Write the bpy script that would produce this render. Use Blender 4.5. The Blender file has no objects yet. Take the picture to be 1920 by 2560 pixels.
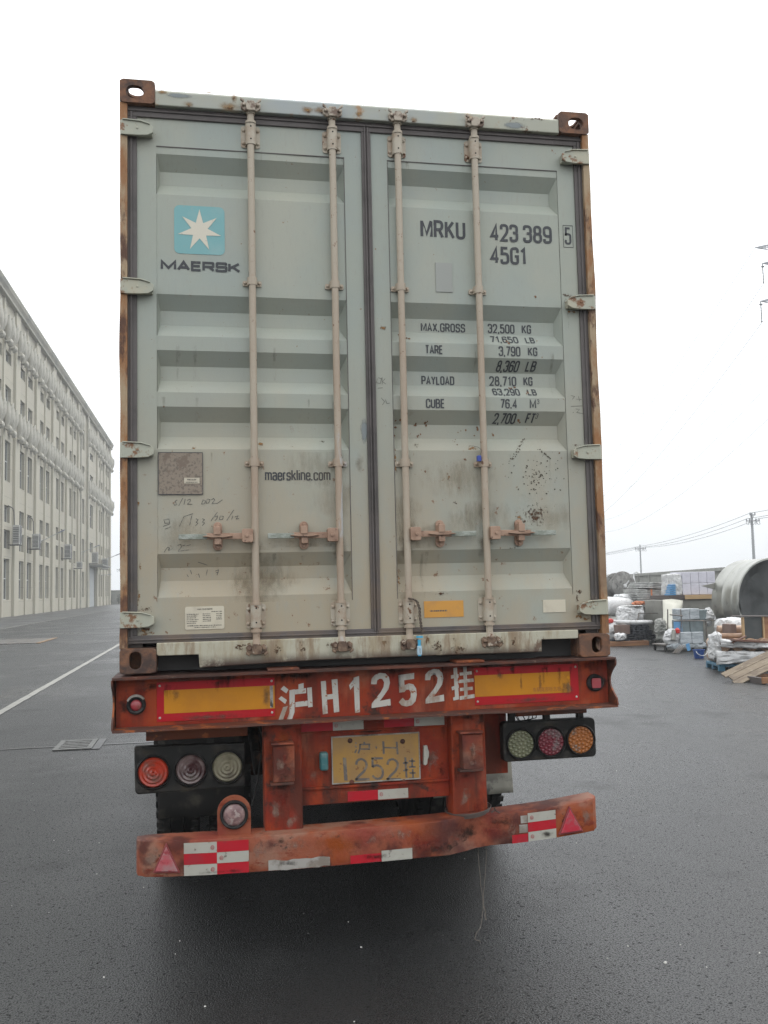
import bpy, bmesh, math, random
from mathutils import Vector, Matrix, noise
random.seed(7)
R = math.radians
PI = math.pi
S = bpy.context.scene
COL = S.collection

# ------------------------------------------------------------------ camera
cam_d = bpy.data.cameras.new('camera')
cam = bpy.data.objects.new('camera', cam_d)
COL.objects.link(cam)
cam_d.sensor_fit = 'AUTO'
cam_d.sensor_width = 36.0
cam_d.lens = 36.0 * 2350 / 2560
cam_d.clip_start = 0.05
cam_d.clip_end = 3000
cam.matrix_world = Matrix((
    (0.98298950, 0.00715912, -0.18352216, -0.8051436),
    (-0.18227717, -0.08443776, -0.97961487, -4.5751266),
    (-0.02250938, 0.99640304, -0.08169649, 1.6995184),
    (0, 0, 0, 1)))
S.camera = cam

# ------------------------------------------------------------------ sky, sun, exposure
SUN_EL, SUN_AZ = R(62), R(65)           # high on the right, veiled by cloud
w = bpy.data.worlds.new('World')
S.world = w
w.use_nodes = True
nt = w.node_tree
nt.nodes.clear()
N = nt.nodes.new
out = N('ShaderNodeOutputWorld'); bg = N('ShaderNodeBackground')
sky = N('ShaderNodeTexSky'); sky.sky_type = 'NISHITA'; sky.sun_disc = False
sky.sun_elevation = SUN_EL; sky.sun_rotation = SUN_AZ
sky.air_density = 1.0; sky.dust_density = 6.0; sky.ozone_density = 1.0
hs = N('ShaderNodeHueSaturation'); hs.inputs['Saturation'].default_value = 0.10
# an overcast deck veils the clear sky: nearly even, brighter overhead than at the horizon
veil = N('ShaderNodeMix'); veil.data_type = 'RGBA'; veil.inputs[0].default_value = 0.8; veil.inputs[7].default_value = (9.6, 9.9, 10.2, 1)
tc = N('ShaderNodeTexCoord'); sx = N('ShaderNodeSeparateXYZ')
mr = N('ShaderNodeMapRange'); mr.inputs[1].default_value = 0.0; mr.inputs[2].default_value = 0.42
mr.inputs[3].default_value = 0.70; mr.inputs[4].default_value = 1.12
mul = N('ShaderNodeMix'); mul.data_type = 'RGBA'; mul.blend_type = 'MULTIPLY'; mul.inputs[0].default_value = 1.0
L = nt.links.new
L(sky.outputs[0], hs.inputs['Color']); L(hs.outputs[0], veil.inputs[6])
L(tc.outputs['Generated'], sx.inputs[0]); L(sx.outputs[2], mr.inputs[0])
L(veil.outputs[2], mul.inputs[6]); L(mr.outputs[0], mul.inputs[7])
L(mul.outputs[2], bg.inputs[0]); L(bg.outputs[0], out.inputs[0])
bg.inputs[1].default_value = 0.15
sun_d = bpy.data.lights.new('sun', 'SUN')
sun_d.energy = 0.7; sun_d.angle = R(25); sun_d.color = (1.0, 0.97, 0.92)
sun = bpy.data.objects.new('sun', sun_d); COL.objects.link(sun)
sdir = Vector((math.sin(SUN_AZ) * math.cos(SUN_EL), math.cos(SUN_AZ) * math.cos(SUN_EL), math.sin(SUN_EL)))
sun.rotation_euler = sdir.to_track_quat('Z', 'Y').to_euler()
S.view_settings.view_transform = 'Standard'
S.view_settings.look = 'None'
S.view_settings.gamma = 1.0
S.view_settings.use_curve_mapping = False
S.view_settings.exposure = 0.36
S.cycles.use_denoising = True
S.cycles.denoising_prefilter = 'NONE'
S.cycles.max_bounces = 6
S.cycles.transparent_max_bounces = 32
S.cycles.diffuse_bounces = 3
S.cycles.volume_bounces = 0

# ------------------------------------------------------------------ helpers
def lin(r, g, b, k=1.0):
    f = lambda c: (c / 255 / 12.92 if c / 255 <= .04045 else ((c / 255 + .055) / 1.055) ** 2.4) * k
    return (f(r), f(g), f(b))

def mat(name, col, rough=.6, metal=0.0, layers=(), bump=None, spec=.5, coat=0.0, alpha=1.0, brick=None, trans=0.0):
    m = bpy.data.materials.new(name); m.use_nodes = True
    t = m.node_tree; n = t.nodes; l = t.links.new
    bs = n['Principled BSDF']
    bs.inputs['Roughness'].default_value = rough
    bs.inputs['Metallic'].default_value = metal
    bs.inputs['Specular IOR Level'].default_value = spec
    bs.inputs['Coat Weight'].default_value = coat
    bs.inputs['Coat Roughness'].default_value = .15
    bs.inputs['Alpha'].default_value = alpha
    bs.inputs['Transmission Weight'].default_value = trans
    bs.inputs['Base Color'].default_value = (*col, 1)
    if not layers and not bump and not brick:
        return m
    tc = n.new('ShaderNodeTexCoord')
    src = None; rsrc = None; ssrc = None
    if brick:
        mp = n.new('ShaderNodeMapping'); mp.inputs['Rotation'].default_value = brick.get('rot', (0, 0, 0))
        l(tc.outputs['Object'], mp.inputs['Vector'])
        br = n.new('ShaderNodeTexBrick')
        br.inputs['Color1'].default_value = (*col, 1); br.inputs['Color2'].default_value = (*[c * .95 for c in col], 1)
        br.inputs['Mortar'].default_value = (*brick['mortar'], 1)
        br.inputs['Scale'].default_value = 1.0
        br.inputs['Mortar Size'].default_value = brick.get('gap', .02)
        br.inputs['Brick Width'].default_value = brick['w']; br.inputs['Row Height'].default_value = brick['h']
        br.offset = brick.get('off', 0.0)
        l(mp.outputs[0], br.inputs['Vector'])
        src = br.outputs['Color']
    for i, y in enumerate(layers):
        mp = n.new('ShaderNodeMapping')
        mp.inputs['Location'].default_value = y.get('loc', (3.1 * i + 1.7, 5.3 * i, 7.7 * i))
        mp.inputs['Scale'].default_value = y.get('st', (1, 1, 1))
        l(tc.outputs['Object'], mp.inputs['Vector'])
        no = n.new('ShaderNodeTexNoise')
        no.inputs['Scale'].default_value = y['s']; no.inputs['Detail'].default_value = y.get('d', 6)
        no.inputs['Roughness'].default_value = y.get('r', .6)
        l(mp.outputs[0], no.inputs['Vector'])
        r = n.new('ShaderNodeMapRange'); r.interpolation_type = 'SMOOTHSTEP'
        r.inputs[1].default_value = y['lo']; r.inputs[2].default_value = y['hi']
        r.inputs[3].default_value = 0.0; r.inputs[4].default_value = y.get('amt', 1.0)
        l(no.outputs[0], r.inputs[0])
        f = r.outputs[0]
        for (ax, a0, a1) in y.get('ramps', ()):      # wear with a place of its own: weight from 0 at a0 to 1 at a1
            sp = n.new('ShaderNodeSeparateXYZ'); l(tc.outputs['Object'], sp.inputs[0])
            q = n.new('ShaderNodeMapRange'); q.interpolation_type = 'SMOOTHSTEP'
            q.inputs[1].default_value = a0 if a0 < a1 else a1; q.inputs[2].default_value = a1 if a0 < a1 else a0
            q.inputs[3].default_value = 0.0 if a0 < a1 else 1.0; q.inputs[4].default_value = 1.0 if a0 < a1 else 0.0
            l(sp.outputs['xyz'.index(ax)], q.inputs[0])
            k = n.new('ShaderNodeMath'); k.operation = 'MULTIPLY'
            l(f, k.inputs[0]); l(q.outputs[0], k.inputs[1]); f = k.outputs[0]
        if y.get('c') is not None:
            mx = n.new('ShaderNodeMix'); mx.data_type = 'RGBA'
            l(f, mx.inputs[0])
            if src is None: mx.inputs[6].default_value = (*col, 1)
            else: l(src, mx.inputs[6])
            mx.inputs[7].default_value = (*y['c'], 1)
            src = mx.outputs[2]
        if 'rough' in y:
            mf = n.new('ShaderNodeMix'); mf.data_type = 'FLOAT'
            l(f, mf.inputs[0])
            if rsrc is None: mf.inputs[2].default_value = rough
            else: l(rsrc, mf.inputs[2])
            mf.inputs[3].default_value = y['rough']
            rsrc = mf.outputs[0]
        if 'spec' in y:
            mf = n.new('ShaderNodeMix'); mf.data_type = 'FLOAT'; l(f, mf.inputs[0])
            if ssrc is None: mf.inputs[2].default_value = spec
            else: l(ssrc, mf.inputs[2])
            mf.inputs[3].default_value = y['spec']; ssrc = mf.outputs[0]
    if ssrc is not None: l(ssrc, bs.inputs['Specular IOR Level'])
    if src is not None: l(src, bs.inputs['Base Color'])
    if rsrc is not None: l(rsrc, bs.inputs['Roughness'])
    if bump:
        no = n.new('ShaderNodeTexNoise'); no.inputs['Scale'].default_value = bump[0]
        no.inputs['Detail'].default_value = bump[3] if len(bump) > 3 else 4
        mp = n.new('ShaderNodeMapping'); mp.inputs['Scale'].default_value = bump[4] if len(bump) > 4 else (1, 1, 1)
        l(tc.outputs['Object'], mp.inputs['Vector']); l(mp.outputs[0], no.inputs['Vector'])
        bp = n.new('ShaderNodeBump'); bp.inputs['Strength'].default_value = bump[1]; bp.inputs['Distance'].default_value = bump[2]
        l(no.outputs[0], bp.inputs['Height']); l(bp.outputs[0], bs.inputs['Normal'])
    return m

class MB:
    def __init__(s): s.v = []; s.f = []
    def add(s, vs, fs):
        o = len(s.v); s.v += [tuple(p) for p in vs]; s.f += [tuple(i + o for i in q) for q in fs]; return s
    def box(s, x0, x1, y0, y1, z0, z1):
        v = [(x, y, z) for z in (z0, z1) for y in (y0, y1) for x in (x0, x1)]
        return s.add(v, [(0, 2, 3, 1), (4, 5, 7, 6), (0, 1, 5, 4), (2, 6, 7, 3), (0, 4, 6, 2), (1, 3, 7, 5)])
    def obox(s, c, ex, ey, ez):            # oriented box: centre and half-extent vectors
        c, ex, ey, ez = map(Vector, (c, ex, ey, ez))
        v = [c + ex * i + ey * j + ez * k for k in (-1, 1) for j in (-1, 1) for i in (-1, 1)]
        return s.add(v, [(0, 2, 3, 1), (4, 5, 7, 6), (0, 1, 5, 4), (2, 6, 7, 3), (0, 4, 6, 2), (1, 3, 7, 5)])
    def prism(s, poly, a, b, ax='y'):      # poly in the two other axes, extruded from a to b
        n = len(poly)
        def P(u, v, t): return {'y': (u, t, v), 'x': (t, u, v), 'z': (u, v, t)}[ax]
        vs = [P(u, v, a) for u, v in poly] + [P(u, v, b) for u, v in poly]
        fs = [tuple(range(n))[::-1], tuple(range(n, 2 * n))] + [(i, (i + 1) % n, (i + 1) % n + n, i + n) for i in range(n)]
        return s.add(vs, fs)
    def ring(s, outer, inner, a, b, ax='y'):   # plate with a hole, both outlines with the same count
        n = len(outer)
        def P(u, v, t): return {'y': (u, t, v), 'x': (t, u, v), 'z': (u, v, t)}[ax]
        vs = [P(*p, a) for p in outer] + [P(*p, a) for p in inner] + [P(*p, b) for p in outer] + [P(*p, b) for p in inner]
        fs = []
        for i in range(n):
            j = (i + 1) % n
            fs += [(i, j, j + n, i + n), (i + 2 * n, i + 3 * n, j + 3 * n, j + 2 * n), (i, i + 2 * n, j + 2 * n, j), (i + n, j + n, j + 3 * n, i + 3 * n)]
        return s.add(vs, fs)
    def cyl(s, p0, p1, r0, r1=None, n=16, caps=True):
        p0, p1 = Vector(p0), Vector(p1); r1 = r0 if r1 is None else r1
        d = (p1 - p0).normalized(); u = d.orthogonal().normalized(); w_ = d.cross(u)
        vs = [p0 + (u * math.cos(2 * PI * i / n) + w_ * math.sin(2 * PI * i / n)) * r0 for i in range(n)]
        vs += [p1 + (u * math.cos(2 * PI * i / n) + w_ * math.sin(2 * PI * i / n)) * r1 for i in range(n)]
        fs = [(i, (i + 1) % n, (i + 1) % n + n, i + n) for i in range(n)]
        if caps: fs += [tuple(range(n))[::-1], tuple(range(n, 2 * n))]
        return s.add(vs, fs)
    def lathe(s, c, axis, prof, n=24, close=False):   # prof: (radius, distance along axis)
        c, d = Vector(c), Vector(axis).normalized(); u = d.orthogonal().normalized(); w_ = d.cross(u)
        m = len(prof); vs = []
        for r, h in prof:
            for i in range(n):
                a = 2 * PI * i / n
                vs.append(c + d * h + (u * math.cos(a) + w_ * math.sin(a)) * r)
        fs = []
        for k in range(m - 1 + (1 if close else 0)):
            k2 = (k + 1) % m
            for i in range(n):
                j = (i + 1) % n
                fs.append((k * n + i, k * n + j, k2 * n + j, k2 * n + i))
        return s.add(vs, fs)
    def tube(s, pts, r, n=8, caps=True):
        pts = [Vector(p) for p in pts]; m = len(pts)
        d0 = (pts[1] - pts[0]).normalized(); u = d0.orthogonal().normalized(); vs = []
        for k, p in enumerate(pts):
            d = (pts[min(k + 1, m - 1)] - pts[max(k - 1, 0)]).normalized()
            u = (u - d * u.dot(d)).normalized(); w_ = d.cross(u)
            rr = r[k] if isinstance(r, (list, tuple)) else r
            vs += [p + (u * math.cos(2 * PI * i / n) + w_ * math.sin(2 * PI * i / n)) * rr for i in range(n)]
        fs = [(k * n + i, k * n + (i + 1) % n, (k + 1) * n + (i + 1) % n, (k + 1) * n + i) for k in range(m - 1) for i in range(n)]
        if caps: fs += [tuple(range(n))[::-1], tuple(range((m - 1) * n, m * n))]
        return s.add(vs, fs)
    def dome(s, c, nrm, r, h, n=10, k=3):
        c, d = Vector(c), Vector(nrm).normalized()
        return s.lathe(c, d, [(r * math.cos(PI / 2 * i / k) + 1e-5, h * math.sin(PI / 2 * i / k)) for i in range(k + 1)], n)

def ob(name, mb, m, parent=None, smooth=False, bevel=0.0, seg=2, ang=35):
    me = bpy.data.meshes.new(name)
    me.from_pydata(mb.v, [], mb.f)
    bm = bmesh.new(); bm.from_mesh(me)
    bmesh.ops.recalc_face_normals(bm, faces=bm.faces); bm.to_mesh(me); bm.free()
    for q in (m if isinstance(m, (list, tuple)) else [m]): me.materials.append(q)
    if smooth:
        for p in me.polygons: p.use_smooth = True
        try: me.set_sharp_from_angle(angle=R(smooth if smooth is not True else 40))
        except Exception: pass
    o = bpy.data.objects.new(name, me); COL.objects.link(o)
    attach(o, parent)
    if bevel:
        b = o.modifiers.new('bevel', 'BEVEL'); b.width = bevel; b.segments = seg; b.limit_method = 'ANGLE'; b.angle_limit = R(ang)
        b.harden_normals = False
    return o

def attach(o, parent):
    if parent is not None:
        o.parent = parent
        if parent.type == 'EMPTY': o.matrix_parent_inverse = Matrix.Translation(-parent.location)

def tag(o, label, cat, group=None):
    o['label'] = label; o['category'] = cat
    if group: o['group'] = group
    return o
def thing(name, label, cat, loc=(0, 0, 0), group=None):
    o = bpy.data.objects.new(name, None); o.empty_display_size = .2
    COL.objects.link(o); o.location = loc
    return tag(o, label, cat, group)
def setting(name, mb, m, kind='structure', **k):
    o = ob(name, mb, m, **k); o['kind'] = kind; return o
def dup(root, shift, label, group=None, rotz=0.0):
    r = root.copy(); COL.objects.link(r); r.location = Vector(root.location) + Vector(shift); r.rotation_euler.z = rotz
    r['label'] = label
    if group: r['group'] = group
    for ch in list(root.children):
        c = ch.copy(); COL.objects.link(c); c.parent = r; c.matrix_parent_inverse = ch.matrix_parent_inverse.copy()
        for g in ch.children:
            d = g.copy(); COL.objects.link(d); d.parent = c; d.matrix_parent_inverse = g.matrix_parent_inverse.copy()
    return r

_dg = None
def lettering(body, x0, x1, z0, z1, yf, m, parent, name='lettering', bold=0.0, shear=0.0, lean=0.0, spacing=1.0):
    """writing fitted to a box on an upright face; yf(x, z) gives the face's y"""
    cu = bpy.data.curves.new('t', 'FONT'); cu.body = body; cu.size = 1.0; cu.offset = bold; cu.shear = shear
    cu.resolution_u = 4; cu.space_character = spacing
    o = bpy.data.objects.new('t', cu); COL.objects.link(o)
    bpy.context.view_layer.update()
    me = bpy.data.meshes.new_from_object(o.evaluated_get(bpy.context.evaluated_depsgraph_get()))
    bpy.data.objects.remove(o)
    xs = [v.co.x for v in me.vertices]; ys = [v.co.y for v in me.vertices]
    a, b, c, d = min(xs), max(xs), min(ys), max(ys)
    mb = MB(); vs = []
    for v in me.vertices:
        X = x0 + (v.co.x - a) / (b - a) * (x1 - x0); Z = z0 + (v.co.y - c) / (d - c) * (z1 - z0) + lean * (v.co.x - a) / (b - a)
        vs.append((X, yf(X, Z), Z))
    mb.add(vs, [tuple(p.vertices) for p in me.polygons])
    return ob(name, mb, m, parent)

def strokes(mb, lines, wd, yf):
    """hand-drawn strokes as thin ribbons on an upright face; lines: lists of (x, z)"""
    for ln in lines:
        for (xa, za), (xb, zb) in zip(ln[:-1], ln[1:]):
            d = Vector((xb - xa, zb - za)); n_ = Vector((-d.y, d.x)).normalized() * wd / 2; e = d.normalized() * wd * .3
            q = [(xa - e.x + n_.x, za - e.y + n_.y), (xb + e.x + n_.x, zb + e.y + n_.y), (xb + e.x - n_.x, zb + e.y - n_.y), (xa - e.x - n_.x, za - e.y - n_.y)]
            mb.add([(x, yf(x, z_), z_) for x, z_ in q], [(0, 1, 2, 3)])
    return mb

def each(name, boxes, m, parent, **k):
    """several like pieces of one thing, each a mesh of its own"""
    return [ob(name, b if isinstance(b, MB) else MB().box(*b), m, parent, **k) for b in boxes]

def rrect(x0, x1, z0, z1, r, k=4):
    p = []
    for cx, cz, a in ((x1 - r, z1 - r, 0), (x0 + r, z1 - r, 90), (x0 + r, z0 + r, 180), (x1 - r, z0 + r, 270)):
        for i in range(k + 1):
            t = R(a + 90 * i / k); p.append((cx + r * math.cos(t), cz + r * math.sin(t)))
    return p

def crumple(c, size, amp, seed, freq=3.0, n=20, boxy=.55, flat=True):
    """a wrapped or crumpled soft heap: a rounded box whose skin is drawn into sharp folds"""
    mb = MB(); bm = bmesh.new()
    bmesh.ops.create_icosphere(bm, subdivisions=5, radius=1.0)
    off = Vector((seed * 3.7, seed * 1.9, seed * 5.1)); vs = []
    for v in bm.verts:
        d = v.co.normalized()
        mx = max(abs(d.x), abs(d.y), abs(d.z)); p = d.lerp(d / mx, boxy)
        q = Vector((p.x * size[0], p.y * size[1], p.z * size[2]))
        w_ = Vector((noise.noise(q * freq * .7 + off), noise.noise(q * freq * .7 + off * 1.3), noise.noise(q * freq * .7 - off))) * .35
        s_ = q + w_ / freq
        f = noise.noise(s_ * freq * .8 + off) * .9 + .75 * (.5 - abs(noise.noise(s_ * freq * 1.9 + off))) + .40 * (.4 - abs(noise.noise(s_ * freq * 4.3 + off))) + .2 * (.4 - abs(noise.noise(s_ * freq * 9.1 + off)))
        q = q + d * f * amp * 1.25
        if flat: q.z = max(q.z, -size[2])
        vs.append(Vector(c) + q)
    mb.add(vs, [tuple(v.index for v in f.verts) for f in bm.faces]); bm.free()
    return mb

def stain_mat(name, col, kind='spot', amt=.85, s=22, rough=.8, st=(1, 1, 1), lo=.45, hi=.85, k=2.6):
    """a thin layer of rust or dirt that thins out toward its edge: 'spot' fades all round, 'run' fades downward and to the sides"""
    m = bpy.data.materials.new(name); m.use_nodes = True; t = m.node_tree; n = t.nodes; l = t.links.new
    bs = n['Principled BSDF']; bs.inputs['Base Color'].default_value = (*col, 1); bs.inputs['Roughness'].default_value = rough; bs.inputs['Specular IOR Level'].default_value = .2
    tc = n.new('ShaderNodeTexCoord'); sp = n.new('ShaderNodeSeparateXYZ'); l(tc.outputs['Generated'], sp.inputs[0])
    def math_(op, a_, b_=None, clamp=False):
        h = n.new('ShaderNodeMath'); h.operation = op; h.use_clamp = clamp
        for q, v in ((0, a_), (1, b_)):
            if v is None: continue
            if isinstance(v, (int, float)): h.inputs[q].default_value = v
            else: l(v, h.inputs[q])
        return h.outputs[0]
    x = math_('MULTIPLY', math_('SUBTRACT', sp.outputs[0], .5), 2.0); z = math_('MULTIPLY', math_('SUBTRACT', sp.outputs[2], .5), 2.0)
    if kind == 'spot': f = math_('SUBTRACT', 1.0, math_('SQRT', math_('ADD', math_('MULTIPLY', x, x), math_('MULTIPLY', z, z))), True)
    else:
        fx = math_('SUBTRACT', 1.0, math_('MULTIPLY', x, x), True); f = math_('MULTIPLY', fx, math_('POWER', sp.outputs[2], 1.2))
        f = math_('MULTIPLY', f, math_('MULTIPLY', math_('SUBTRACT', 1.0, sp.outputs[2]), 12.0, True))
    mp = n.new('ShaderNodeMapping'); mp.inputs['Scale'].default_value = st; l(tc.outputs['Object'], mp.inputs['Vector'])
    no = n.new('ShaderNodeTexNoise'); no.inputs['Scale'].default_value = s; no.inputs['Detail'].default_value = 8; no.inputs['Roughness'].default_value = .68; l(mp.outputs[0], no.inputs['Vector'])
    g = math_('ADD', math_('MULTIPLY', f, .8), math_('MULTIPLY', math_('SUBTRACT', no.outputs[0], .5), k))
    r = n.new('ShaderNodeMapRange'); r.interpolation_type = 'SMOOTHSTEP'; r.inputs[1].default_value = lo; r.inputs[2].default_value = hi; r.inputs[3].default_value = 0; r.inputs[4].default_value = amt; l(g, r.inputs[0])
    e = math_('MULTIPLY', math_('MULTIPLY', f, 6.0, True), r.outputs[0]); l(e, bs.inputs['Alpha'])
    return m
_n_stain = [0]
def stain(x, z, rx, rz, yf, m, parent, name='rust_stain', lift=.0006):
    _n_stain[0] += 1; lift += .000013 * (_n_stain[0] % 47)        # every layer at its own depth
    nx_, nz_ = 4, max(2, int(rz / .02)); nz_ = min(nz_, 24); vs = []
    for i in range(nx_ + 1):
        for j in range(nz_ + 1):
            X = x - rx + 2 * rx * i / nx_; Z_ = z - rz + 2 * rz * j / nz_; vs.append((X, yf(X, Z_) - lift, Z_))
    return ob(name, MB().add(vs, [(i * (nz_ + 1) + j, (i + 1) * (nz_ + 1) + j, (i + 1) * (nz_ + 1) + j + 1, i * (nz_ + 1) + j + 1) for i in range(nx_) for j in range(nz_)]), m, parent)

# a plain condensed grotesque drawn as strokes: name -> (advance width, [strokes]); points (x, y[, corner radius]); 'c' first = closed
GL = {
 '0': (4, [['c', (0, 0, 2), (4, 0, 2), (4, 10, 2), (0, 10, 2)]]), '1': (2.4, [[(.3, 7.9), (2, 9.9), (2, 0)]]),
 '2': (4, [[(0, 7.3), (0, 10, 2), (4, 10, 2), (4, 5.6, 1.6), (.1, .05), (4.1, .05)]]),
 '3': (4, [[(0, 7.6), (0, 10, 2), (4, 10, 2), (4, 5.3, 1.8), (1.5, 5.3)], [(1.5, 5.3), (4, 5.3, 2), (4, 0, 2), (0, 0, 2), (0, 2.5)]]),
 '4': (4.2, [[(3.1, 0), (3.1, 9.9), (0, 2.6), (4.4, 2.6)]]),
 '5': (4, [[(3.8, 10), (.35, 10), (.2, 5.2), (.2, 6.2, .8), (4, 6.2, 2), (4, 0, 2), (0, 0, 2), (0, 2.4)]]),
 '6': (4, [[(3.9, 7.8), (3.9, 10, 1.9), (0, 10, 2), (0, 0, 2), (4, 0, 2), (4, 5.9, 2), (0, 5.9, 1.9), (0, 3.5)]]),
 '7': (3.8, [[(0, 10), (3.9, 10), (1.2, 0)]]),
 '8': (4, [['c', (.25, 5.3, 1.7), (3.75, 5.3, 1.7), (3.75, 10, 1.7), (.25, 10, 1.7)], ['c', (0, 0, 2), (4, 0, 2), (4, 5.3, 2), (0, 5.3, 2)]]),
 '9': (4, [[(.1, 2.2), (.1, 0, 1.9), (4, 0, 2), (4, 10, 2), (0, 10, 2), (0, 4.1, 2), (4, 4.1, 1.9), (4, 6.5)]]),
 'A': (4.4, [[(0, 0), (2.2, 10), (4.4, 0)], [(.8, 2.9), (3.6, 2.9)]]), 'B': (4, [['c', (0, 0), (4, 0, 2), (4, 5.3, 2), (0, 5.3)], ['c', (0, 5.3), (3.7, 5.3, 1.8), (3.7, 10, 1.8), (0, 10)]]),
 'C': (4, [[(4, 6.8), (4, 10, 2), (0, 10, 2), (0, 0, 2), (4, 0, 2), (4, 3.2)]]), 'D': (4, [['c', (0, 0), (4, 0, 2), (4, 10, 2), (0, 10)]]),
 'E': (3.4, [[(3.5, 10), (0, 10), (0, 0), (3.5, 0)], [(0, 5.2), (3.2, 5.2)]]), 'F': (3.3, [[(3.5, 10), (0, 10), (0, 0)], [(0, 5.2), (3.1, 5.2)]]),
 'G': (4, [[(4, 7.2), (4, 10, 2), (0, 10, 2), (0, 0, 2), (4, 0, 1.4), (4, 4.7), (2.2, 4.7)]]), 'H': (4, [[(0, 0), (0, 10)], [(4, 0), (4, 10)], [(0, 5.1), (4, 5.1)]]),
 'I': (.2, [[(0, 0), (0, 10)]]), 'K': (4.1, [[(0, 0), (0, 10)], [(4, 10), (0, 3.7)], [(1.4, 5.7), (4.2, 0)]]), 'L': (3.3, [[(0, 10), (0, 0), (3.4, 0)]]),
 'M': (5.4, [[(0, 0), (0, 10), (2.7, 1.5), (5.4, 10), (5.4, 0)]]), 'N': (4.1, [[(0, 0), (0, 10), (4.1, 0), (4.1, 10)]]), 'O': (4, [['c', (0, 0, 2), (4, 0, 2), (4, 10, 2), (0, 10, 2)]]),
 'P': (3.9, [[(0, 0), (0, 10), (4, 10, 2), (4, 4.6, 2), (0, 4.6)]]), 'R': (4.1, [[(0, 0), (0, 10), (4, 10, 2), (4, 4.8, 2), (0, 4.8)], [(2.3, 4.8), (4.2, 0)]]),
 'S': (4, [[(3.9, 7.4), (3.9, 10, 2), (.1, 10, 2), (.1, 5.2, 1.8), (4, 5.2, 1.8), (4, 0, 2), (0, 0, 2), (0, 2.6)]]), 'T': (4, [[(0, 10), (4, 10)], [(2, 10), (2, 0)]]),
 'U': (4, [[(0, 10), (0, 0, 2), (4, 0, 2), (4, 10)]]), 'X': (4, [[(0, 0), (4, 10)], [(0, 10), (4, 0)]]), 'Y': (4.2, [[(0, 10), (2.1, 4.7), (4.2, 10)], [(2.1, 4.7), (2.1, 0)]]),
 '.': (.5, [[(0, 0), (.35, 0)]]), ',': (.5, [[(.2, .4), (.2, -.6)]]), ' ': (1.6, []), '/': (3, [[(0, -1), (3, 11)]]),
 'a': (3, [[(.1, 6.2), (.1, 7.2, 1.4), (3, 7.2, 1.5), (3, 0)], ['c', (0, 0, 1.4), (3, 0, 1.2), (3, 4.2, .5), (0, 4.2, 1.5)]]), 'c': (3, [[(3, 5), (3, 7.2, 1.5), (0, 7.2, 1.5), (0, 0, 1.5), (3, 0, 1.5), (3, 2.2)]]),
 'e': (3, [[(0, 3.8), (3, 3.8), (3, 7.2, 1.5), (0, 7.2, 1.5), (0, 0, 1.5), (3, 0, 1.5), (3, 2)]]), 'i': (.2, [[(0, 0), (0, 7.2)], [(0, 9.4), (0, 10)]]), 'k': (3, [[(0, 0), (0, 10)], [(2.9, 7.2), (0, 2.6)], [(1.1, 4.3), (3.1, 0)]]),
 'l': (.2, [[(0, 0), (0, 10)]]), 'm': (5, [[(0, 0), (0, 7.2), (2.5, 7.2, 1.25), (2.5, 0)], [(2.5, 5), (2.5, 7.2, .8), (5, 7.2, 1.25), (5, 0)]]), 'n': (3, [[(0, 0), (0, 7.2), (3, 7.2, 1.5), (3, 0)]]),
 'o': (3, [['c', (0, 0, 1.5), (3, 0, 1.5), (3, 7.2, 1.5), (0, 7.2, 1.5)]]), 'r': (1.55, [[(0, 0), (0, 7.2)], [(0, 4.8), (0, 7.2, 1.4), (1.75, 7.2)]]),
 's': (2.8, [[(2.8, 5.4), (2.8, 7.2, 1.4), (0, 7.2, 1.4), (0, 3.7, 1.2), (2.8, 3.7, 1.2), (2.8, 0, 1.4), (0, 0, 1.4), (0, 1.8)]]),
}
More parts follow.
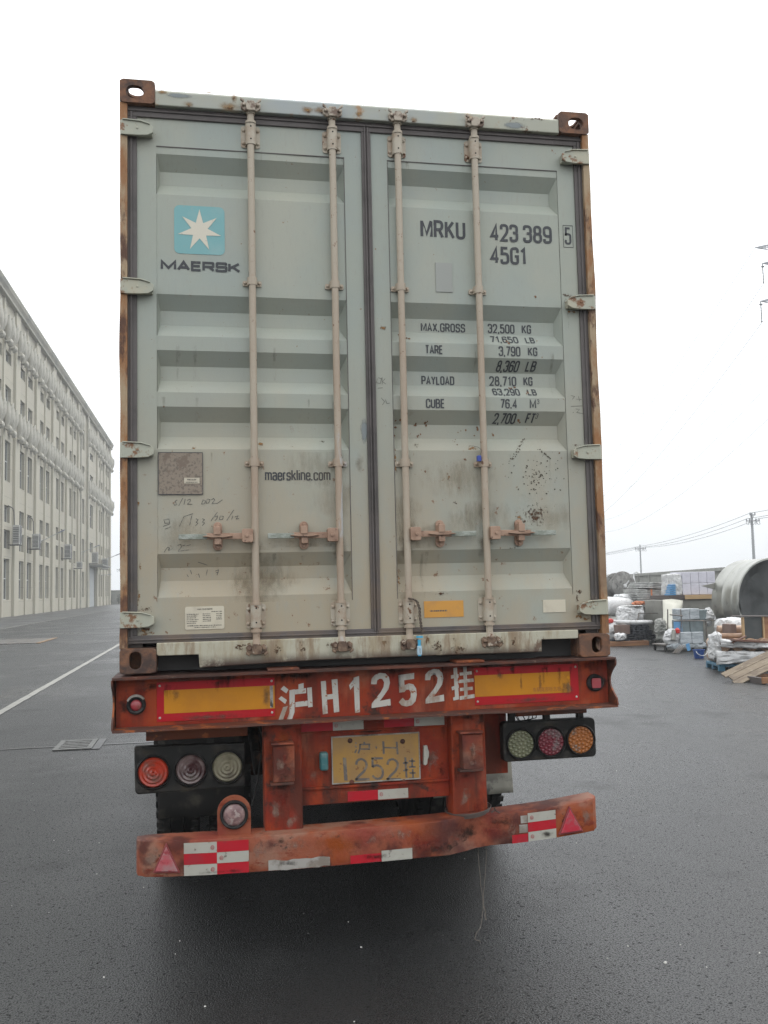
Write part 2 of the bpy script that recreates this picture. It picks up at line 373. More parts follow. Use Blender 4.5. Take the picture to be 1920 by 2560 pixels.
def grotesque(body, x0, x1, z0, z1, wt, yf, m, parent, name='lettering', gap=1.9, shear=0.0, square=1.0):
    """writing fitted to a box on an upright face, in the stroke letters above; wt = stroke width"""
    adv = []; x = 0.0
    for ch in body:
        adv.append(x); x += GL[ch][0] + gap
    tot = x - gap; h = 7.2 if False else 10.0
    sx = (x1 - x0 - wt) / tot; sz = (z1 - z0 - wt) / h; mb = MB(); lift = 0
    for ch, a in zip(body, adv):
        if ch in '.,':
            xa, h_ = x0 + a * sx, wt * (1.0 if ch == '.' else 1.5); q = [(xa, z0 + wt - h_), (xa + wt, z0 + wt - h_), (xa + wt, z0 + wt), (xa, z0 + wt)]
            mb.add([(X, yf(X, zz), zz) for X, zz in q], [(0, 1, 2, 3)]); continue
        for st in GL[ch][1]:
            closed = st[0] == 'c'; p = st[1:] if closed else st
            P = [(Vector((x0 + wt / 2 + (a + q[0]) * sx, z0 + wt / 2 + q[1] * sz)), (q[2] if len(q) > 2 else 0) * square) for q in p]
            n = len(P); pts = []
            for i, (c, r) in enumerate(P):
                if r and (closed or 0 < i < n - 1):
                    pa, pb = P[i - 1][0], P[(i + 1) % n][0]; ra = min(r * min(sx, sz) * 1.15, (pa - c).length * .5, (pb - c).length * .5)
                    A_, B_ = c + (pa - c).normalized() * ra, c + (pb - c).normalized() * ra
                    for k in range(6): t = k / 5; pts.append(A_ * (1 - t) ** 2 + c * 2 * t * (1 - t) + B_ * t * t)
                else: pts.append(c)
            q = [pts[0]]
            for v in pts[1:]:
                if (v - q[-1]).length > 1e-6: q.append(v)
            if closed and (q[0] - q[-1]).length < 1e-6: q.pop()
            m_ = len(q); L_, R_ = [], []
            for i in range(m_):
                a1 = q[i - 1] if (i > 0 or closed) else None; b1 = q[(i + 1) % m_] if (i < m_ - 1 or closed) else None
                d1 = (q[i] - a1).normalized() if a1 is not None else None; d2 = (b1 - q[i]).normalized() if b1 is not None else None
                d1 = d1 or d2; d2 = d2 or d1
                n1 = Vector((-d1.y, d1.x)); n2 = Vector((-d2.y, d2.x)); b = n1 + n2
                if b.length < .35: b = n1; k = 1.0
                else: b.normalize(); k = min(1 / max(b.dot(n1), .2), 1.9)
                L_.append(q[i] + b * wt / 2 * k); R_.append(q[i] - b * wt / 2 * k)
            vs = []
            for u, v in zip(L_, R_):
                for w_ in (u, v):
                    X = w_.x + (w_.y - z0) * shear; Y = yf(X, w_.y); vs.append((X, Y - .00012 * (lift % 4), w_.y))
            lift += 1
            e = m_ if closed else m_ - 1
            mb.add(vs, [(2 * i, 2 * i + 1, 2 * ((i + 1) % m_) + 1, 2 * ((i + 1) % m_)) for i in range(e)])
    return ob(name, mb, m, parent)
# ------------------------------------------------------------------ materials of the setting
asphalt = mat('wet_asphalt', (.009, .0092, .0092), .28, spec=.52, layers=[
    dict(s=.22, lo=.38, hi=.64, c=(.014, .0143, .0143), rough=.22, d=4, amt=.7),
    dict(s=.55, lo=.42, hi=.72, rough=.42, c=(.017, .0166, .016), d=5, amt=.7, st=(1.7, .4, 1)),
    dict(s=.4, lo=.30, hi=.55, rough=.46, spec=.30, c=(.027, .0285, .027), d=4, amt=.75, ramps=(('x', -.7, -2.6),)),
    dict(s=2.2, lo=.50, hi=.80, c=(.010, .010, .010), d=6, amt=.5),
    dict(s=.8, lo=.54, hi=.70, spec=.30, rough=.5, c=(.018, .018, .0175), d=7, amt=.6, loc=(4, 9, 0)),
    dict(s=210, lo=.54, hi=.66, c=(.075, .075, .073), rough=.45, d=2, amt=.7),
    dict(s=130, lo=.53, hi=.62, c=(.004, .004, .004), rough=.85, spec=.05, d=2, amt=.75),  # pits between stones, here and in the next layer: occlusion put into the colour
    dict(s=48, lo=.60, hi=.66, c=(.006, .006, .006), rough=.8, spec=.05, d=4, amt=.8),
], bump=(120, .7, .008, 3))
asphalt_far = mat('kerbside_asphalt', (.034, .035, .036), .5, layers=[dict(s=120, lo=.4, hi=.7, c=(.06, .06, .06), d=3),
    dict(s=.5, lo=.4, hi=.65, rough=.36, c=(.04, .04, .04))], bump=(120, .4, .004, 3))
road_paint = mat('worn_road_paint', (.24, .235, .21), .5, layers=[dict(s=26, lo=.52, hi=.68, c=(.14, .14, .13), d=8, amt=.8),
    dict(s=3, lo=.45, hi=.7, c=(.16, .155, .14), amt=.7)], bump=(150, .3, .003, 3))
concrete_wet = mat('grey_mortar', (.042, .042, .041), .36, layers=[dict(s=4, lo=.4, hi=.62, c=(.014, .014, .014))], bump=(90, .4, .004))
iron = mat('drain_iron', (.15, .15, .14), .5, metal=.2, layers=[dict(s=25, lo=.45, hi=.7, c=(.065, .06, .055))], bump=(60, .3, .003))
black_hole = mat('dark_void', (.006, .006, .006), .9)
rust_sheet = mat('rusty_sheet', (.075, .070, .064), .45, layers=[dict(s=9, lo=.52, hi=.66, c=(.13, .085, .045)), dict(s=3, lo=.5, hi=.62, c=(.045, .044, .043))], bump=(40, .3, .004))
specks = mat('pale_grit', (.55, .54, .5), .6)

# ------------------------------------------------------------------ ground, markings
g = MB(); g.box(-450, 450, -50, 500, -.6, 0)
setting('ground', g, asphalt)
g = MB(); g.box(-18.28, -12.2, -50, 300, -.1, .004)
setting('pavement', g, asphalt_far)
def edge_line(x, wd, y0, y1, seed):
    rnd = random.Random(seed); mb = MB(); vs = []; y = y0; ys = []
    while y < y1: ys.append(y); y += .25 + y * .01 if y > 0 else .25
    ys.append(y1)
    for y in ys:
        vs += [(x - wd / 2 + rnd.uniform(-.008, .008), y, .008), (x + wd / 2 + rnd.uniform(-.008, .008), y, .008)]
    mb.add(vs, [(2 * i, 2 * i + 1, 2 * i + 3, 2 * i + 2) for i in range(len(ys) - 1)])
    return mb
setting('road_marking', edge_line(-3.86, .125, -8, 190, 1), road_paint)
setting('road_marking', edge_line(-11.95, .12, 10, 190, 2), road_paint)
rnd = random.Random(5)
g = MB()
for i in range(220):
    x, y = rnd.uniform(-4, 5), rnd.uniform(-3.6, 9)
    a = rnd.uniform(0, PI); r = rnd.uniform(.0015, .0045)
    if rnd.random() < .05: r *= 1.8
    g.obox((x, y, r * .5), (math.cos(a) * r, math.sin(a) * r, 0), (-math.sin(a) * r * .6, math.cos(a) * r * .6, 0), (0, 0, r * .5))
setting('grit', g, specks, kind='stuff')

# drain grate in the road with its mortar strip
t = thing('drain_grate', 'slotted iron drain grate set in the road to the left of the trailer', 'drain grate', (-2.31, 6.8, 0))
g = MB(); X0, X1, Y0, Y1 = -2.52, -2.10, 6.46, 7.16
for k in range(6):
    y = Y0 + .06 + k * (Y1 - Y0 - .12) / 5
    g.box(X0 + .06, X1 - .06, y - .03, y + .03, .004, .014)
ob('slats', g, iron, t, bevel=.003)
g = MB(); o_ = [(X0, Y0), (X1, Y0), (X1, Y1), (X0, Y1)]; i_ = [(X0 + .06, Y0 + .035), (X1 - .06, Y0 + .035), (X1 - .06, Y1 - .035), (X0 + .06, Y1 - .035)]
g.ring(o_, i_, .004, .016, 'z'); ob('frame', g, iron, t, bevel=.003)
g = MB(); g.box(X0 + .05, X1 - .05, Y0 + .03, Y1 - .03, .002, .006); ob('pit_shade', g, mat('grate_shade', (.02, .02, .019), .8), t)  # flat dark sheet, the shade of the pit is put into its colour
g = MB(); g.box(X1, X1 + .09, Y0 - .02, Y1 + .03, .002, .007); ob('mortar_edge', g, concrete_wet, t)
g = MB()
for a, b in ((-6.5, X0), (X1 + .09, -.9)):
    vs = []; n_ = 24
    for i in range(n_ + 1):
        x = a + (b - a) * i / n_; q = noise.noise(Vector((x * 2, 1, 1))) * .03
        vs += [(x, 6.74 + q - .015, .005), (x, 6.78 + q * .6 + .02, .005)]
    g.add(vs, [(2 * i, 2 * i + 2, 2 * i + 3, 2 * i + 1) for i in range(n_)])
setting('road_joint', g, concrete_wet)
# steel plate over a trench, further up the road
t = thing('trench_cover', 'flat steel trench cover with an orange edge lying in the far lane', 'cover plate', (-8.1, 33.5, 0))
for k in range(4):
    g = MB(); g.box(-9.3 + k * .56, -9.3 + k * .56 + .53, 31.9, 35.9, .004, .022); ob('plate', g, rust_sheet, t, bevel=.004)
g = MB(); g.box(-7.05, -6.9, 31.8, 35.9, .004, .03); ob('edge', g, mat('orange_edge', (.20, .12, .055), .6, layers=[dict(s=8, lo=.45, hi=.65, c=(.15, .10, .06))]), t)
# ------------------------------------------------------------------ the container
H0 = 1.33
PAINT = (.315, .340, .290)
rustc = (.13, .055, .022); rust_d = (.05, .026, .017); dust = (.36, .30, .21)
def cpaint(name, speck=.66, low=.0, extra=()):
    return mat(name, PAINT, .52, layers=[
        dict(s=1.3, lo=.35, hi=.68, c=(.285, .325, .305), d=5, amt=.8),
        dict(s=2.2, lo=.42, hi=.72, c=(.37, .36, .29), d=7, amt=.6, st=(1, 1, .5)),
        dict(s=2.0, lo=.24, hi=.60, c=dust, d=6, amt=.95, ramps=(('z', H0 + 1.9, H0 + .25),), st=(1, 1, .6)),
        dict(s=60, lo=.52, hi=.75, c=(.29, .29, .25), d=3, amt=.35, st=(1, 1, .25)),
        dict(s=26, lo=.68, hi=.72, c=(.20, .09, .035), d=5, amt=.9, r=.7),
        dict(s=18, lo=speck, hi=speck + .05, c=(.17, .08, .035), d=6, amt=.9, r=.68, ramps=(('z', H0 + 1.45, H0 + .75),)),
    ] + list(extra), bump=(260, .12, .002, 2))
door_paint = cpaint('door_paint', .64)
frame_paint = mat('frame_paint', (.37, .37, .30), .55, layers=[
    dict(s=1.6, lo=.4, hi=.65, c=(.33, .36, .36), d=5),
    dict(s=6.0, lo=.575, hi=.66, c=(.33, .18, .075), d=8, r=.62, amt=.85, st=(1, 1, .8)),
    dict(s=7.5, lo=.63, hi=.67, c=rustc, d=8, r=.68, amt=.9)], bump=(120, .15, .002))
sill_paint = mat('sill_paint', (.42, .40, .31), .55, layers=[
    dict(s=7, lo=.45, hi=.7, c=(.30, .24, .15), d=6, st=(1.6, 1, .35)),
    dict(s=9, lo=.50, hi=.62, c=(.21, .135, .075), d=9, r=.66, st=(1.2, 1, .22), amt=.75),
    dict(s=6, lo=.565, hi=.64, c=(.12, .062, .033), d=9, r=.7, st=(1, 1, .7), amt=.9),
    dict(s=9, lo=.30, hi=.50, c=rust_d, d=9, r=.7, ramps=(('z', H0 + .085, H0 + .024),))], bump=(120, .25, .003))
rust_post = mat('rust_post', (.36, .27, .17), .7, layers=[
    dict(s=5, lo=.42, hi=.58, c=(.27, .125, .048), d=9, r=.7, st=(1, 1, .35)),
    dict(s=9, lo=.50, hi=.62, c=(.09, .04, .022), d=9, r=.72, st=(1, 1, .4)),
    dict(s=4, lo=.40, hi=.62, c=(.14, .06, .03), ramps=(('z', H0 + .9, H0 + .1),), d=8)], bump=(80, .4, .003, 6))
rust_cast = mat('rust_casting', (.105, .056, .036), .75, layers=[
    dict(s=14, lo=.40, hi=.62, c=(.20, .090, .045), d=9, r=.7), dict(s=9, lo=.5, hi=.66, c=(.05, .030, .024), d=8, r=.7),
    dict(s=6, lo=.60, hi=.68, c=(.30, .20, .13), d=8)], bump=(110, .6, .003, 7))
rubber = mat('door_rubber', (.105, .092, .088), .65, layers=[dict(s=5, lo=.42, hi=.7, c=(.07, .062, .058), d=6),
    dict(s=4, lo=.42, hi=.6, c=(.15, .11, .08), d=7, ramps=(('z', H0 + .9, H0 + .1),), amt=.8)], bump=(60, .15, .002))
rod_paint = mat('rod_paint', (.40, .345, .27), .55, layers=[
    dict(s=3.0, lo=.40, hi=.62, c=(.33, .235, .165), d=7, amt=.75, ramps=(('z', H0 + 2.4, H0 + 1.0),), st=(1, 1, .4)),
    dict(s=5.0, lo=.60, hi=.66, c=(.40, .40, .39), d=5, ramps=(('z', H0 + 1.8, H0 + 1.2),), st=(1, 1, .3)),
    dict(s=40, lo=.55, hi=.75, c=(.30, .22, .16), d=4, amt=.5), dict(s=25, lo=.64, hi=.70, c=rustc, d=6)], bump=(150, .2, .002))
bracket_paint = mat('bracket_paint', (.42, .375, .30), .55, layers=[
    dict(s=12, lo=.42, hi=.66, c=(.32, .24, .17), d=6, amt=.8), dict(s=18, lo=.60, hi=.66, c=rustc, d=7)], bump=(140, .25, .002))
handle_paint = mat('handle_paint', (.36, .235, .165), .6, layers=[dict(s=14, lo=.42, hi=.66, c=(.25, .15, .10), d=7),
    dict(s=30, lo=.58, hi=.68, c=(.13, .07, .045), d=6)], bump=(150, .25, .002))
grip_paint = mat('grip_paint', (.22, .24, .20), .7, layers=[dict(s=40, lo=.45, hi=.6, c=(.34, .36, .32), d=6, st=(.4, 1, 1))], bump=(120, .8, .003))
cam_rust = mat('cam_rust', (.19, .125, .08), .6, layers=[dict(s=20, lo=.42, hi=.6, c=(.09, .052, .033), d=7), dict(s=30, lo=.58, hi=.66, c=(.40, .34, .27), d=5)], bump=(120, .5, .003))
cam_pale = mat('cam_pale', (.40, .345, .275), .55, layers=[dict(s=22, lo=.46, hi=.62, c=(.15, .10, .07), d=7)], bump=(120, .4, .003))
hinge_paint = mat('hinge_paint', (.36, .37, .30), .55, layers=[dict(s=4, lo=.45, hi=.7, c=(.42, .39, .29)), dict(s=13, lo=.54, hi=.62, c=(.19, .09, .04), d=8, r=.7)], bump=(140, .2, .002))
ink = mat('black_marking', (.040, .043, .048), .6, layers=[dict(s=40, lo=.62, hi=.7, c=(.16, .15, .14), d=6, amt=.7)])
pen = mat('marker_pen', (.09, .085, .075), .7, layers=[dict(s=60, lo=.5, hi=.6, c=(.22, .21, .18), d=5)])
logo_blue = mat('emblem_blue', (.17, .37, .38), .55, layers=[dict(s=8, lo=.45, hi=.7, c=(.23, .39, .39), d=6, amt=.7), dict(s=50, lo=.66, hi=.7, c=(.30, .33, .30), d=4)])
logo_white = mat('emblem_white', (.60, .56, .46), .55, layers=[dict(s=30, lo=.62, hi=.7, c=(.42, .40, .34), d=4)])
sticker_white = mat('sticker_white', (.56, .51, .40), .6, layers=[dict(s=9, lo=.45, hi=.7, c=(.46, .41, .32))])
sticker_orange = mat('sticker_orange', (.56, .27, .045), .5, layers=[dict(s=14, lo=.45, hi=.7, c=(.48, .24, .06))])
plate_brown = mat('plate_brown', (.245, .200, .155), .7, layers=[dict(s=70, lo=.5, hi=.6, c=(.15, .125, .10), d=8), dict(s=16, lo=.55, hi=.65, c=(.17, .13, .10), d=7)])
patch_grey = mat('patch_grey', (.30, .31, .285), .6)
dark_steel = mat('dark_underside', (.035, .033, .032), .8)
side_paint = mat('side_paint', (.38, .40, .36), .55, layers=[dict(s=1.5, lo=.4, hi=.7, c=(.33, .34, .31)), dict(s=5, lo=.6, hi=.68, c=rustc, d=8)])

box = thing('shipping_container', 'grey green forty foot shipping container with rusty corners riding on the orange trailer', 'shipping container', (0, 6.1, H0))
Z = lambda z: H0 + z
XO = 1.219; YL = 12.192

def casting(sx, y0, sgn_y, z0, top):
    """corner casting: a thick shell with an oblong hole in the end and side faces and in the top (or none below)"""
    xa, xb = (XO - .168, XO) if sx > 0 else (-XO, -XO + .168)
    ya, yb = (y0, y0 + .162) if sgn_y > 0 else (y0 - .162, y0)
    z1 = z0 + .118; n_ = 32
    def hole(cu, cv, hu, hv):
        pts = []
        for i in range(n_):
            a = 2 * PI * (i + .5) / n_; c_, s_ = math.cos(a), math.sin(a)
            if hu > hv: e = hu - hv; pts.append((cu + (e if c_ > 0 else -e) + hv * c_, cv + hv * s_))
            else: e = hv - hu; pts.append((cu + hu * c_, cv + (e if s_ > 0 else -e) + hu * s_))
        return pts
    def rect(u0, u1, v0, v1):
        cu, cv = (u0 + u1) / 2, (v0 + v1) / 2; hu, hv = (u1 - u0) / 2, (v1 - v0) / 2; pts = []
        for i in range(n_):
            a = 2 * PI * (i + .5) / n_; c_, s_ = math.cos(a), math.sin(a)
            k = 1 / max(abs(c_), abs(s_)); pts.append((cu + hu * c_ * k, cv + hv * s_ * k))
        return pts
    mb = MB(); cx, cz = (xa + xb) / 2, (z0 + z1) / 2; cy = (ya + yb) / 2; T = .03
    ox = cx + sx * .012
    f = (ya, ya + T) if sgn_y > 0 else (yb - T, yb)
    if top: mb.ring(rect(xa, xb, z0, z1), hole(ox, cz - .004, .042, .033), *f, 'y')
    else: mb.ring(rect(xa, xb, z0, z1), hole(ox, cz + .002, .027, .041), *f, 'y')
    s_ = (xb - T, xb) if sx > 0 else (xa, xa + T)
    yi = (ya + T, yb) if sgn_y > 0 else (ya, yb - T)
    mb.ring(rect(*yi, z0, z1), hole(cy, cz, .037, .030), *s_, 'x')
    xi = (xa, xb - T) if sx > 0 else (xa + T, xb)
    if top:
        mb.ring(rect(*xi, *yi), hole(ox, cy + .016, .037, .060), z1 - .012, z1, 'z')
        mb.box(*xi, *yi, z0, z0 + .02)
    else:
        mb.box(*xi, *yi, z1 - .02, z1); mb.box(*xi, *yi, z0, z0 + .012); yk = yb - .012 if sgn_y > 0 else ya; mb.box(xa + T, xb - T, yk, yk + .012, z0 + .012, z1 - .02)
    w0 = (xa, xa + .012) if sx > 0 else (xb - .012, xb)
    zi = (z0 + .02, z1 - .012) if top else (z0 + .012, z1 - .02)
    if not top: mb.box(*w0, *yi, *zi)
    ob('corner_casting', mb, rust_cast, box, bevel=.007, seg=3)
for sx in (-1, 1):
    for z0, top in ((Z(2.779), True), (Z(0), False)):
        casting(sx, 0, 1, z0, top); casting(sx, YL, -1, z0, top)
# corner posts at the doors: a flange seen edge on with bends, scuffs and a few dents
for sx in (-1, 1):
    mb = MB(); n_ = 46; vs = []
    for i in range(n_ + 1):
        z = Z(.118) + (Z(2.779) - Z(.118)) * i / n_
        k = noise.noise(Vector((sx * 9, 0, z * 2.6))) * .006 + noise.noise(Vector((sx * 9, 3, z * 9))) * .002
        xo = sx * (XO - .002 + (k if abs(k) < .006 else .006)); xi = sx * 1.184
        vs += [(xo, .004, z), (xi, .012, z), (xi, .055, z), (xo, .15, z)]
    fs = []
    for i in range(n_):
        for a in range(4):
            b = (a + 1) % 4; fs.append((4 * i + a, 4 * i + b, 4 * i + 4 + b, 4 * i + 4 + a))
    fs += [(0, 1, 2, 3), tuple(4 * n_ + q for q in (3, 2, 1, 0))]
    mb.add(vs, fs); ob('corner_post', mb, rust_post, box)
    mb = MB(); mb.box(sx * 1.184 if sx < 0 else 1.12, -1.12 if sx < 0 else 1.184, .075, .15, Z(.118), Z(2.779)); ob('post_return', mb, rubber, box)
# header
mb = MB(); mb.prism([(.004, Z(2.776)), (.002, Z(2.845)), (.012, Z(2.857)), (.12, Z(2.872)), (.12, Z(2.776))], -XO + .168, XO - .168, 'x')
ob('header', mb, frame_paint, box, bevel=.004)
# sill with its two pocket cut-outs
mb = MB()
p = [(-1.05, .14), (1.05, .14), (1.05, .098), (1.03, .096), (.852, .096), (.852, .034), (.40, .036), (-.30, .034), (-.852, .018), (-.856, .080), (-1.04, .080), (-1.05, .086)]
mb.prism([(x, Z(z)) for x, z in p], .006, .10, 'y'); ob('sill', mb, sill_paint, box, bevel=.004)
each('pocket', [(.85, 1.05, .12, .9, Z(.002), Z(.098)), (-1.05, -.85, .12, .9, Z(.002), Z(.082))], dark_steel, box)
mb = MB(); mb.box(-.85, .85, .105, .118, H0 - .002, Z(.14)); ob('gap_blocker', mb, dark_steel, box)  # added plate, stops daylight showing through the gap under the sill
# side walls, roof, floor, front end
for sx in (-1, 1):
    mb = MB(); vs = []; pr = []; y = .162
    while y < YL - .162 - .28:
        pr += [(y, 0), (y + .07, 0), (y + .105, .036), (y + .175, .036)]; y += .21
        pr += [(y, 0)]
    pr.append((YL - .162, 0))
    for y, d in pr: vs += [(sx * (XO - .012 - d), y, Z(.16)), (sx * (XO - .012 - d), y, Z(2.83))]
    mb.add(vs, [(2 * i, 2 * i + 2, 2 * i + 3, 2 * i + 1) for i in range(len(pr) - 1)]); ob('side_wall', mb, side_paint, box)
    mb = MB(); mb.box(min(sx * (XO - .06), sx * (XO - .003)), max(sx * (XO - .06), sx * (XO - .003)), .162, YL - .162, Z(.01), Z(.165)); ob('bottom_rail', mb, side_paint, box)
    mb = MB(); mb.box(min(sx * (XO - .06), sx * (XO - .003)), max(sx * (XO - .06), sx * (XO - .003)), .162, YL - .162, Z(2.825), Z(2.885)); ob('top_rail', mb, side_paint, box)
mb = MB(); mb.box(-XO + .06, XO - .06, .19, YL - .19, Z(2.855), Z(2.87)); ob('roof', mb, side_paint, box)
mb = MB(); mb.box(-XO + .06, XO - .06, .11, YL - .02, Z(.13), Z(.16)); ob('floor', mb, dark_steel, box)
each('floor_joist', [(-XO + .06, XO - .06, .5 + k * .48, .56 + k * .48, Z(.02), Z(.13)) for k in range(24)], dark_steel, box)
mb = MB(); mb.box(-XO + .02, XO - .02, YL - .06, YL - .02, Z(.16), Z(2.85)); ob('front_wall', mb, side_paint, box)

# doors: pressed panel in a flat frame
FY = .048                                # face of the door frame
PROF = [(2.587, .0), (2.549, .0), (2.478, .050), (2.408, .050), (2.342, .0),
        (1.837, .0), (1.766, .050), (1.694, .050), (1.628, .0), (1.557, .0), (1.488, .050), (1.415, .050), (1.349, .0),
        (1.278, .0), (1.209, .050), (1.137, .050), (1.069, .0), (.561, .0), (.494, .040), (.431, .040), (.352, .0), (.320, .0)]
def pd(z):                               # depth of the pressed panel behind its outer face, z above the container's base
    if z >= PROF[0][0] or z <= PROF[-1][0]: return 0.0
    for (za, a), (zb, b) in zip(PROF[:-1], PROF[1:]):
        if za >= z >= zb: return a + (b - a) * (za - z) / (za - zb + 1e-9)
    return 0.0
def dent(x, z):                          # faint oil-canning of the pressed panel, z above the container's base
    xp0, xp1 = (-1.047, -.106) if x < 0 else (.118, 1.047)
    e = max(0, min(1, min(x - xp0, xp1 - x) / .2))
    return e * (.0026 * noise.noise(Vector((x * 2.6, 1 if x > 0 else -1, z * 3.2))) + .0006 * noise.noise(Vector((x * 8, 1, z * 8))))
YP = lambda x, z: FY + .003 + pd(z - H0) + dent(x, z - H0) - .0018        # paint on the panel
YF = lambda x, z: FY - .0015                            # paint on the frame
gq = .042
def door(sx):
    xs0, xs1, xp0, xp1 = (-1.140, -.017, -1.047, -.106) if sx < 0 else (.032, 1.141, .118, 1.047)
    mb = MB()
    n_ = 26                                             # the panel, with faint oil-canning so it is not dead flat
    cols = [xp0 + (xp1 - xp0) * i / n_ for i in range(n_ + 1)]
    rows = []
    for (za, a), (zb, b) in zip(PROF[:-1], PROF[1:]):
        k = max(1, int((za - zb) / .09))
        rows += [(za + (zb - za) * j / k, a + (b - a) * j / k) for j in range(k)]
    rows.append(PROF[-1]); vs = []
    for z, d in rows:
        for x in cols:
            x = min(max(x, xp0 + .012 * d / .05), xp1 - .030 * d / .05 - .002)
            vs.append((x, FY + .003 + d + dent(x, z), Z(z)))
    m_ = n_ + 1
    fs = [(r * m_ + i, r * m_ + i + 1, (r + 1) * m_ + i + 1, (r + 1) * m_ + i) for r in range(len(rows) - 1) for i in range(n_)]
    mb.add(vs, fs)
    for q in range(1, len(PROF) - 4, 4):                 # closing faces at the ends of each pressing
        pts = PROF[q:q + 4]
        if pts[0][1] != 0: continue
        for x, q_ in ((xp0 + .002, .012), (xp1 - .002, -.030)): mb.add([(x + (q_ if d else 0), FY + .0025 + d, Z(z)) for z, d in pts], [(0, 1, 2, 3)])
    for a, b, c, d in ((xs0, xp0, .176, 2.727), (xp1, xs1, .176, 2.727), (xp0, xp1, 2.587, 2.727), (xp0, xp1, .176, .320)):
        mb.box(a, b, FY, FY + .05, Z(c), Z(d))
    mb.box(xs0 + .02, xs1 - .02, FY + .06, FY + .07, Z(.2), Z(2.7))
    d = ob('door', mb, door_paint, box)
    # dark seam lines where the panel meets the frame
    sb = MB(); sb.box(xp0, xp1, FY - .001, FY + .004, Z(2.584), Z(2.588)); sb.box(xp1 - .003 if sx < 0 else xp0, xp1 if sx < 0 else xp0 + .003, FY - .001, FY + .004, Z(.32), Z(2.586))
    ob('seam', sb, rubber, d)
    # rubber seal all round, in two ribs
    gb = MB(); X0, X1 = (-1.186, .0075) if sx < 0 else (.0075, 1.186)
    for dx, yy, r in ((0, .034, .011), (.026, .030, .011)):
        pass
    def strip(u0, u1, v0, v1):
        gb.box(u0, u1, .036, .075, v0, v1)
    T0, T1, B0, B1 = Z(2.727), Z(2.778), Z(.138), Z(.176)
    strip(X0, X1, T0, T1); strip(X0, X1, B0, B1); strip(X0, xs0, B1, T0); strip(xs1, X1, B1, T0)
    # raised lips
    gb.box(X0, X1, .028, .036, Z(2.752), Z(2.762)); gb.box(X0, X1, .028, .036, Z(.152), Z(.160))
    if sx < 0: gb.box(X0 + .014, X0 + .026, .028, .036, Z(.162), Z(2.75)); gb.box(-.004, .004, .026, .036, Z(.162), Z(2.75))
    else: gb.box(X1 - .026, X1 - .014, .028, .036, Z(.162), Z(2.75)); gb.box(.012, .020, .028, .036, Z(.162), Z(2.75))
    ob('gasket', gb, rubber, d, bevel=.003)
    # hinges: a tapered blade and a knuckle on the post
    for zc in (2.648, 1.853, 1.055, .250):
        hb = MB(); q = sx
        lo, hi = zc - .036, zc + .036
        poly = [(1.205, lo), (1.205, hi), (1.13, hi - .004), (1.085, hi - .010), (1.060, hi - .022), (1.060, lo + .018), (1.085, lo + .004), (1.13, lo)]
        hb.prism([(q * x, Z(z)) for x, z in poly], -.004, .014, 'y')
        hb.prism([(q * x, Z(z)) for x, z in [(1.205, hi), (1.205, hi + .006), (1.12, hi + .002), (1.075, hi - .012), (1.075, hi - .017), (1.12, hi - .004)]], -.012, .014, 'y')
        hb.box(*sorted((q * 1.135, q * 1.065)), .014, FY - .001, Z(lo + .01), Z(hi - .02))
        hb.cyl((q * 1.2035, .008, Z(lo)), (q * 1.2035, .008, Z(hi + .002)), .0135, n=14)
        hb.cyl((q * 1.135, -.004, Z(zc)), (q * 1.135, -.008, Z(zc)), .006, n=8)
        ob('hinge', hb, hinge_paint, d, bevel=.004, smooth=30)
    return d
doorL, doorR = door(-1), door(1)

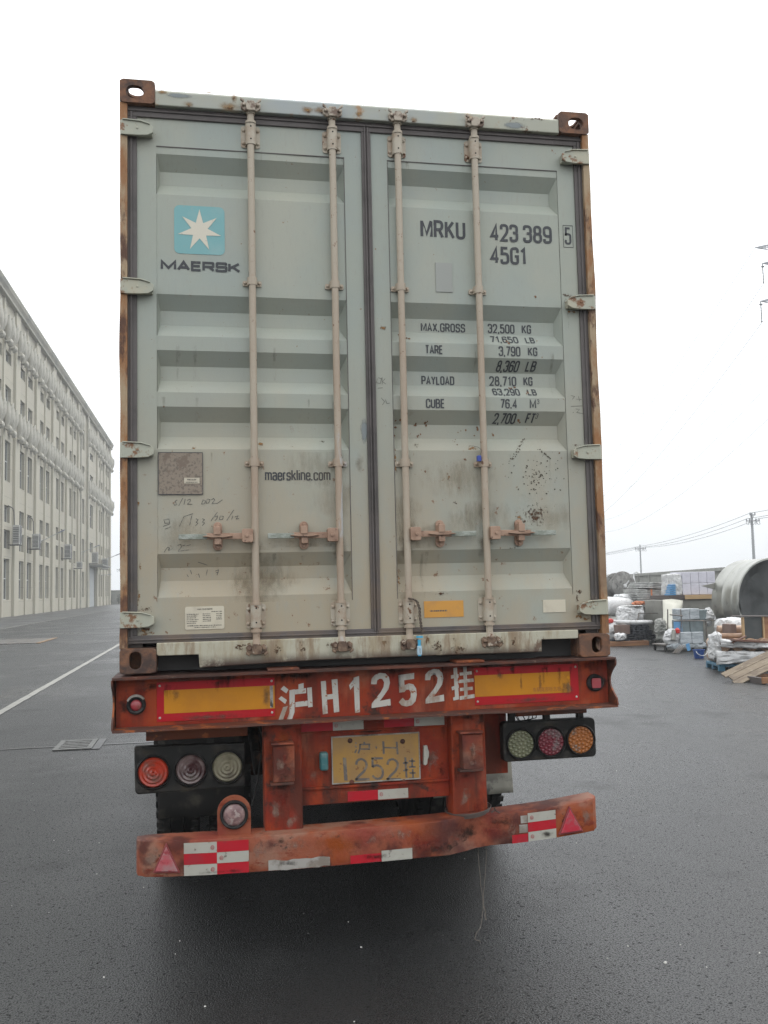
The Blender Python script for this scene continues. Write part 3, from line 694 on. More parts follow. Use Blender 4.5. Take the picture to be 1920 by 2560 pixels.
def lock_rod(x, sx, top=2.79, bot=.118):
    """round locking bar with its guides, cams and swing handle; sx says to which side the handle lies"""
    yr = .016; mb = MB()
    pts = [(x + .0012 * noise.noise(Vector((x * 7, 0, z * 3))), yr, Z(z)) for z in [bot + (top - bot) * i / 14 for i in range(15)]]
    mb.tube(pts, .0175, 16)
    for z0, z1, r in ((2.716, 2.728, .026), (2.765, 2.778, .023), (.176, .190, .0265), (.306, .318, .025)):
        mb.cyl((x, yr, Z(z0)), (x, yr, Z(z1)), r, n=18)
    mb.cyl((x, yr, Z(.145)), (x, yr, Z(.118)), .018, .023, n=16)
    rod = ob('lock_rod', mb, rod_paint, box, smooth=40)
    for z0, z1 in ((2.603, 2.716), (.195, .312)):        # long guides
        g = MB(); wd = .048
        g.prism([(x + a, Z(b)) for a, b in rrect(-wd, wd, z0, z1, .012, 3)], FY - .006, FY + .004, 'y')
        hs = []
        for i in range(13):
            a = PI * i / 12; hs.append((x + .0265 * math.cos(a), yr + .010 - .0265 * math.sin(a) - .004))
        hs = [(x + .0265, FY - .004)] + hs + [(x - .0265, FY - .004)]
        g.prism(hs, Z(z0 + .004), Z(z1 + .004), 'z')
        for dx in (-.036, .036):
            for zz in (z0 + .022, z1 - .024):
                g.dome((x + dx, FY - .006, Z(zz)), (0, -1, 0), .0095, .009, 10)
        bk = ob('bracket', g, bracket_paint, rod, smooth=35)
        g = MB()
        for zz in (z0 + .028, z1 - .02): g.cyl((x, yr - .0215, Z(zz)), (x, yr - .013, Z(zz)), .0042, n=8)
        ob('rivet_hole', g, black_hole, rod)
    for zc in (1.903, .998):                             # short guides
        g = MB()
        g.prism([(x + a, Z(b)) for a, b in rrect(-.047, .047, zc - .015, zc + .012, .006, 2)], FY - .008, FY + .002, 'y')
        hs = [(x + .025, FY - .006)] + [(x + .024 * math.cos(PI * i / 12), yr + .004 - .024 * math.sin(PI * i / 12)) for i in range(13)] + [(x - .025, FY - .006)]
        g.prism(hs, Z(zc - .017), Z(zc + .021), 'z')
        for dx in (-.035, .035): g.dome((x + dx, FY - .008, Z(zc - .001)), (0, -1, 0), .0085, .009, 10)
        ob('bracket', g, rod_paint, rod, smooth=35)
    for zc, m_, s_ in ((2.797, cam_pale, 1), (.098, cam_rust, -1)):   # cam and keeper
        g = MB()
        g.prism([(x + a, Z(zc + b)) for a, b in [(-.020, -.026), (.020, -.026), (.026, 0), (.016, .024), (-.016, .024), (-.026, 0)]], -.022, .02, 'y')
        for q in (-1, 1):
            poly = [(q * .014, -.020), (q * .030, -.026), (q * .048, -.014), (q * .050, .012), (q * .034, .024), (q * .020, .014)]
            g.prism([(x + a, Z(zc + b)) for a, b in poly], -.012, .006, 'y')
            g.cyl((x + q * .034, .004, Z(zc)), (x + q * .036, -.026, Z(zc + .004)), .012, .009, n=8)
            g.obox((x + q * .043, -.022, Z(zc + s_ * .022)), (.009, 0, q * .005), (0, .006, 0), (0, 0, .007))
        ob('cam', g, m_, rod, bevel=.003)
    return rod

RX = [(-.583, -1), (-.170, -1), (.170, 1), (.582, 1)]
CATCH = (-.762, -.345, .343, .760); TIP = (-.946, -.523, .523, .948)
for (x, sx), cx, tx in zip(RX, CATCH, TIP):
    rod = lock_rod(x, sx)
    zh = .640
    g = MB()                                             # hub and swing bar
    a, b = sorted((x + sx * .012, x + sx * .064))
    g.prism([(u, Z(v)) for u, v in rrect(a, b, zh - .032, zh + .034, .007, 2)], -.020, .022, 'y')
    g.cyl((x + sx * .042, -.020, Z(zh)), (x + sx * .042, -.027, Z(zh)), .008, n=10)
    xa, xb = x + sx * .06, cx + sx * .055
    g.obox(((xa + xb) / 2, .006, Z(zh)), ((xb - xa) / 2, 0, 0), (0, .007, 0), (0, 0, .015))
    xa, xb = cx - sx * .072, cx + sx * .070
    g.prism([(cx - .072, Z(zh - .001)), (cx - .03, Z(zh + .008)), (cx + .03, Z(zh + .008)), (cx + .072, Z(zh - .001)), (cx + .03, Z(zh - .007)), (cx - .03, Z(zh - .007))], -.024, .004, 'y')
    ob('handle', g, handle_paint, rod, bevel=.002)
    g = MB(); xa, xb = cx + sx * .050, tx
    g.obox(((xa + xb) / 2, .006, Z(zh - .001)), ((xb - xa) / 2, 0, 0), (0, .009, 0), (0, 0, .0125)); ob('grip', g, grip_paint, rod, bevel=.002)
    g = MB()                                             # the catch that holds the handle
    q = [(cx + .021 * math.cos(PI * i / 8), Z(zh + .050) + .021 * math.sin(PI * i / 8)) for i in range(9)] + [(cx - .021, Z(zh - .01)), (cx + .021, Z(zh - .01))]
    g.prism(q, .028, .044, 'y')
    q = [(cx - .023 * math.cos(PI * i / 8), Z(zh - .046) - .021 * math.sin(PI * i / 8)) for i in range(9)] + [(cx + .023, Z(zh - .01)), (cx - .023, Z(zh - .01))]
    g.prism(q, .032, .044, 'y')
    g.box(cx - .020, cx + .012, -.030, .030, Z(zh + .006), Z(zh + .045))
    g.cyl((cx + .002, .028, Z(zh + .053)), (cx + .002, .016, Z(zh + .053)), .009, n=10)
    g.box(cx - .016, cx + .016, -.012, .034, Z(zh - .040), Z(zh - .010))
    g.cyl((cx, .032, Z(zh - .052)), (cx, .022, Z(zh - .052)), .008, n=10)
    ob('catch', g, handle_paint, rod, bevel=.003)

# writing and stickers
T = lambda body, x0, x1, z0, z1, par=None, yf=YP, **k: lettering(body, x0, x1, Z(z0), Z(z1), yf, k.pop('m', ink), par or doorR, **k)
mb = MB(); mb.add([(x, YP(x, z), z) for x, z in rrect(-.962, -.716, Z(2.044), Z(2.290), .026, 5)], [tuple(range(24))]); ob('emblem', mb, logo_blue, doorL)
mb = MB(); c = (-.839, 2.166); vs = [(c[0], FY - .0005, Z(c[1]))]
for i in range(14):
    a = PI / 2 + 2 * PI * i / 14; r = .108 if i % 2 == 0 else .041
    vs.append((c[0] + r * math.cos(a), FY - .0005, Z(c[1]) + r * math.sin(a)))
mb.add(vs, [(0, 1 + i, 1 + (i + 1) % 14) for i in range(14)]); ob('emblem_star', mb, logo_white, doorL)
G_ = lambda body, x0, x1, z0, z1, wt, par=None, yf=YP, **k: grotesque(body, x0, x1, Z(z0), Z(z1), wt, yf, ink, par or doorR, **k)
G_('MAERSK', -1.028, -.640, 1.957, 2.008, .0125, doorL, gap=1.35, square=.45)
G_('maerskline.com', -.531, -.206, .914, .970, .0072, doorL, gap=1.7)
G_('MRKU', .287, .529, 2.183, 2.281, .0150, gap=2.3); G_('423', .664, .818, 2.182, 2.279, .0145, gap=2.2); G_('389', .845, 1.006, 2.182, 2.279, .0145, gap=2.2)
G_('45G1', .660, .858, 2.060, 2.155, .0145, gap=2.2)
G_('5', 1.077, 1.114, 2.182, 2.277, .011, yf=YF)
mb = MB()
for a, b, c, d in ((1.068, 1.124, 2.166, 2.169), (1.068, 1.124, 2.285, 2.288), (1.068, 1.0705, 2.169, 2.285), (1.1215, 1.124, 2.169, 2.285)):
    mb.add([(x, FY - .0015, Z(z)) for x, z in ((a, c), (b, c), (b, d), (a, d))], [(0, 1, 2, 3)])
ob('digit_frame', mb, ink, doorR)
for s_, a, b, c, d in [('MAX.GROSS', .287, .526, 1.700, 1.747), ('32,500', .649, .797, 1.702, 1.752), ('KG', .837, .889, 1.704, 1.752),
        ('71,650', .653, .806, 1.640, 1.684), ('LB', .845, .897, 1.642, 1.682), ('TARE', .295, .389, 1.569, 1.616), ('3,790', .689, .808, 1.567, 1.620),
        ('KG', .849, .901, 1.571, 1.618), ('8,360', .680, .802, 1.493, 1.546), ('LB', .841, .896, 1.497, 1.546), ('PAYLOAD', .283, .459, 1.419, 1.466),
        ('28,710', .648, .796, 1.419, 1.471), ('KG', .835, .886, 1.423, 1.471), ('63,290', .655, .804, 1.360, 1.404), ('LB', .846, .897, 1.363, 1.403),
        ('CUBE', .292, .391, 1.287, 1.336), ('76.4', .688, .780, 1.290, 1.340), ('M', .848, .884, 1.291, 1.341), ('3', .889, .901, 1.316, 1.341), ('2,700', .653, .774, 1.216, 1.267), ('FT', .830, .880, 1.220, 1.268), ('3', .884, .896, 1.243, 1.268)]:
    G_(s_, a, b, c, d, .0074 if len(s_) > 1 or s_ == 'M' else .0028, shear=.17 if (1.45 < c < 1.52 or c < 1.25) else 0, gap=2.2)
def decal(name, x0, x1, z0, z1, m_, par, off=0.0, th=.002):
    mb = MB(); mb.box(x0, x1, FY - .001 - off - th, FY + .001 - off, Z(z0), Z(z1)); return ob(name, mb, m_, par)
decal('old_patch', .362, .450, 1.898, 2.053, patch_grey, doorR, -.002)
decal('customs_plate', -1.040, -.833, .849, 1.050, plate_brown, doorL)
mb = MB()
for a, b, c, d in ((-1.042, -.831, .846, .849), (-1.042, -.831, 1.050, 1.053), (-1.0425, -1.040, .849, 1.05), (-.833, -.8305, .849, 1.05)): mb.box(a, b, FY - .004, FY, Z(c), Z(d))
ob('plate_edge', mb, ink, doorL)
decal('label', -.920, -.847, .900, .928, sticker_white, doorL, .002)
def tiny_print(x0, x1, z, h, par, off, seed):
    """print too small to read: short dashes of uneven length"""
    r_ = random.Random(seed); mb = MB(); x = x0
    while x < x1 - .002:
        k = min(r_.uniform(.003, .011), x1 - x); y = FY - off
        mb.add([(x, y, Z(z)), (x + k, y, Z(z)), (x + k, y, Z(z + h * r_.uniform(.7, 1))), (x, y, Z(z + h * r_.uniform(.7, 1)))], [(0, 1, 2, 3)])
        x += k + r_.uniform(.0012, .003)
    ob('fine_print', mb, pen, par)
tiny_print(-.905, -.862, .916, .006, doorL, .0062, 1); tiny_print(-.912, -.855, .905, .003, doorL, .0062, 2)
mb = MB(); mb.prism([(x, Z(z)) for x, z in rrect(-.919, -.734, .197, .306, .008, 3)], FY - .003, FY, 'y'); ob('data_plate', mb, sticker_white, doorL)
grotesque('MAIN DIMENSIONS', -.862, -.790, Z(.289), Z(.297), .0012, lambda x, z: FY - .0036, pen, doorL)
for i in range(6):
    z_ = .268 - i * .0085
    tiny_print(-.911, -.856 - (i % 3) * .006, z_, .0042, doorL, .0036, 10 + i)
    if i < 5: tiny_print(-.836, -.797, z_, .0042, doorL, .0036, 20 + i)
    if i < 4: tiny_print(-.772, -.745, z_, .0042, doorL, .0036, 30 + i)
tiny_print(-.795, -.745, .279, .004, doorL, .0036, 40)
tiny_print(-.908, -.748, .213, .005, doorL, .0036, 41); tiny_print(-.875, -.775, .205, .004, doorL, .0036, 42)
decal('sticker', .254, .458, .222, .304, sticker_orange, doorR)
tiny_print(.283, .372, .251, .008, doorR, .0036, 43)
decal('sticker', .881, 1.002, .231, .295, sticker_white, doorR)
# pencilled and scrawled notes
def r5(u, v): return (-.919 + (u - 473) * .000726, Z(.306 - (v - 770) * .000737))
sc = [[(425, 72), (412, 80), (418, 92), (424, 102), (408, 106), (404, 98)], [(462, 60), (436, 108)], [(478, 66), (470, 100)], [(492, 74), (510, 66), (512, 78), (492, 100), (524, 100)],
      [(592, 78), (584, 100), (604, 96), (612, 78), (592, 72)], [(622, 66), (614, 94), (632, 92), (640, 70), (624, 66)], [(650, 72), (664, 62), (672, 72), (652, 98), (690, 94), (722, 72)],
      [(338, 200), (372, 196), (376, 222), (346, 224), (338, 200)], [(334, 244), (378, 228)], [(346, 262), (384, 246)],
      [(468, 182), (440, 244)], [(472, 180), (528, 162)], [(520, 176), (506, 238)], [(548, 196), (562, 202), (548, 220), (560, 226), (544, 242)], [(590, 196), (604, 202), (588, 218), (604, 224), (588, 242)],
      [(688, 154), (646, 210)], [(670, 184), (690, 178), (684, 198), (672, 208)], [(706, 182), (700, 204), (722, 202), (728, 182), (708, 178)], [(796, 140), (750, 208)], [(790, 178), (782, 202)], [(804, 186), (826, 178), (812, 200), (830, 196)],
      [(340, 412), (362, 380), (376, 386), (366, 400), (382, 398), (394, 388)], [(424, 372), (446, 362), (452, 378), (430, 408), (500, 400)], [(460, 372), (476, 368)], [(486, 372), (512, 366)],
      [(508, 532), (516, 556)], [(486, 560), (494, 574)], [(562, 556), (568, 580)], [(620, 530), (612, 566)], [(672, 540), (694, 532), (684, 566)], [(676, 552), (692, 548)], [(410, 812), (396, 868)], [(560, 480), (620, 500)]]
mb = strokes(MB(), [[r5(*p) for p in l] for l in sc], .0028, YP); ob('scrawl', mb, pen, doorL)
def r4(u, v): return (.287 + (u - 455) * .000826, Z(1.745 - (v - 265) * .000713))
sc = [[(1412, 800), (1436, 806), (1420, 828)], [(1446, 826), (1482, 828)], [(1462, 806), (1468, 840)], [(1410, 880), (1488, 876)], [(1440, 900), (1466, 902), (1446, 926), (1488, 934)], [(1425, 924), (1420, 930)],
      [(160, 700), (150, 730), (176, 736), (184, 700), (165, 694)], [(188, 690), (188, 740)], [(206, 700), (190, 722), (210, 738)], [(160, 770), (190, 766)], [(180, 840), (200, 866), (186, 890)], [(206, 850), (214, 880), (232, 876)]]
mb = strokes(MB(), [[r4(*p) for p in l] for l in sc], .0022, YF); ob('scrawl', mb, pen, doorR)
# scraped outline on the right door, chipped flakes of rust
rnd = random.Random(11); mb = MB()
def flake(u, v, r):
    x, z = r4(u, v); n_ = rnd.randint(5, 8); a0 = rnd.uniform(0, 6)
    p = [(x + r * rnd.uniform(.5, 1.2) * math.cos(a0 + 2 * PI * i / n_), z + r * rnd.uniform(.5, 1.1) * math.sin(a0 + 2 * PI * i / n_)) for i in range(n_)]
    mb.add([(a, YP(a, b) - .0003, b) for a, b in p], [tuple(range(n_))])
for i in range(34): t_ = rnd.random(); flake(990 + 120 * t_ + rnd.uniform(-9, 9), 1300 - 190 * t_ + rnd.uniform(-9, 9), rnd.uniform(.0015, .005))
for i in range(34): t_ = rnd.random(); flake(1180 + 80 * t_ + rnd.uniform(-5, 5), 1195 + 75 * t_ + rnd.uniform(-5, 5), rnd.uniform(.0015, .005))
for i in range(90): flake(rnd.gauss(1170, 75), rnd.gauss(1395, 70), rnd.uniform(.0015, .0055))
ob('scrape', mb, mat('scrape_mark', (.085, .070, .05), .7), doorR)['kind'] = 'stuff'
mb = MB()
for u, v in ((300, 362), (205, 350), (405, 1020), (472, 1010), (740, 1060), (660, 1175), (645, 1140), (1065, 990), (900, 1075), (1035, 735), (1120, 780), (1175, 62), (1112, 150), (1315, 1250), (700, 1275), (425, 1360), (775, 1085), (415, 1095), (270, 1100), (1020, 405), (362, 395), (680, 1058), (800, 1040), (300, 1050), (290, 990)):
    for k in range(rnd.randint(1, 4)): flake(u + rnd.gauss(0, 11), v + rnd.gauss(0, 7), rnd.uniform(.002, .009))
ob('rust_chip', mb, mat('rust_chip', (.21, .10, .045), .8, layers=[dict(s=60, lo=.4, hi=.6, c=(.13, .07, .04))]), doorR)['kind'] = 'stuff'

# rust and dirt where the photograph has them
r_orange = stain_mat('rust_bloom', (.25, .125, .045), 'spot', .85, 60); r_brown = stain_mat('rust_dark', (.085, .042, .022), 'spot', .9, 75)
r_run = stain_mat('rust_run', (.20, .105, .045), 'run', .6, 45, st=(1, 1, .22)); d_run = stain_mat('dirt_run', (.17, .15, .11), 'run', .32, 40, st=(1, 1, .15), lo=.2, hi=1.1); d_spot = stain_mat('brown_dirt', (.22, .165, .11), 'spot', .55, 14, lo=.1, hi=1.0, k=1.8)
r_soft = stain_mat('rust_haze', (.30, .165, .06), 'spot', .75, 16, lo=.15, hi=.9, k=1.2)
d_wash = stain_mat('dust_wash', (.30, .24, .16), 'spot', .32, 30, lo=-.2, hi=1.3, k=2.4, st=(1, 1, .3))
grey_touch = stain_mat('grey_touch_up', (.27, .30, .31), 'spot', .7, 9, lo=.2, hi=.6, k=1.0)
YH = lambda x, z: .0016
for u, v, rx, rz in ((490, 222, .030, .018), (750, 240, .055, .026), (778, 165, .018, .04), (1250, 266, .028, .020), (1340, 270, .036, .022), (1590, 295, .02, .012), (620, 136, .03, .008), (1530, 198, .02, .006), (330, 130, .03, .012)):
    x, z = -1.045 + (u - 290) * .000778, 2.857 - (v - 108 - (u - 300) * .085) * .00070; stain(x, Z(z), rx * 1.5, rz * 1.5, YH, r_soft, box)
    if rz > .015: stain(x, Z(z - .010), rx * .9, rz * .55, YH, r_brown, box, lift=.0009)
stain(.255, Z(2.790), .034, .024, YH, r_soft, box); stain(.255, Z(2.782), .022, .009, YH, r_brown, box, lift=.0009); stain(.93, Z(2.846), .10, .016, YH, r_brown, box); stain(-.93, Z(2.83), .10, .02, YH, grey_touch, box); stain(.8, Z(2.80), .09, .03, YH, grey_touch, box)
for x, z, rx, rz, m_ in ((-1.108, .195, .05, .045, r_orange), (-1.132, .36, .018, .05, r_orange), (-1.128, .50, .014, .03, r_orange), (-1.095, .300, .055, .020, r_brown), (-1.134, .80, .012, .03, r_orange), (-1.10, .205, .05, .012, r_brown)):
    stain(x, Z(z), rx, rz, YF, m_, doorL)
stain(-.87, Z(1.075), .02, .025, YP, r_orange, doorL); stain(-.55, Z(1.10), .03, .02, YP, r_orange, doorL); stain(-.235, Z(1.115), .03, .012, YP, r_brown, doorL); stain(-.40, Z(1.085), .035, .006, YP, r_orange, doorL)
for x, z, rx, rz, m_ in ((1.085, 1.905, .05, .020, r_brown), (1.066, 1.86, .014, .05, r_brown), (1.10, 1.815, .04, .012, r_orange), (1.075, 1.72, .010, .10, r_run), (1.09, 1.10, .03, .016, r_brown), (1.068, .29, .018, .045, r_brown), (1.08, .335, .03, .02, r_brown), (1.075, .205, .04, .02, r_orange), (1.11, .19, .04, .02, r_orange), (.125, 1.0, .01, .14, r_orange), (.128, .42, .012, .10, r_orange), (.075, 1.70, .03, .03, r_orange)):
    stain(x, Z(z), rx, rz, YF, m_, doorR)
for x, z, rx, rz, m_ in ((.24, 1.10, .035, .02, r_brown), (.53, 1.08, .05, .03, r_orange), (.43, .80, .02, .02, r_brown), (.86, .74, .10, .10, r_brown), (.80, .70, .05, .03, r_brown), (.34, .34, .06, .012, r_brown), (.72, .565, .05, .01, r_brown), (.77, .72, .04, .03, r_orange), (.40, .93, .02, .04, r_orange)):
    stain(x, Z(z), rx, rz, YP, m_, doorR)
rnd = random.Random(77)
for par, xa, xb in ((doorL, -1.02, -.13), (doorR, .15, 1.02)):
    for k in range(9):
        x = rnd.uniform(xa, xb); z = rnd.choice((2.36, 1.60, 1.33, 1.06, .56, 1.82)); h = rnd.uniform(.05, .22); stain(x, Z(z - h), rnd.uniform(.004, .016), h, YP, d_run, par, 'dirt_run', .0004)
    for k in range(8): x = rnd.uniform(xa, xb); z = rnd.uniform(.35, 1.0); stain(x, Z(z), rnd.uniform(.10, .22), rnd.uniform(.05, .12), YP, d_wash, par, 'dirt', .0003)
for (x, sx), cx in zip(RX, CATCH):
    par = doorL if x < 0 else doorR
    stain(cx, Z(.53), .022, .05, YP, d_run, par, 'dirt_run', .0005); stain(x, Z(.585), .05, .10, YP, d_spot, par, 'dirt', .0005); stain(x, Z(.28), .09, .07, YP, d_spot, par, 'dirt', .0005)
    for q in (-1, 1): stain(x + q * .055, Z(2.55), .01, .05, YP, d_run, par, 'dirt_run', .0004)
stain(-.03, Z(1.17), .03, .10, YF, grey_touch, doorL, 'touch_up'); stain(-.06, Z(1.0), .03, .08, YF, d_spot, doorL, 'dirt')
for k in range(16):
    x = rnd.uniform(-.84, .84); stain(x, Z(.085), rnd.uniform(.012, .04), rnd.uniform(.03, .055), lambda X, zz: .0052, r_run if k % 3 else r_brown, box)
stain(.42, Z(.062), .07, .035, lambda X, zz: .0050, r_brown, box); stain(-.66, Z(.11), .06, .03, lambda X, zz: .0050, r_brown, box); stain(-.22, Z(.11), .05, .03, lambda X, zz: .0050, r_brown, box); stain(.70, Z(.085), .03, .03, lambda X, zz: .0050, r_brown, box)

# cable seal, blue seals
rope_m = mat('old_rope', (.075, .058, .045), .9, layers=[dict(s=90, lo=.4, hi=.6, c=(.15, .12, .09))])
seal_blue = mat('seal_blue', (.06, .35, .55), .4); seal_pale = mat('seal_label', (.38, .52, .60), .5)
t = thing('wire_rope', 'twisted dark rope looped over the lower guide of the third lock rod', 'rope', (.2, .0, Z(.2)))
c_ = [(.165, -.012, .322), (.185, -.018, .318), (.205, -.018, .305), (.217, -.014, .27), (.219, -.010, .23), (.224, -.008, .19), (.226, -.006, .16), (.235, .006, .146)]
pts = []
for (a, b) in zip(c_[:-1], c_[1:]):
    for k in range(8): pts.append(Vector(a).lerp(Vector(b), k / 8))
for ph in (0, PI):
    g = MB(); q = [Vector((p.x + .0035 * math.cos(i * .9 + ph), p.y + .0035 * math.sin(i * .9 + ph), Z(p.z))) for i, p in enumerate(pts)]
    g.tube(q, .0042, 6); ob('strand', g, rope_m, t, smooth=True)
t = thing('bolt_seal', 'light blue bolt seal hanging from the bottom cam of the third lock rod', 'seal', (.205, -.03, Z(.05)))
g = MB(); g.cyl((.207, -.034, Z(.088)), (.207, -.034, Z(.045)), .0125, n=14); ob('barrel', g, seal_pale, t, smooth=30, bevel=.002)
g = MB(); g.cyl((.207, -.034, Z(.118)), (.207, -.034, Z(.086)), .009, .0075, n=12); g.cyl((.210, -.030, Z(.136)), (.210, -.030, Z(.127)), .017, n=14); g.cyl((.207, -.034, Z(.045)), (.207, -.034, Z(.039)), .008, n=12); ob('bolt', g, seal_blue, t, smooth=30)
ob('seal_writing', MB().add([(.2055, -.0469, Z(.052)), (.2085, -.0469, Z(.052)), (.2085, -.0469, Z(.078)), (.2055, -.0469, Z(.078))], [(0, 1, 2, 3)]), pen, t)
t = thing('seal_tag', 'small dark blue seal tag wired to the fourth lock rod', 'seal', (.548, 0, Z(1.02)))
g = MB(); g.prism([(a, Z(b)) for a, b in rrect(.539, .561, 1.006, 1.036, .004, 2)], -.006, .008, 'y'); ob('tag_body', g, mat('tag_blue', (.02, .05, .28), .4), t, bevel=.002)
g = MB(); g.tube([(.556, 0, Z(1.036)), (.565, -.004, Z(1.062)), (.548, -.004, Z(1.078)), (.520, .006, Z(1.086)), (.505, .02, Z(1.088))], .0011, 5); ob('wire', g, ink, t)
# ------------------------------------------------------------------ the trailer
ORANGE = (.30, .045, .011)
orange = mat('orange_paint', ORANGE, .62, spec=.22, layers=[
    dict(s=2.6, lo=.40, hi=.60, c=(.205, .021, .009), d=6),
    dict(s=3.4, lo=.53, hi=.68, c=(.29, .12, .07), d=7, amt=.65, st=(1, 1, .7)),
    dict(s=7, lo=.48, hi=.64, c=(.13, .022, .010), d=8, amt=.85, st=(1.4, 1, .25)),
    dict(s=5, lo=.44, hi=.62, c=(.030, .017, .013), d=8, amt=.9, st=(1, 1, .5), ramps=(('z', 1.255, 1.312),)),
    dict(s=4, lo=.47, hi=.60, c=(.075, .022, .013), d=8, amt=.85, st=(1.5, 1, .35), ramps=(('z', 1.07, .9),)),
    dict(s=8, lo=.57, hi=.68, c=(.030, .018, .014), d=9, r=.72, amt=.9),
    dict(s=60, lo=.56, hi=.7, c=(.11, .04, .02), d=4, amt=.4)], bump=(90, .35, .003, 5))
orange_worn = mat('worn_orange_paint', (.26, .075, .038), .6, spec=.22, layers=[
    dict(s=2.4, lo=.48, hi=.62, c=(.27, .060, .016), d=7),
    dict(s=4.0, lo=.50, hi=.66, c=(.20, .030, .024), d=8, amt=.7, loc=(9, 2, 4)),
    dict(s=3.3, lo=.50, hi=.62, c=(.26, .15, .105), d=8, amt=.7, st=(1, 1, 1.4)),
    dict(s=5.5, lo=.50, hi=.64, c=(.075, .019, .014), d=8, amt=.9),
    dict(s=3.5, lo=.36, hi=.58, c=(.060, .018, .016), d=8, amt=.9, ramps=(('x', .12, .34), ('x', .80, .62))),
    dict(s=14, lo=.55, hi=.65, c=(.17, .028, .012), d=9, r=.72, st=(.5, 1, 1.2)),
    dict(s=9, lo=.60, hi=.68, c=(.03, .02, .017), d=9, r=.7)], bump=(70, .4, .003, 6))
flange_m = mat('flange_paint', (.15, .042, .018), .6, spec=.2, layers=[dict(s=5, lo=.42, hi=.6, c=(.09, .045, .035), d=8, st=(.5, 1, 1)), dict(s=12, lo=.55, hi=.65, c=(.30, .09, .03), d=8)], bump=(80, .4, .003, 6))
lip_dark = mat('dark_flange', (.065, .035, .028), .65, spec=.2, layers=[dict(s=7, lo=.45, hi=.62, c=(.12, .045, .03), d=8), dict(s=16, lo=.62, hi=.7, c=(.20, .13, .10), d=8)], bump=(90, .5, .003, 6))
refl_red = mat('reflector_red', (.38, .010, .016), .5, spec=.2, layers=[dict(s=4, lo=.45, hi=.7, c=(.30, .014, .018), d=6)], coat=0)
refl_yel = mat('reflector_yellow', (.52, .215, .014), .5, spec=.2, layers=[dict(s=3, lo=.42, hi=.66, c=(.43, .175, .018), d=6), dict(s=9, lo=.64, hi=.68, c=(.58, .26, .012), d=5)], coat=0)
stencil = mat('stencil_paint', (.47, .45, .405), .6, layers=[dict(s=9, lo=.50, hi=.62, c=(.30, .24, .19), d=8, st=(1, 1, .4)), dict(s=40, lo=.60, hi=.66, c=(.28, .11, .05), d=6)])
plate_yel = mat('number_plate_yellow', (.36, .20, .045), .5, layers=[dict(s=6, lo=.45, hi=.66, c=(.29, .17, .06), d=6), dict(s=26, lo=.63, hi=.68, c=(.20, .09, .03), d=6)])
plate_ink = mat('number_plate_ink', (.115, .10, .09), .6, layers=[dict(s=30, lo=.5, hi=.64, c=(.21, .17, .12), d=6)])
tape_red = mat('tape_red', (.40, .010, .020), .5, spec=.2, layers=[dict(s=12, lo=.5, hi=.7, c=(.32, .02, .03), d=6)], coat=.2)
tape_wht = mat('tape_white', (.38, .37, .32), .45, layers=[dict(s=14, lo=.46, hi=.66, c=(.36, .34, .29), d=7), dict(s=22, lo=.60, hi=.67, c=(.15, .13, .11), d=8)], coat=.1)
tape_dirty = mat('tape_dirty', (.33, .31, .28), .5, layers=[dict(s=10, lo=.45, hi=.6, c=(.20, .17, .14), d=7), dict(s=8, lo=.58, hi=.64, c=(.06, .05, .04), d=8)])
plastic = mat('black_plastic', (.016, .016, .015), .55, spec=.2, layers=[dict(s=11, lo=.5, hi=.7, c=(.055, .05, .045), d=6)], bump=(60, .2, .002))
black_rub = mat('black_rubber', (.014, .014, .014), .6, spec=.2, layers=[dict(s=20, lo=.5, hi=.7, c=(.045, .042, .04))])
grime = mat('grimy_steel', (.010, .008, .007), .75, spec=.2, layers=[dict(s=8, lo=.5, hi=.66, c=(.07, .035, .022), d=7)])
tri_m = mat('triangle_lens', (.42, .07, .085), .5, layers=[dict(s=14, lo=.42, hi=.62, c=(.33, .17, .17), d=7), dict(s=30, lo=.56, hi=.64, c=(.28, .035, .045), d=5)])
tri_bright = mat('triangle_lens_clean', (.44, .02, .04), .35, layers=[dict(s=18, lo=.5, hi=.66, c=(.33, .09, .10), d=7)], coat=.3)
flap_pale = mat('pale_flap', (.24, .23, .19), .7, layers=[dict(s=4, lo=.45, hi=.66, c=(.18, .17, .14), d=6), dict(s=9, lo=.5, hi=.62, c=(.09, .08, .07), d=7, ramps=(('z', .55, .40),))])
tyre_m = mat('tyre_rubber', (.009, .0088, .0088), .75, spec=.2, layers=[dict(s=9, lo=.45, hi=.7, c=(.045, .042, .038))], bump=(50, .3, .003))
rim_m = mat('rim_steel', (.18, .09, .06), .6, layers=[dict(s=10, lo=.45, hi=.6, c=(.08, .05, .04))])

TR = thing('semi_trailer', 'rusty orange skeletal semi-trailer carrying the grey green container', 'trailer', (0, 4.2, 0))
ZT = 1.323                                          # top of the rear beam
beam_poly = [(-.045, ZT), (-.045, ZT - .010), (.05, ZT - .014), (.05, ZT - .236), (-.045, ZT - .242), (-.045, ZT - .251), (.10, ZT - .251), (.28, ZT - .251), (.28, ZT)]
mb = MB(); XL, XRr = -1.243, 1.232
mb.prism([(.05, ZT - .012), (.05, ZT - .238), (.28, ZT - .238), (.28, ZT - .012)], XL + .01, XRr - .01, 'x')
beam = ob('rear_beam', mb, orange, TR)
mb = MB(); n_ = 60; vs = []
for i in range(n_ + 1):                             # top flange, a little ragged
    x = XL + (XRr - XL) * i / n_; q = .006 * noise.noise(Vector((x * 5, 2, 0))) + .003 * noise.noise(Vector((x * 17, 5, 0)))
    vs += [(x, -.045 + q, ZT - .011), (x, -.045 + q, ZT + q * .2), (x, .30, ZT), (x, .30, ZT - .0115)]
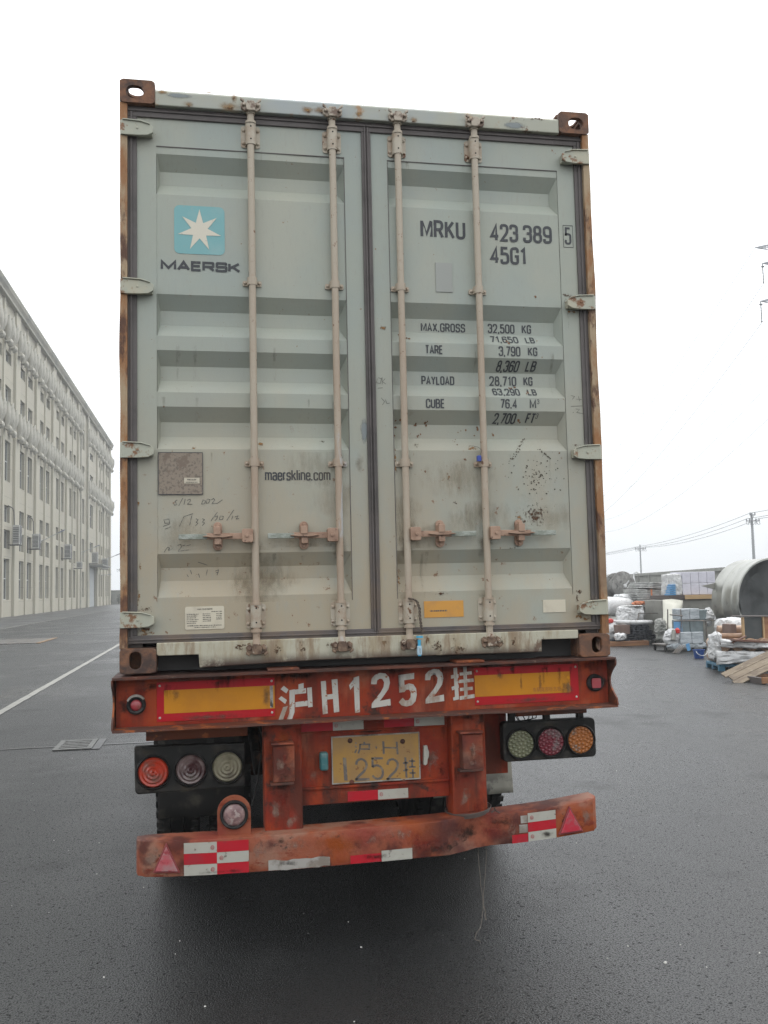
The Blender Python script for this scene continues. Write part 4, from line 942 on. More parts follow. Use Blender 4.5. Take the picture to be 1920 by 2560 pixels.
fs = [(4 * i + a, 4 * i + (a + 1) % 4, 4 * i + 4 + (a + 1) % 4, 4 * i + 4 + a) for i in range(n_) for a in range(4)] + [(0, 1, 2, 3), tuple(4 * n_ + q for q in (3, 2, 1, 0))]
mb.add(vs, fs); ob('top_flange', mb, lip_dark, TR)
mb = MB(); vs = []
for i in range(n_ + 1):
    x = XL + (XRr - XL) * i / n_; q = .005 * noise.noise(Vector((x * 5, 8, 0))) + .003 * noise.noise(Vector((x * 19, 5, 0)))
    vs += [(x, -.045 + q, ZT - .251 + q * .5), (x, -.045 + q, ZT - .242 + q * .5), (x, .045, ZT - .2385), (x, .28, ZT - .2385), (x, .28, ZT - .25)]
fs = [(5 * i + a, 5 * i + (a + 1) % 5, 5 * i + 5 + (a + 1) % 5, 5 * i + 5 + a) for i in range(n_) for a in range(5)] + [(0, 1, 2, 3, 4), tuple(5 * n_ + q for q in (4, 3, 2, 1, 0))]
mb.add(vs, fs); ob('bottom_flange', mb, flange_m, TR)
for sx, x in ((-1, XL), (1, XRr)):                  # cut-out end gussets
    p = [(.28, ZT - .012), (-.042, ZT - .012), (-.040, ZT - .03)]
    p += [(-.036 + .075 * math.sin(PI * i / 10), ZT - .04 - .165 * i / 10) for i in range(11)]
    p += [(-.042, ZT - .225), (-.044, ZT - .241), (.28, ZT - .238)]
    mb = MB(); mb.prism(p, x - .004, x + .004, 'x'); ob('end_gusset', mb, flange_m, TR)
def beam_y(x, z): return .0472
def panel(name, x0, x1, z0, z1, y, m_, par, th=.003, bev=.001):
    mb = MB(); mb.box(x0, x1, y - th, y, z0, z1); return ob(name, mb, m_, par, bevel=bev)
tz = ZT - 1.323
for x0, x1, z0, z1, a0, a1, b0, b1 in ((-1.047, -.492, 1.103, 1.287, -1.013, -.4925, 1.140, 1.249), (.509, 1.062, 1.105, 1.291, .5095, 1.016, 1.147, 1.253)):
    rb = panel('reflector_board', x0, x1, z0, z1, .050, refl_red, TR, .0035)
    panel('yellow_panel', a0, a1, b0, b1, .0464, refl_yel, rb, .0012, 0)
    mb = MB()
    for x in (x0 + .014, x1 - .014):
        for z in (z0 + .018, z1 - .016): mb.dome((x, .0465, z), (0, -1, 0), .006, .004, 8)
    ob('rivet', mb, stencil, rb)
    if x0 > 0:
        fp = mat('faint_print', (.24, .085, .02), .6)
        lettering('车辆尾部标志板', .815, .965, 1.157, 1.180, lambda x, z: .0449, fp, rb, lean=.0)
    else:
        mb = MB(); mb.box(-.515, -.500, .0449, .0455, 1.144, 1.249); ob('scuff', mb, tape_dirty, rb)
# marker lamps
mk_red = mat('marker_red', (.30, .035, .045), .35, coat=.4, layers=[dict(s=30, lo=.5, hi=.7, c=(.24, .07, .06))])
def marker(x, z, lens_m, square):
    g = MB(); g.lathe((x, .05, z), (0, -1, 0), [(.045, 0), (.044, .016), (.036, .024), (.028, .020), (.026, .010), (.0, .010)], 24)
    lp = ob('marker_lamp', g, black_rub, TR, smooth=40)
    g = MB()
    if square: g.prism(rrect(x - .024, x + .024, z - .025, z + .024, .006, 3), .022, .036, 'y')
    else: g.dome((x, .038, z), (0, -1, 0), .027, .014, 18, 5)
    ob('lens', g, lens_m, lp, smooth=30)
marker(-1.141, 1.187, mk_red, False); marker(1.150, 1.190, mk_red, True)
mb = MB()
q = [(-1.141 + .048 * math.cos(t), 1.187 + .050 * math.sin(t)) for t in [R(35 + 9 * i) for i in range(14)]] + [(-1.141 + .034 * math.cos(t), 1.187 + .034 * math.sin(t)) for t in [R(155 - 9 * i) for i in range(14)]]
mb.prism(q, .030, .052, 'y'); ob('lamp_hood', mb, tape_dirty, TR)
# painted registration on the beam (stencilled strokes)
def nx(u, v): return (-.479 + (u - 50) * .000634, 1.290 - (v - 62) * .000664 + (u - 50) * .0000035 + (0.0))
def lean(p): return (p[0], p[1] - (p[0]) * .010)    # undo the trailer's slight tilt seen in the photo
def npoly(*pts): return [lean(nx(*p)) for p in pts]
HU = [[(75, 160), (100, 136), (135, 165), (118, 192)], [(58, 228), (80, 210), (122, 240), (108, 268)], [(92, 290), (128, 284), (84, 396), (50, 392)],
      [(142, 170), (184, 165), (178, 330), (148, 405), (110, 400), (140, 330)], [(212, 130), (252, 122), (252, 160), (212, 166)], [(184, 168), (270, 160), (270, 196), (184, 202)], [(278, 158), (314, 155), (318, 296), (284, 300)], [(186, 258), (280, 250), (280, 288), (186, 294)]]
HH = [[(385, 115), (424, 112), (434, 350), (395, 355)], [(468, 106), (514, 103), (523, 342), (482, 346)], [(424, 214), (474, 210), (476, 246), (426, 250)]]
N1 = [[(640, 98), (684, 86), (684, 352), (646, 356)], [(604, 152), (640, 110), (646, 150), (612, 186)]]
N2 = [[(776, 152), (782, 110), (808, 84), (850, 70), (892, 76), (920, 104), (926, 146), (914, 190), (870, 246), (842, 276), (926, 264), (928, 312), (776, 326), (778, 292), (850, 214), (874, 176), (880, 140), (866, 116), (846, 112), (826, 124), (820, 152)]]
N5 = [[(996, 92), (1122, 80), (1120, 124), (1040, 132), (1042, 168), (1076, 156), (1112, 164), (1134, 196), (1138, 244), (1126, 290), (1096, 318), (1052, 326), (1014, 316), (992, 292), (1024, 260), (1046, 282), (1070, 280), (1088, 258), (1090, 222), (1078, 202), (1056, 202), (1040, 218), (998, 222)]]
N2b = [[(u + 430, v - 14) for u, v in N2[0]]]
GU = [[(1418, 108), (1480, 102), (1480, 128), (1418, 134)], [(1440, 56), (1470, 52), (1478, 290), (1432, 298), (1430, 276), (1446, 270)], [(1420, 196), (1478, 178), (1480, 204), (1424, 222)],
      [(1490, 92), (1588, 84), (1590, 108), (1490, 114)], [(1520, 50), (1548, 48), (1550, 270), (1522, 272)], [(1478, 146), (1602, 138), (1604, 164), (1478, 170)], [(1488, 206), (1592, 200), (1594, 224), (1488, 230)], [(1484, 268), (1606, 256), (1608, 284), (1484, 296)]]
mb = MB()
for k, P in enumerate(HU + HH + N1 + N2 + N5 + N2b + GU):
    p = npoly(*P); mb.add([(x, .0478 - .0001 * (k % 5), z) for x, z in p], [tuple(range(len(p)))])
ob('painted_number', mb, stencil, TR)
# pads on the flange
for a, b in ((-.528, -.378), (.396, .540)):
    mb = MB(); mb.box(a, b, -.04, .10, ZT + .0006, ZT + .013); ob('pad', mb, flange_m, TR, bevel=.003)
# the two uprights with their folded brackets
for a, b in ((-.548, -.366), (.379, .557)):
    mb = MB(); mb.box(a, b, .05, .20, .555, 1.071); lg = ob('upright', mb, orange, TR, bevel=.008)
for x0, x1, z0, z1, skew in ((-.508, -.406, .796, .982, 0), (.418, .530, .803, .985, .006)):
    mb = MB(); vs = []
    vs = [(x0, .048, z0), (x1, .048, z0), (x1, .048, z1), (x0, .048, z1), (x0 + skew, -.004, z0), (x1, .0, z0 - skew), (x1 - skew, -.012, z1 - .016), (x0, -.016, z1 - .012)]
    mb.add(vs, [(0, 1, 2, 3), (4, 7, 6, 5), (0, 4, 5, 1), (2, 6, 7, 3), (1, 5, 6, 2), (0, 3, 7, 4)])
    mb.box(x0 - .008 - skew, x1 - .004, -.03, .048, z1 - .008, z1 + .002)
    ob('bracket_box', mb, orange_worn, TR, bevel=.004)
    mb = MB(); mb.box(x0 - .012, x1 - .004, -.002, .049, z0 - .014, z0 - .001); ob('bracket_shadow', mb, lip_dark, TR, bevel=.003)  # dark strip: the shadow gap under the bracket, put in as colour
# cross panel with the number plate
mb = MB(); mb.box(-.366, .379, .12, .135, .735, 1.09); mb.box(-.366, .379, .114, .16, .655, .737); mb.box(-.366, .379, .100, .121, .730, .742); mb.box(-.366, .379, .112, .121, .998, 1.006)
ob('cross_panel', mb, orange, TR, bevel=.003)
LX = lambda u: -.210 + (u - 270) * .0003904
LZ = lambda v, u=270: .973 - (v - 232) * .0003725 + (u - 270) * -.0000255 + .000 * u
def lp(u, v): x = LX(u); return (x, LZ(v + (u - 270) * .0795, u) + .0)
pz0, pz1 = .752, .976
pl = panel('number_plate', -.210, .228, pz0, pz1, .1155, plate_yel, TR, .004, .0015)
mb = MB()
o_ = [(-.214, pz0 - .004), (.232, pz0 - .004), (.232, pz1 + .004), (-.214, pz1 + .004)]; i_ = [(-.208, pz0 + .002), (.226, pz0 + .002), (.226, pz1 - .002), (-.208, pz1 - .002)]
mb.ring(o_, i_, .1095, .119); ob('plate_edge', mb, tape_dirty, pl, bevel=.001)
mb = MB()
PY = .1112
def lpoly(*pts): return [(lp(*p)[0], PY, lp(*p)[1]) for p in pts]
def bar(u0, v0, u1, v1, wd):
    d = Vector((u1 - u0, v1 - v0)); n__ = Vector((-d.y, d.x)).normalized() * wd / 2
    q = lpoly((u0 + n__.x, v0 + n__.y), (u1 + n__.x, v1 + n__.y), (u1 - n__.x, v1 - n__.y), (u0 - n__.x, v0 - n__.y)); mb.add(q, [(0, 1, 2, 3)])
def arc(pts, wd):
    for a, b in zip(pts[:-1], pts[1:]): bar(*a, *b, wd)
# small top row: hu, dot, H
for u0, v0, u1, v1, wd in ((572, 258, 576, 282, 20), (562, 306, 582, 326, 20), (556, 400, 582, 352, 20), (628, 276, 624, 340, 22), (626, 336, 600, 404, 22), (678, 244, 686, 268, 24), (620, 284, 760, 268, 20), (744, 270, 746, 344, 20), (636, 342, 752, 332, 18),
        (928, 214, 930, 382, 27), (1102, 204, 1110, 370, 25), (930, 296, 1106, 286, 20), (834, 290, 836, 316, 20)): bar(u0, v0, u1, v1, wd)
# bottom row
bar(424, 472, 436, 770, 44)
def two(du, dv): arc([(570 + du, 552 + dv), (584 + du, 500 + dv), (620 + du, 474 + dv), (660 + du, 474 + dv), (700 + du, 506 + dv), (706 + du, 560 + dv), (670 + du, 630 + dv), (610 + du, 690 + dv), (562 + du, 748 + dv)], 30); bar(552 + du, 748 + dv, 740 + du, 728 + dv, 34)
two(0, 0); two(404, -34)
bar(768, 452, 918, 438, 28); bar(784, 444, 780, 566, 28); arc([(778, 566), (820, 536), (868, 540), (906, 580), (914, 640), (892, 694), (850, 716), (808, 708), (776, 676)], 30)
for u0, v0, u1, v1, wd in ((1208, 400, 1218, 668, 26), (1176, 480, 1246, 466, 22), (1178, 580, 1242, 556, 22), (1296, 400, 1298, 520, 24), (1254, 446, 1336, 440, 20), (1254, 524, 1340, 514, 22), (1300, 548, 1304, 684, 24), (1258, 602, 1338, 594, 20), (1250, 676, 1348, 670, 24)): bar(u0, v0, u1, v1, wd)
ob('plate_number', mb, plate_ink, pl)
mb = MB()
for u, v in ((500, 245), (1180, 192), (510, 785), (1180, 720)):
    x, z = lp(u, v); mb.dome((x, .1115, z), (0, -1, 0), .0125, .008, 12)
ob('bolt', mb, lip_dark, pl, smooth=True)
# plate lamps
mb = MB(); mb.prism(rrect(-.276, -.234, .822, .912, .012, 4), .075, .119, 'y')
pl_l = ob('plate_lamp', mb, mat('teal_plastic', (.035, .14, .15), .35, layers=[dict(s=30, lo=.45, hi=.65, c=(.10, .19, .19), d=6)], coat=.3), TR, bevel=.010, smooth=30)
mb = MB(); mb.prism([(.246, .818), (.250, .912), (.268, .913), (.270, .898), (.276, .880), (.274, .858), (.268, .842), (.266, .822), (.256, .815)], .095, .119, 'y'); ob('broken_plate_lamp', mb, tape_wht, TR, bevel=.003)
# reflective strips
each('reflective_tape', [(-.364, -.204, .1165, .119, 1.010, 1.056), (.055, .206, .1165, .119, 1.010, 1.056)], tape_red, TR)
for x0, x1 in ((-.203, -.050), (.209, .364)):
    st = panel('reflective_tape', x0, x1, 1.008, 1.054, .1185, tape_wht, TR, .0025, 0)
panel('reflective_tape', -.138, .013, .662, .709, .1135, tape_red, TR, .0025, 0); st2 = panel('reflective_tape', .014, .166, .661, .708, .1135, tape_wht, TR, .0025, 0)
mk_m = mat('certificate_mark', (.36, .05, .06), .5)
def cmark(x, y, z, par):
    g = MB(); n_ = 18
    g.ring([(x + .0085 * math.cos(2 * PI * i / n_), z + .0095 * math.sin(2 * PI * i / n_)) for i in range(n_)], [(x + .0065 * math.cos(2 * PI * i / n_), z + .0075 * math.sin(2 * PI * i / n_)) for i in range(n_)], y - .0006, y)
    g.box(x - .0042, x + .0036, y - .0006, y, z + .0018, z + .0032); g.box(x - .0042, x - .0026, y - .0006, y, z - .0042, z + .0018); g.box(x - .0042, x + .0036, y - .0006, y, z - .0044, z - .003); g.box(x + .0022, x + .0036, y - .0006, y, z - .0032, z - .0002)
    ob('tape_mark', g, mk_m, par)
for x in (-.187, .226): cmark(x, .1158, 1.032, TR)
cmark(.030, .1108, .686, TR)

# bumper: a bent box section
BP = [(-1.146, .075, .486, .150), (-1.138, .035, .487, .160), (-1.10, .0, .489, .164), (-1.0, -.022, .488, .165), (-.8, -.03, .484, .165), (-.4, -.032, .480, .167), (0, -.032, .4835, .167), (.22, -.032, .487, .168), (.33, -.028, .488, .170),
      (.42, -.010, .492, .164), (.48, .008, .497, .160), (.55, .006, .502, .156), (.64, -.014, .507, .154), (.74, -.030, .514, .152), (.88, -.038, .524, .150), (1.0, -.034, .535, .154), (1.085, -.016, .542, .160), (1.116, .025, .545, .160), (1.122, .075, .546, .152)]
def bat(x):
    for a, b in zip(BP[:-1], BP[1:]):
        if a[0] <= x <= b[0]:
            t_ = (x - a[0]) / (b[0] - a[0]); t2 = t_
            return [a[i] + (b[i] - a[i]) * t2 for i in range(1, 4)]
    return BP[0][1:] if x < BP[0][0] else BP[-1][1:]
xs = sorted(set([b[0] for b in BP] + [-1.12, -1.07] + [-1.0 + .05 * i for i in range(40)] + [.0 + .03 * i for i in range(30)] + [1.04, 1.085]))
xs = [x for x in xs if -1.146 <= x <= 1.122]
mb = MB(); vs = []; prof = []
D = .11
for yy, zz in [(D, -.5), (.010, -.5), (.002, -.485), (.0, -.46), (.0, -.2), (0, 0), (0, .2), (.0, .46), (.002, .485), (.010, .5), (D, .5)]: prof.append((yy, zz))
m_ = len(prof)
for x in xs:
    y, zc, h = bat(x); dent = math.exp(-((x - .44) / .09) ** 2)
    for (yy, zz) in prof:
        q = .004 * noise.noise(Vector((x * 6, zz * 3, 4))) * (1 if .2 < x < .8 else .2)
        yb = min(yy + y + dent * .022 * math.cos(zz * 3) + q, .16) if yy < D else .118 + max(0, y - .03) * .6
        vs.append((x, yb, zc + zz * h + (dent * .006 if zz > .3 else 0)))
fs = [(i * m_ + a, i * m_ + (a + 1) % m_, (i + 1) * m_ + (a + 1) % m_, (i + 1) * m_ + a) for i in range(len(xs) - 1) for a in range(m_)]
fs += [tuple(range(m_)), tuple((len(xs) - 1) * m_ + a for a in range(m_ - 1, -1, -1))]
mb.add(vs, fs); bump_o = ob('bumper', mb, orange_worn, TR, smooth=28)
def bface(x, s): y, zc, h = bat(x); return (x, y - .0035 + (.022 * math.exp(-((x - .44) / .09) ** 2)), zc + s * h)
def bpatch(name, x0, x1, s0, s1, m__, par=None, lift=0.0, ragged=0):
    mb = MB(); n_ = 10; vs = []
    for i in range(n_ + 1):
        x = x0 + (x1 - x0) * i / n_
        for s in (s0, s1):
            p = bface(x, s); q = ragged * noise.noise(Vector((x * 30, s * 3, 1)))
            vs.append((p[0], p[1] - lift, p[2] + q))
    mb.add(vs, [(2 * i, 2 * i + 2, 2 * i + 3, 2 * i + 1) for i in range(n_)]); return ob(name, mb, m__, par or bump_o)
for x0, x1, cols in ((-.926, -.776, 'wrw'), (-.776, -.630, 'rwr'), (.735, .877, 'wrw')):
    for r_, c_ in enumerate(cols):
        s1 = .42 - r_ * .30; bpatch('reflective_tape', x0, x1, s1 - .295, s1, tape_wht if c_ == 'w' else tape_red)
        if c_ == 'w': p = bface(x0 + (.02 if x0 != -.926 else .13), s1 - .15); cmark(p[0], p[1] - .001, p[2], bump_o)
bpatch('reflective_tape', .655, .733, -.48, -.22, tape_red); bpatch('reflective_tape', .692, .733, -.18, .08, tape_dirty); bpatch('reflective_tape', .70, .733, .12, .36, tape_dirty)
bpatch('reflective_tape', -.540, -.250, -.46, -.20, tape_dirty, ragged=.008)
bpatch('reflective_tape', -.153, -.003, -.47, -.24, tape_red); bpatch('reflective_tape', -.002, .148, -.48, -.18, tape_wht)
def triangle(pts, lens_m):
    cx = sum(p[0] for p in pts) / 3; cs = sum(p[1] for p in pts) / 3
    def tri(k, y0, y1, name, m__, par):
        mb = MB(); a = [bface(cx + (x - cx) * k, cs + (s - cs) * k) for x, s in pts]
        mb.add([(x, y + y0, z) for x, y, z in a] + [(x, y + y1, z) for x, y, z in a], [(0, 1, 2), (5, 4, 3), (0, 3, 4, 1), (1, 4, 5, 2), (2, 5, 3, 0)]); return ob(name, mb, m__, par, bevel=.003)
    f = tri(1.0, -.008, .004, 'triangle_reflector', mat('dark_red_frame', (.20, .035, .035), .5), bump_o)
    tri(.82, -.013, .0, 'lens', lens_m, f)
triangle([(-1.005, .46), (-1.066, -.36), (-.942, -.38)], tri_m)
triangle([(.949, .47), (.886, -.40), (1.020, -.42)], tri_bright)
# round lamp on its arched bracket
mb = MB(); q = [(-.694 + .078 * math.cos(PI * i / 14), .672 + .076 * math.sin(PI * i / 14)) for i in range(15)] + [(-.772, .562), (-.616, .562)]
mb.prism(q, .018, .030, 'y'); fl = ob('fog_lamp', mb, orange_worn, TR, bevel=.002)
mb = MB(); mb.lathe((-.694, .018, .660), (0, -1, 0), [(.066, 0), (.066, .018), (.060, .024), (.054, .020), (.050, .010), (0, .010)], 28); ob('lamp_ring', mb, black_rub, fl, smooth=40)
dim = mat('dim_lens', (.27, .17, .16), .3, layers=[dict(s=30, lo=.42, hi=.6, c=(.16, .085, .085), d=6), dict(s=40, lo=.55, hi=.62, c=(.34, .27, .25), d=4)], coat=.3)
mb = MB(); mb.dome((-.694, .006, .660), (0, -1, 0), .052, .012, 24, 5); ob('lens', mb, dim, fl, smooth=True)
# light clusters
def ringed(x, y, z, r, n_r=4):
    pr = [(0.0001, .020)]; k = n_r * 2
    for i in range(1, k + 1):
        rr = r * i / k; pr.append((rr, .022 * (1 - (rr / r) ** 2) + (.0065 if i % 2 else .0)))
    pr.append((r, -.004)); g = MB(); g.lathe((x, y, z), (0, -1, 0), pr, 30); return g
def led(x, y, z, r):
    g = MB(); g.lathe((x, y, z), (0, -1, 0), [(.0001, .004), (r, .002), (r, -.004)], 26)
    g.dome((x, y - .003, z), (0, -1, 0), r * .14, .007, 9)
    for n_, rr in ((6, .32), (12, .60), (18, .86)):
        for i in range(n_): a = 2 * PI * (i + .5 * (n_ == 12)) / n_; g.dome((x + r * rr * math.cos(a), y - .003, z + r * rr * math.sin(a)), (0, -1, 0), r * .135, .007, 9)
    return g
lens_red = mat('lens_red', (.43, .038, .015), .3, layers=[dict(s=16, lo=.44, hi=.66, c=(.22, .065, .045), d=7)], coat=.3)
lens_clear = mat('lens_clear', (.15, .105, .10), .3, layers=[dict(s=11, lo=.45, hi=.6, c=(.05, .018, .02), d=4)], coat=.5)
lens_dirty = mat('lens_dirty', (.21, .19, .13), .55, layers=[dict(s=16, lo=.5, hi=.66, c=(.13, .115, .07), d=7)])
led_olive = mat('led_olive', (.17, .175, .10), .25, layers=[dict(s=25, lo=.45, hi=.65, c=(.12, .13, .07))], coat=.6)
led_red = mat('led_red', (.16, .016, .028), .25, layers=[dict(s=13, lo=.5, hi=.62, c=(.19, .125, .125))], coat=.4)
led_amber = mat('led_amber', (.36, .12, .022), .25, layers=[dict(s=16, lo=.5, hi=.6, c=(.22, .14, .095))], coat=.4)
mb = MB(); p = [(-1.157, .765), (-1.145, .752), (-.636, .756), (-.634, .968), (-1.160, .978)]
mb.prism(p, .15, .20, 'y'); lcL = ob('light_cluster', mb, plastic, TR, bevel=.012, seg=3)
for x, z, m__ in ((-1.071, .853, lens_red), (-.895, .855, lens_clear), (-.721, .858, lens_dirty)):
    g = MB(); g.lathe((x, .152, z), (0, -1, 0), [(.083, 0), (.083, .012), (.077, .018), (.072, .010), (.072, -.01)], 30); ob('lamp_ring', g, black_rub, lcL, smooth=40)
    ob('lamp_lens', ringed(x, .148, z, .073), m__, lcL, smooth=60)
mb = MB(); mb.prism(rrect(.680, 1.186, .796, .997, .022, 4), .15, .21, 'y'); lcR = ob('light_cluster', mb, plastic, TR, bevel=.006)
for x, z, m__ in ((.773, .884, led_olive), (.936, .886, led_red), (1.100, .888, led_amber)):
    g = MB(); g.lathe((x, .152, z), (0, -1, 0), [(.081, 0), (.081, .014), (.076, .020), (.069, .010), (.069, -.01)], 30); ob('lamp_ring', g, black_rub, lcR, smooth=40)
    ob('lamp_lens', led(x, .147, z, .069), m__, lcR, smooth=45)
for x, z in ((.695, .905), (.695, .82), (1.17, .98), (1.172, .815), (.857, .80), (1.02, .805)):
    pass
each('lamp_rail', [(.760, 1.147, .16, .30, 1.022, 1.050), (-1.105, -.62, .16, .30, 1.0, 1.055)], flange_m, TR, bevel=.003)
each('lamp_hanger', [(x - .016, x + .016, .17, .20, .97, 1.07) for x in (.74, .93, 1.115, -1.0, -.80)], plastic, TR)
for k, (x0, x1) in enumerate(((.76, .84), (.80, .86), (.77, .88))):
    ob('cable', MB().tube([(x0, .19, 1.03), (x0 + .01, .17, 1.005 - .004 * k), ((x0 + x1) / 2, .16, .992 + .006 * k), (x1 - .01, .17, 1.01), (x1, .19, 1.035)], .0028, 6), black_rub, TR, smooth=True)
for ps, r_ in (([(-.555, .19, .90), (-.575, .17, .78), (-.60, .10, .70), (-.625, .035, .672)], .004), ([(-.62, .18, 1.04), (-.60, .2, .93), (-.585, .2, .8)], .006)):
    ob('cable', MB().tube(ps, r_, 6), black_rub, TR, smooth=True)
# wire round the foot of the right upright
wire_m = mat('binding_wire', (.10, .08, .07), .6, metal=.4)
mb = MB()
for k in range(4):
    pts = [(.468 + (.102 + .004 * k) * math.cos(t), .10 + (.115 + .004 * k) * math.sin(t), .572 + .007 * k + .012 * math.cos(t)) for t in [2 * PI * i / 28 for i in range(29)]]
    mb.tube(pts, .0028, 5)
mb.tube([(.56, .0, .585), (.575, -.01, .60), (.568, -.02, .615), (.58, -.015, .595), (.60, -.01, .583)], .0028, 5)
ob('binding_wire', mb, wire_m, TR, smooth=True)

# chassis behind: long beams, cross members, axles, wheels, flaps, landing legs
for x in (-.46, .47):
    mb = MB(); mb.box(x - .07, x + .07, .22, 11.9, 1.265, 1.285); mb.box(x - .008, x + .008, .22, 11.9, .95, 1.265); mb.box(x - .07, x + .07, .22, 11.9, .93, .95); ob('chassis_beam', mb, grime, TR)
each('cross_member', [(-1.15, 1.15, y, y + .12, 1.10, 1.27) for y in (.9, 2.2, 3.6, 5.2, 7.0, 9.0, 11.5)], grime, TR)
each('rear_brace', [(-.366, .379, .165, .18, .70, 1.07), (-.45, .46, .3, .34, .95, 1.2)], grime, TR)
AX = (2.12, 3.43, 4.74); WR = .515
for y in AX:
    mb = MB(); mb.cyl((-1.0, y, WR), (1.0, y, WR), .075, n=14); mb.box(-.53, -.43, y - .62, y + .62, .62, .70); mb.box(.43, .53, y - .62, y + .62, .62, .70); mb.box(-.50, -.44, y - .07, y + .07, .53, .66); mb.box(.44, .50, y - .07, y + .07, .53, .66)
    mb.box(-.49, -.45, y - .60, y - .52, .62, .96); mb.box(.45, .49, y - .60, y - .52, .62, .96)
    ob('axle', mb, grime, TR)
tprof = [(.26, -.10), (.30, -.125), (.40, -.135), (.475, -.13), (.505, -.118), (.515, -.09), (.515, -.052), (.502, -.047), (.502, -.038), (.515, -.033), (.515, .033), (.502, .038), (.502, .047), (.515, .052), (.515, .09), (.505, .118), (.475, .13), (.40, .135), (.30, .125), (.26, .10)]
rprof = [(.262, -.10), (.245, -.09), (.235, .0), (.15, .03), (.09, .05), (.09, .10), (0.001, .10)]
first = None
for y in AX:
    for sx in (-1, 1):
        for k, x in ((0, 1.012), (1, .68)):
            if first is None or True:
                if first is None:
                    g = MB(); g.lathe((0, 0, 0), (1, 0, 0), tprof, 44, close=True)
                    for i in range(44):                        # shoulder lugs of the tread
                        a = 2 * PI * i / 44
                        for s_ in (-1, 1): g.obox((s_ * .107, math.cos(a) * .513, math.sin(a) * .513), (.022, 0, 0), (0, -math.sin(a) * .020, math.cos(a) * .020), (0, math.cos(a) * .007, math.sin(a) * .007))
                    ty = ob('wheel', g, tyre_m, None, smooth=40); first = ty
                    g = MB(); g.lathe((0, 0, 0), (1, 0, 0), rprof, 28); rm = ob('rim', g, rim_m, ty, smooth=40); fr = rm
                    o = ty
                else:
                    o = first.copy(); COL.objects.link(o); r2 = fr.copy(); COL.objects.link(r2); r2.parent = o
                o.parent = TR; o.matrix_parent_inverse = Matrix.Translation(-TR.location)
                o.location = (sx * x, y, WR); o.rotation_euler = (random.uniform(0, 1), 0, 0 if sx > 0 else PI)
for x0, x1, z0, m__ in ((-1.118, -.60, .345, mat('shaded_flap', (.018, .017, .016), .8, spec=.2, layers=[dict(s=5, lo=.50, hi=.68, c=(.07, .062, .05), d=6)])), (.60, 1.135, .355, flap_pale)):  # left flap's dark colour holds the shadow of the light cluster
    mb = MB(); vs = []; n_ = 8
    for i in range(n_ + 1):
        for j in range(9):
            z = z0 + ((1.0 if x0 < 0 else .69) - z0) * j / 8; vs.append((x0 + (x1 - x0) * i / n_, 1.42 + .05 * (j / 8) + .012 * math.sin(i * 1.1) * (1 - j / 8), z))
    mb.add(vs, [(i * 9 + j, (i + 1) * 9 + j, (i + 1) * 9 + j + 1, i * 9 + j + 1) for i in range(n_) for j in range(8)])
    fl_ = ob('mud_flap', mb, m__, TR, smooth=True); sd = fl_.modifiers.new('thick', 'SOLIDIFY'); sd.thickness = .008
    mb = MB(); mb.box(x0 - .01, x1, 1.40, 1.48, .95 if x0 < 0 else .672, 1.06 if x0 < 0 else .70); ob('flap_bar', mb, grime, TR)
for x0, x1 in ((-1.15, -.50), (.50, 1.15)):
    for y in AX:
        p = [(y + .60 * math.cos(R(a)), WR + .60 * math.sin(R(a))) for a in range(10, 171, 10)]; q = [(y + .59 * math.cos(R(a)), WR + .59 * math.sin(R(a))) for a in range(170, 9, -10)]
        ob('mudguard', MB().prism(p + q, x0, x1, 'x'), grime, TR)
mb = MB(); mb.box(.560, .735, .26, .275, .72, 1.085); ob('side_plate', mb, orange, TR)
mb = MB(); mb.box(-1.12, 1.12, 7.3, 7.9, .16, 1.09); ob('light_blocker', mb, grime, TR, bevel=.01)  # added unseen block that keeps sky light out from under the trailer
for x in (-.6, .6):
    mb = MB(); mb.box(x - .06, x + .06, 9.0, 9.12, .45, 1.1); mb.box(x - .04, x + .04, 9.02, 9.10, .03, .5); mb.box(x - .13, x + .13, 8.93, 9.19, .0, .03); ob('landing_leg', mb, grime, TR)
mb = MB(); mb.cyl((-.2, .8, .86), (.2, .8, .86), .13, n=16); ob('air_tank', mb, grime, TR)
TR.location.z += .0; TR.rotation_euler.y = -.0042

# grime, scuffs and rust on the rear of the trailer
g_blk = stain_mat('black_grime', (.020, .015, .012), 'spot', .75, 22, lo=.25, hi=1.0, k=2.2); g_run = stain_mat('grime_run', (.035, .018, .013), 'run', .6, 30, st=(1, 1, .2), lo=.2, hi=1.0); g_pale = stain_mat('pale_scuff', (.27, .185, .145), 'spot', .6, 26, st=(1, 1, .6), lo=.3, hi=1.0, k=2.4); g_red = stain_mat('red_patch', (.19, .022, .014), 'spot', .6, 20, lo=.2, hi=1.0, k=2.0); g_or = stain_mat('bright_orange', (.34, .075, .012), 'spot', .55, 18, lo=.15, hi=1.0, k=1.6)
YB = lambda x, z: .0495
rnd = random.Random(31)
for k in range(22): x = rnd.uniform(-1.2, 1.2); h = rnd.uniform(.02, .09); stain(x, 1.309 - h, rnd.uniform(.01, .05), h, YB, g_run, TR, 'grime', .0026 + .00005 * k)
for x, z, rx, rz, m_ in ((-1.20, 1.19, .04, .11, g_blk), (1.20, 1.20, .04, .10, g_blk), (-1.06, 1.27, .05, .03, g_blk), (.58, 1.30, .10, .02, g_blk), (-.40, 1.29, .14, .025, g_blk), (1.11, 1.28, .05, .03, g_red), (-1.12, 1.25, .05, .04, g_red)): stain(x, z, rx, rz, YB, m_, TR, 'grime', .0022)
for x in (-.11, -.40, .30): stain(x, 1.22, .02, .06, YB, g_run, TR, 'grime', .0032)
YL_ = lambda x, z: .0496
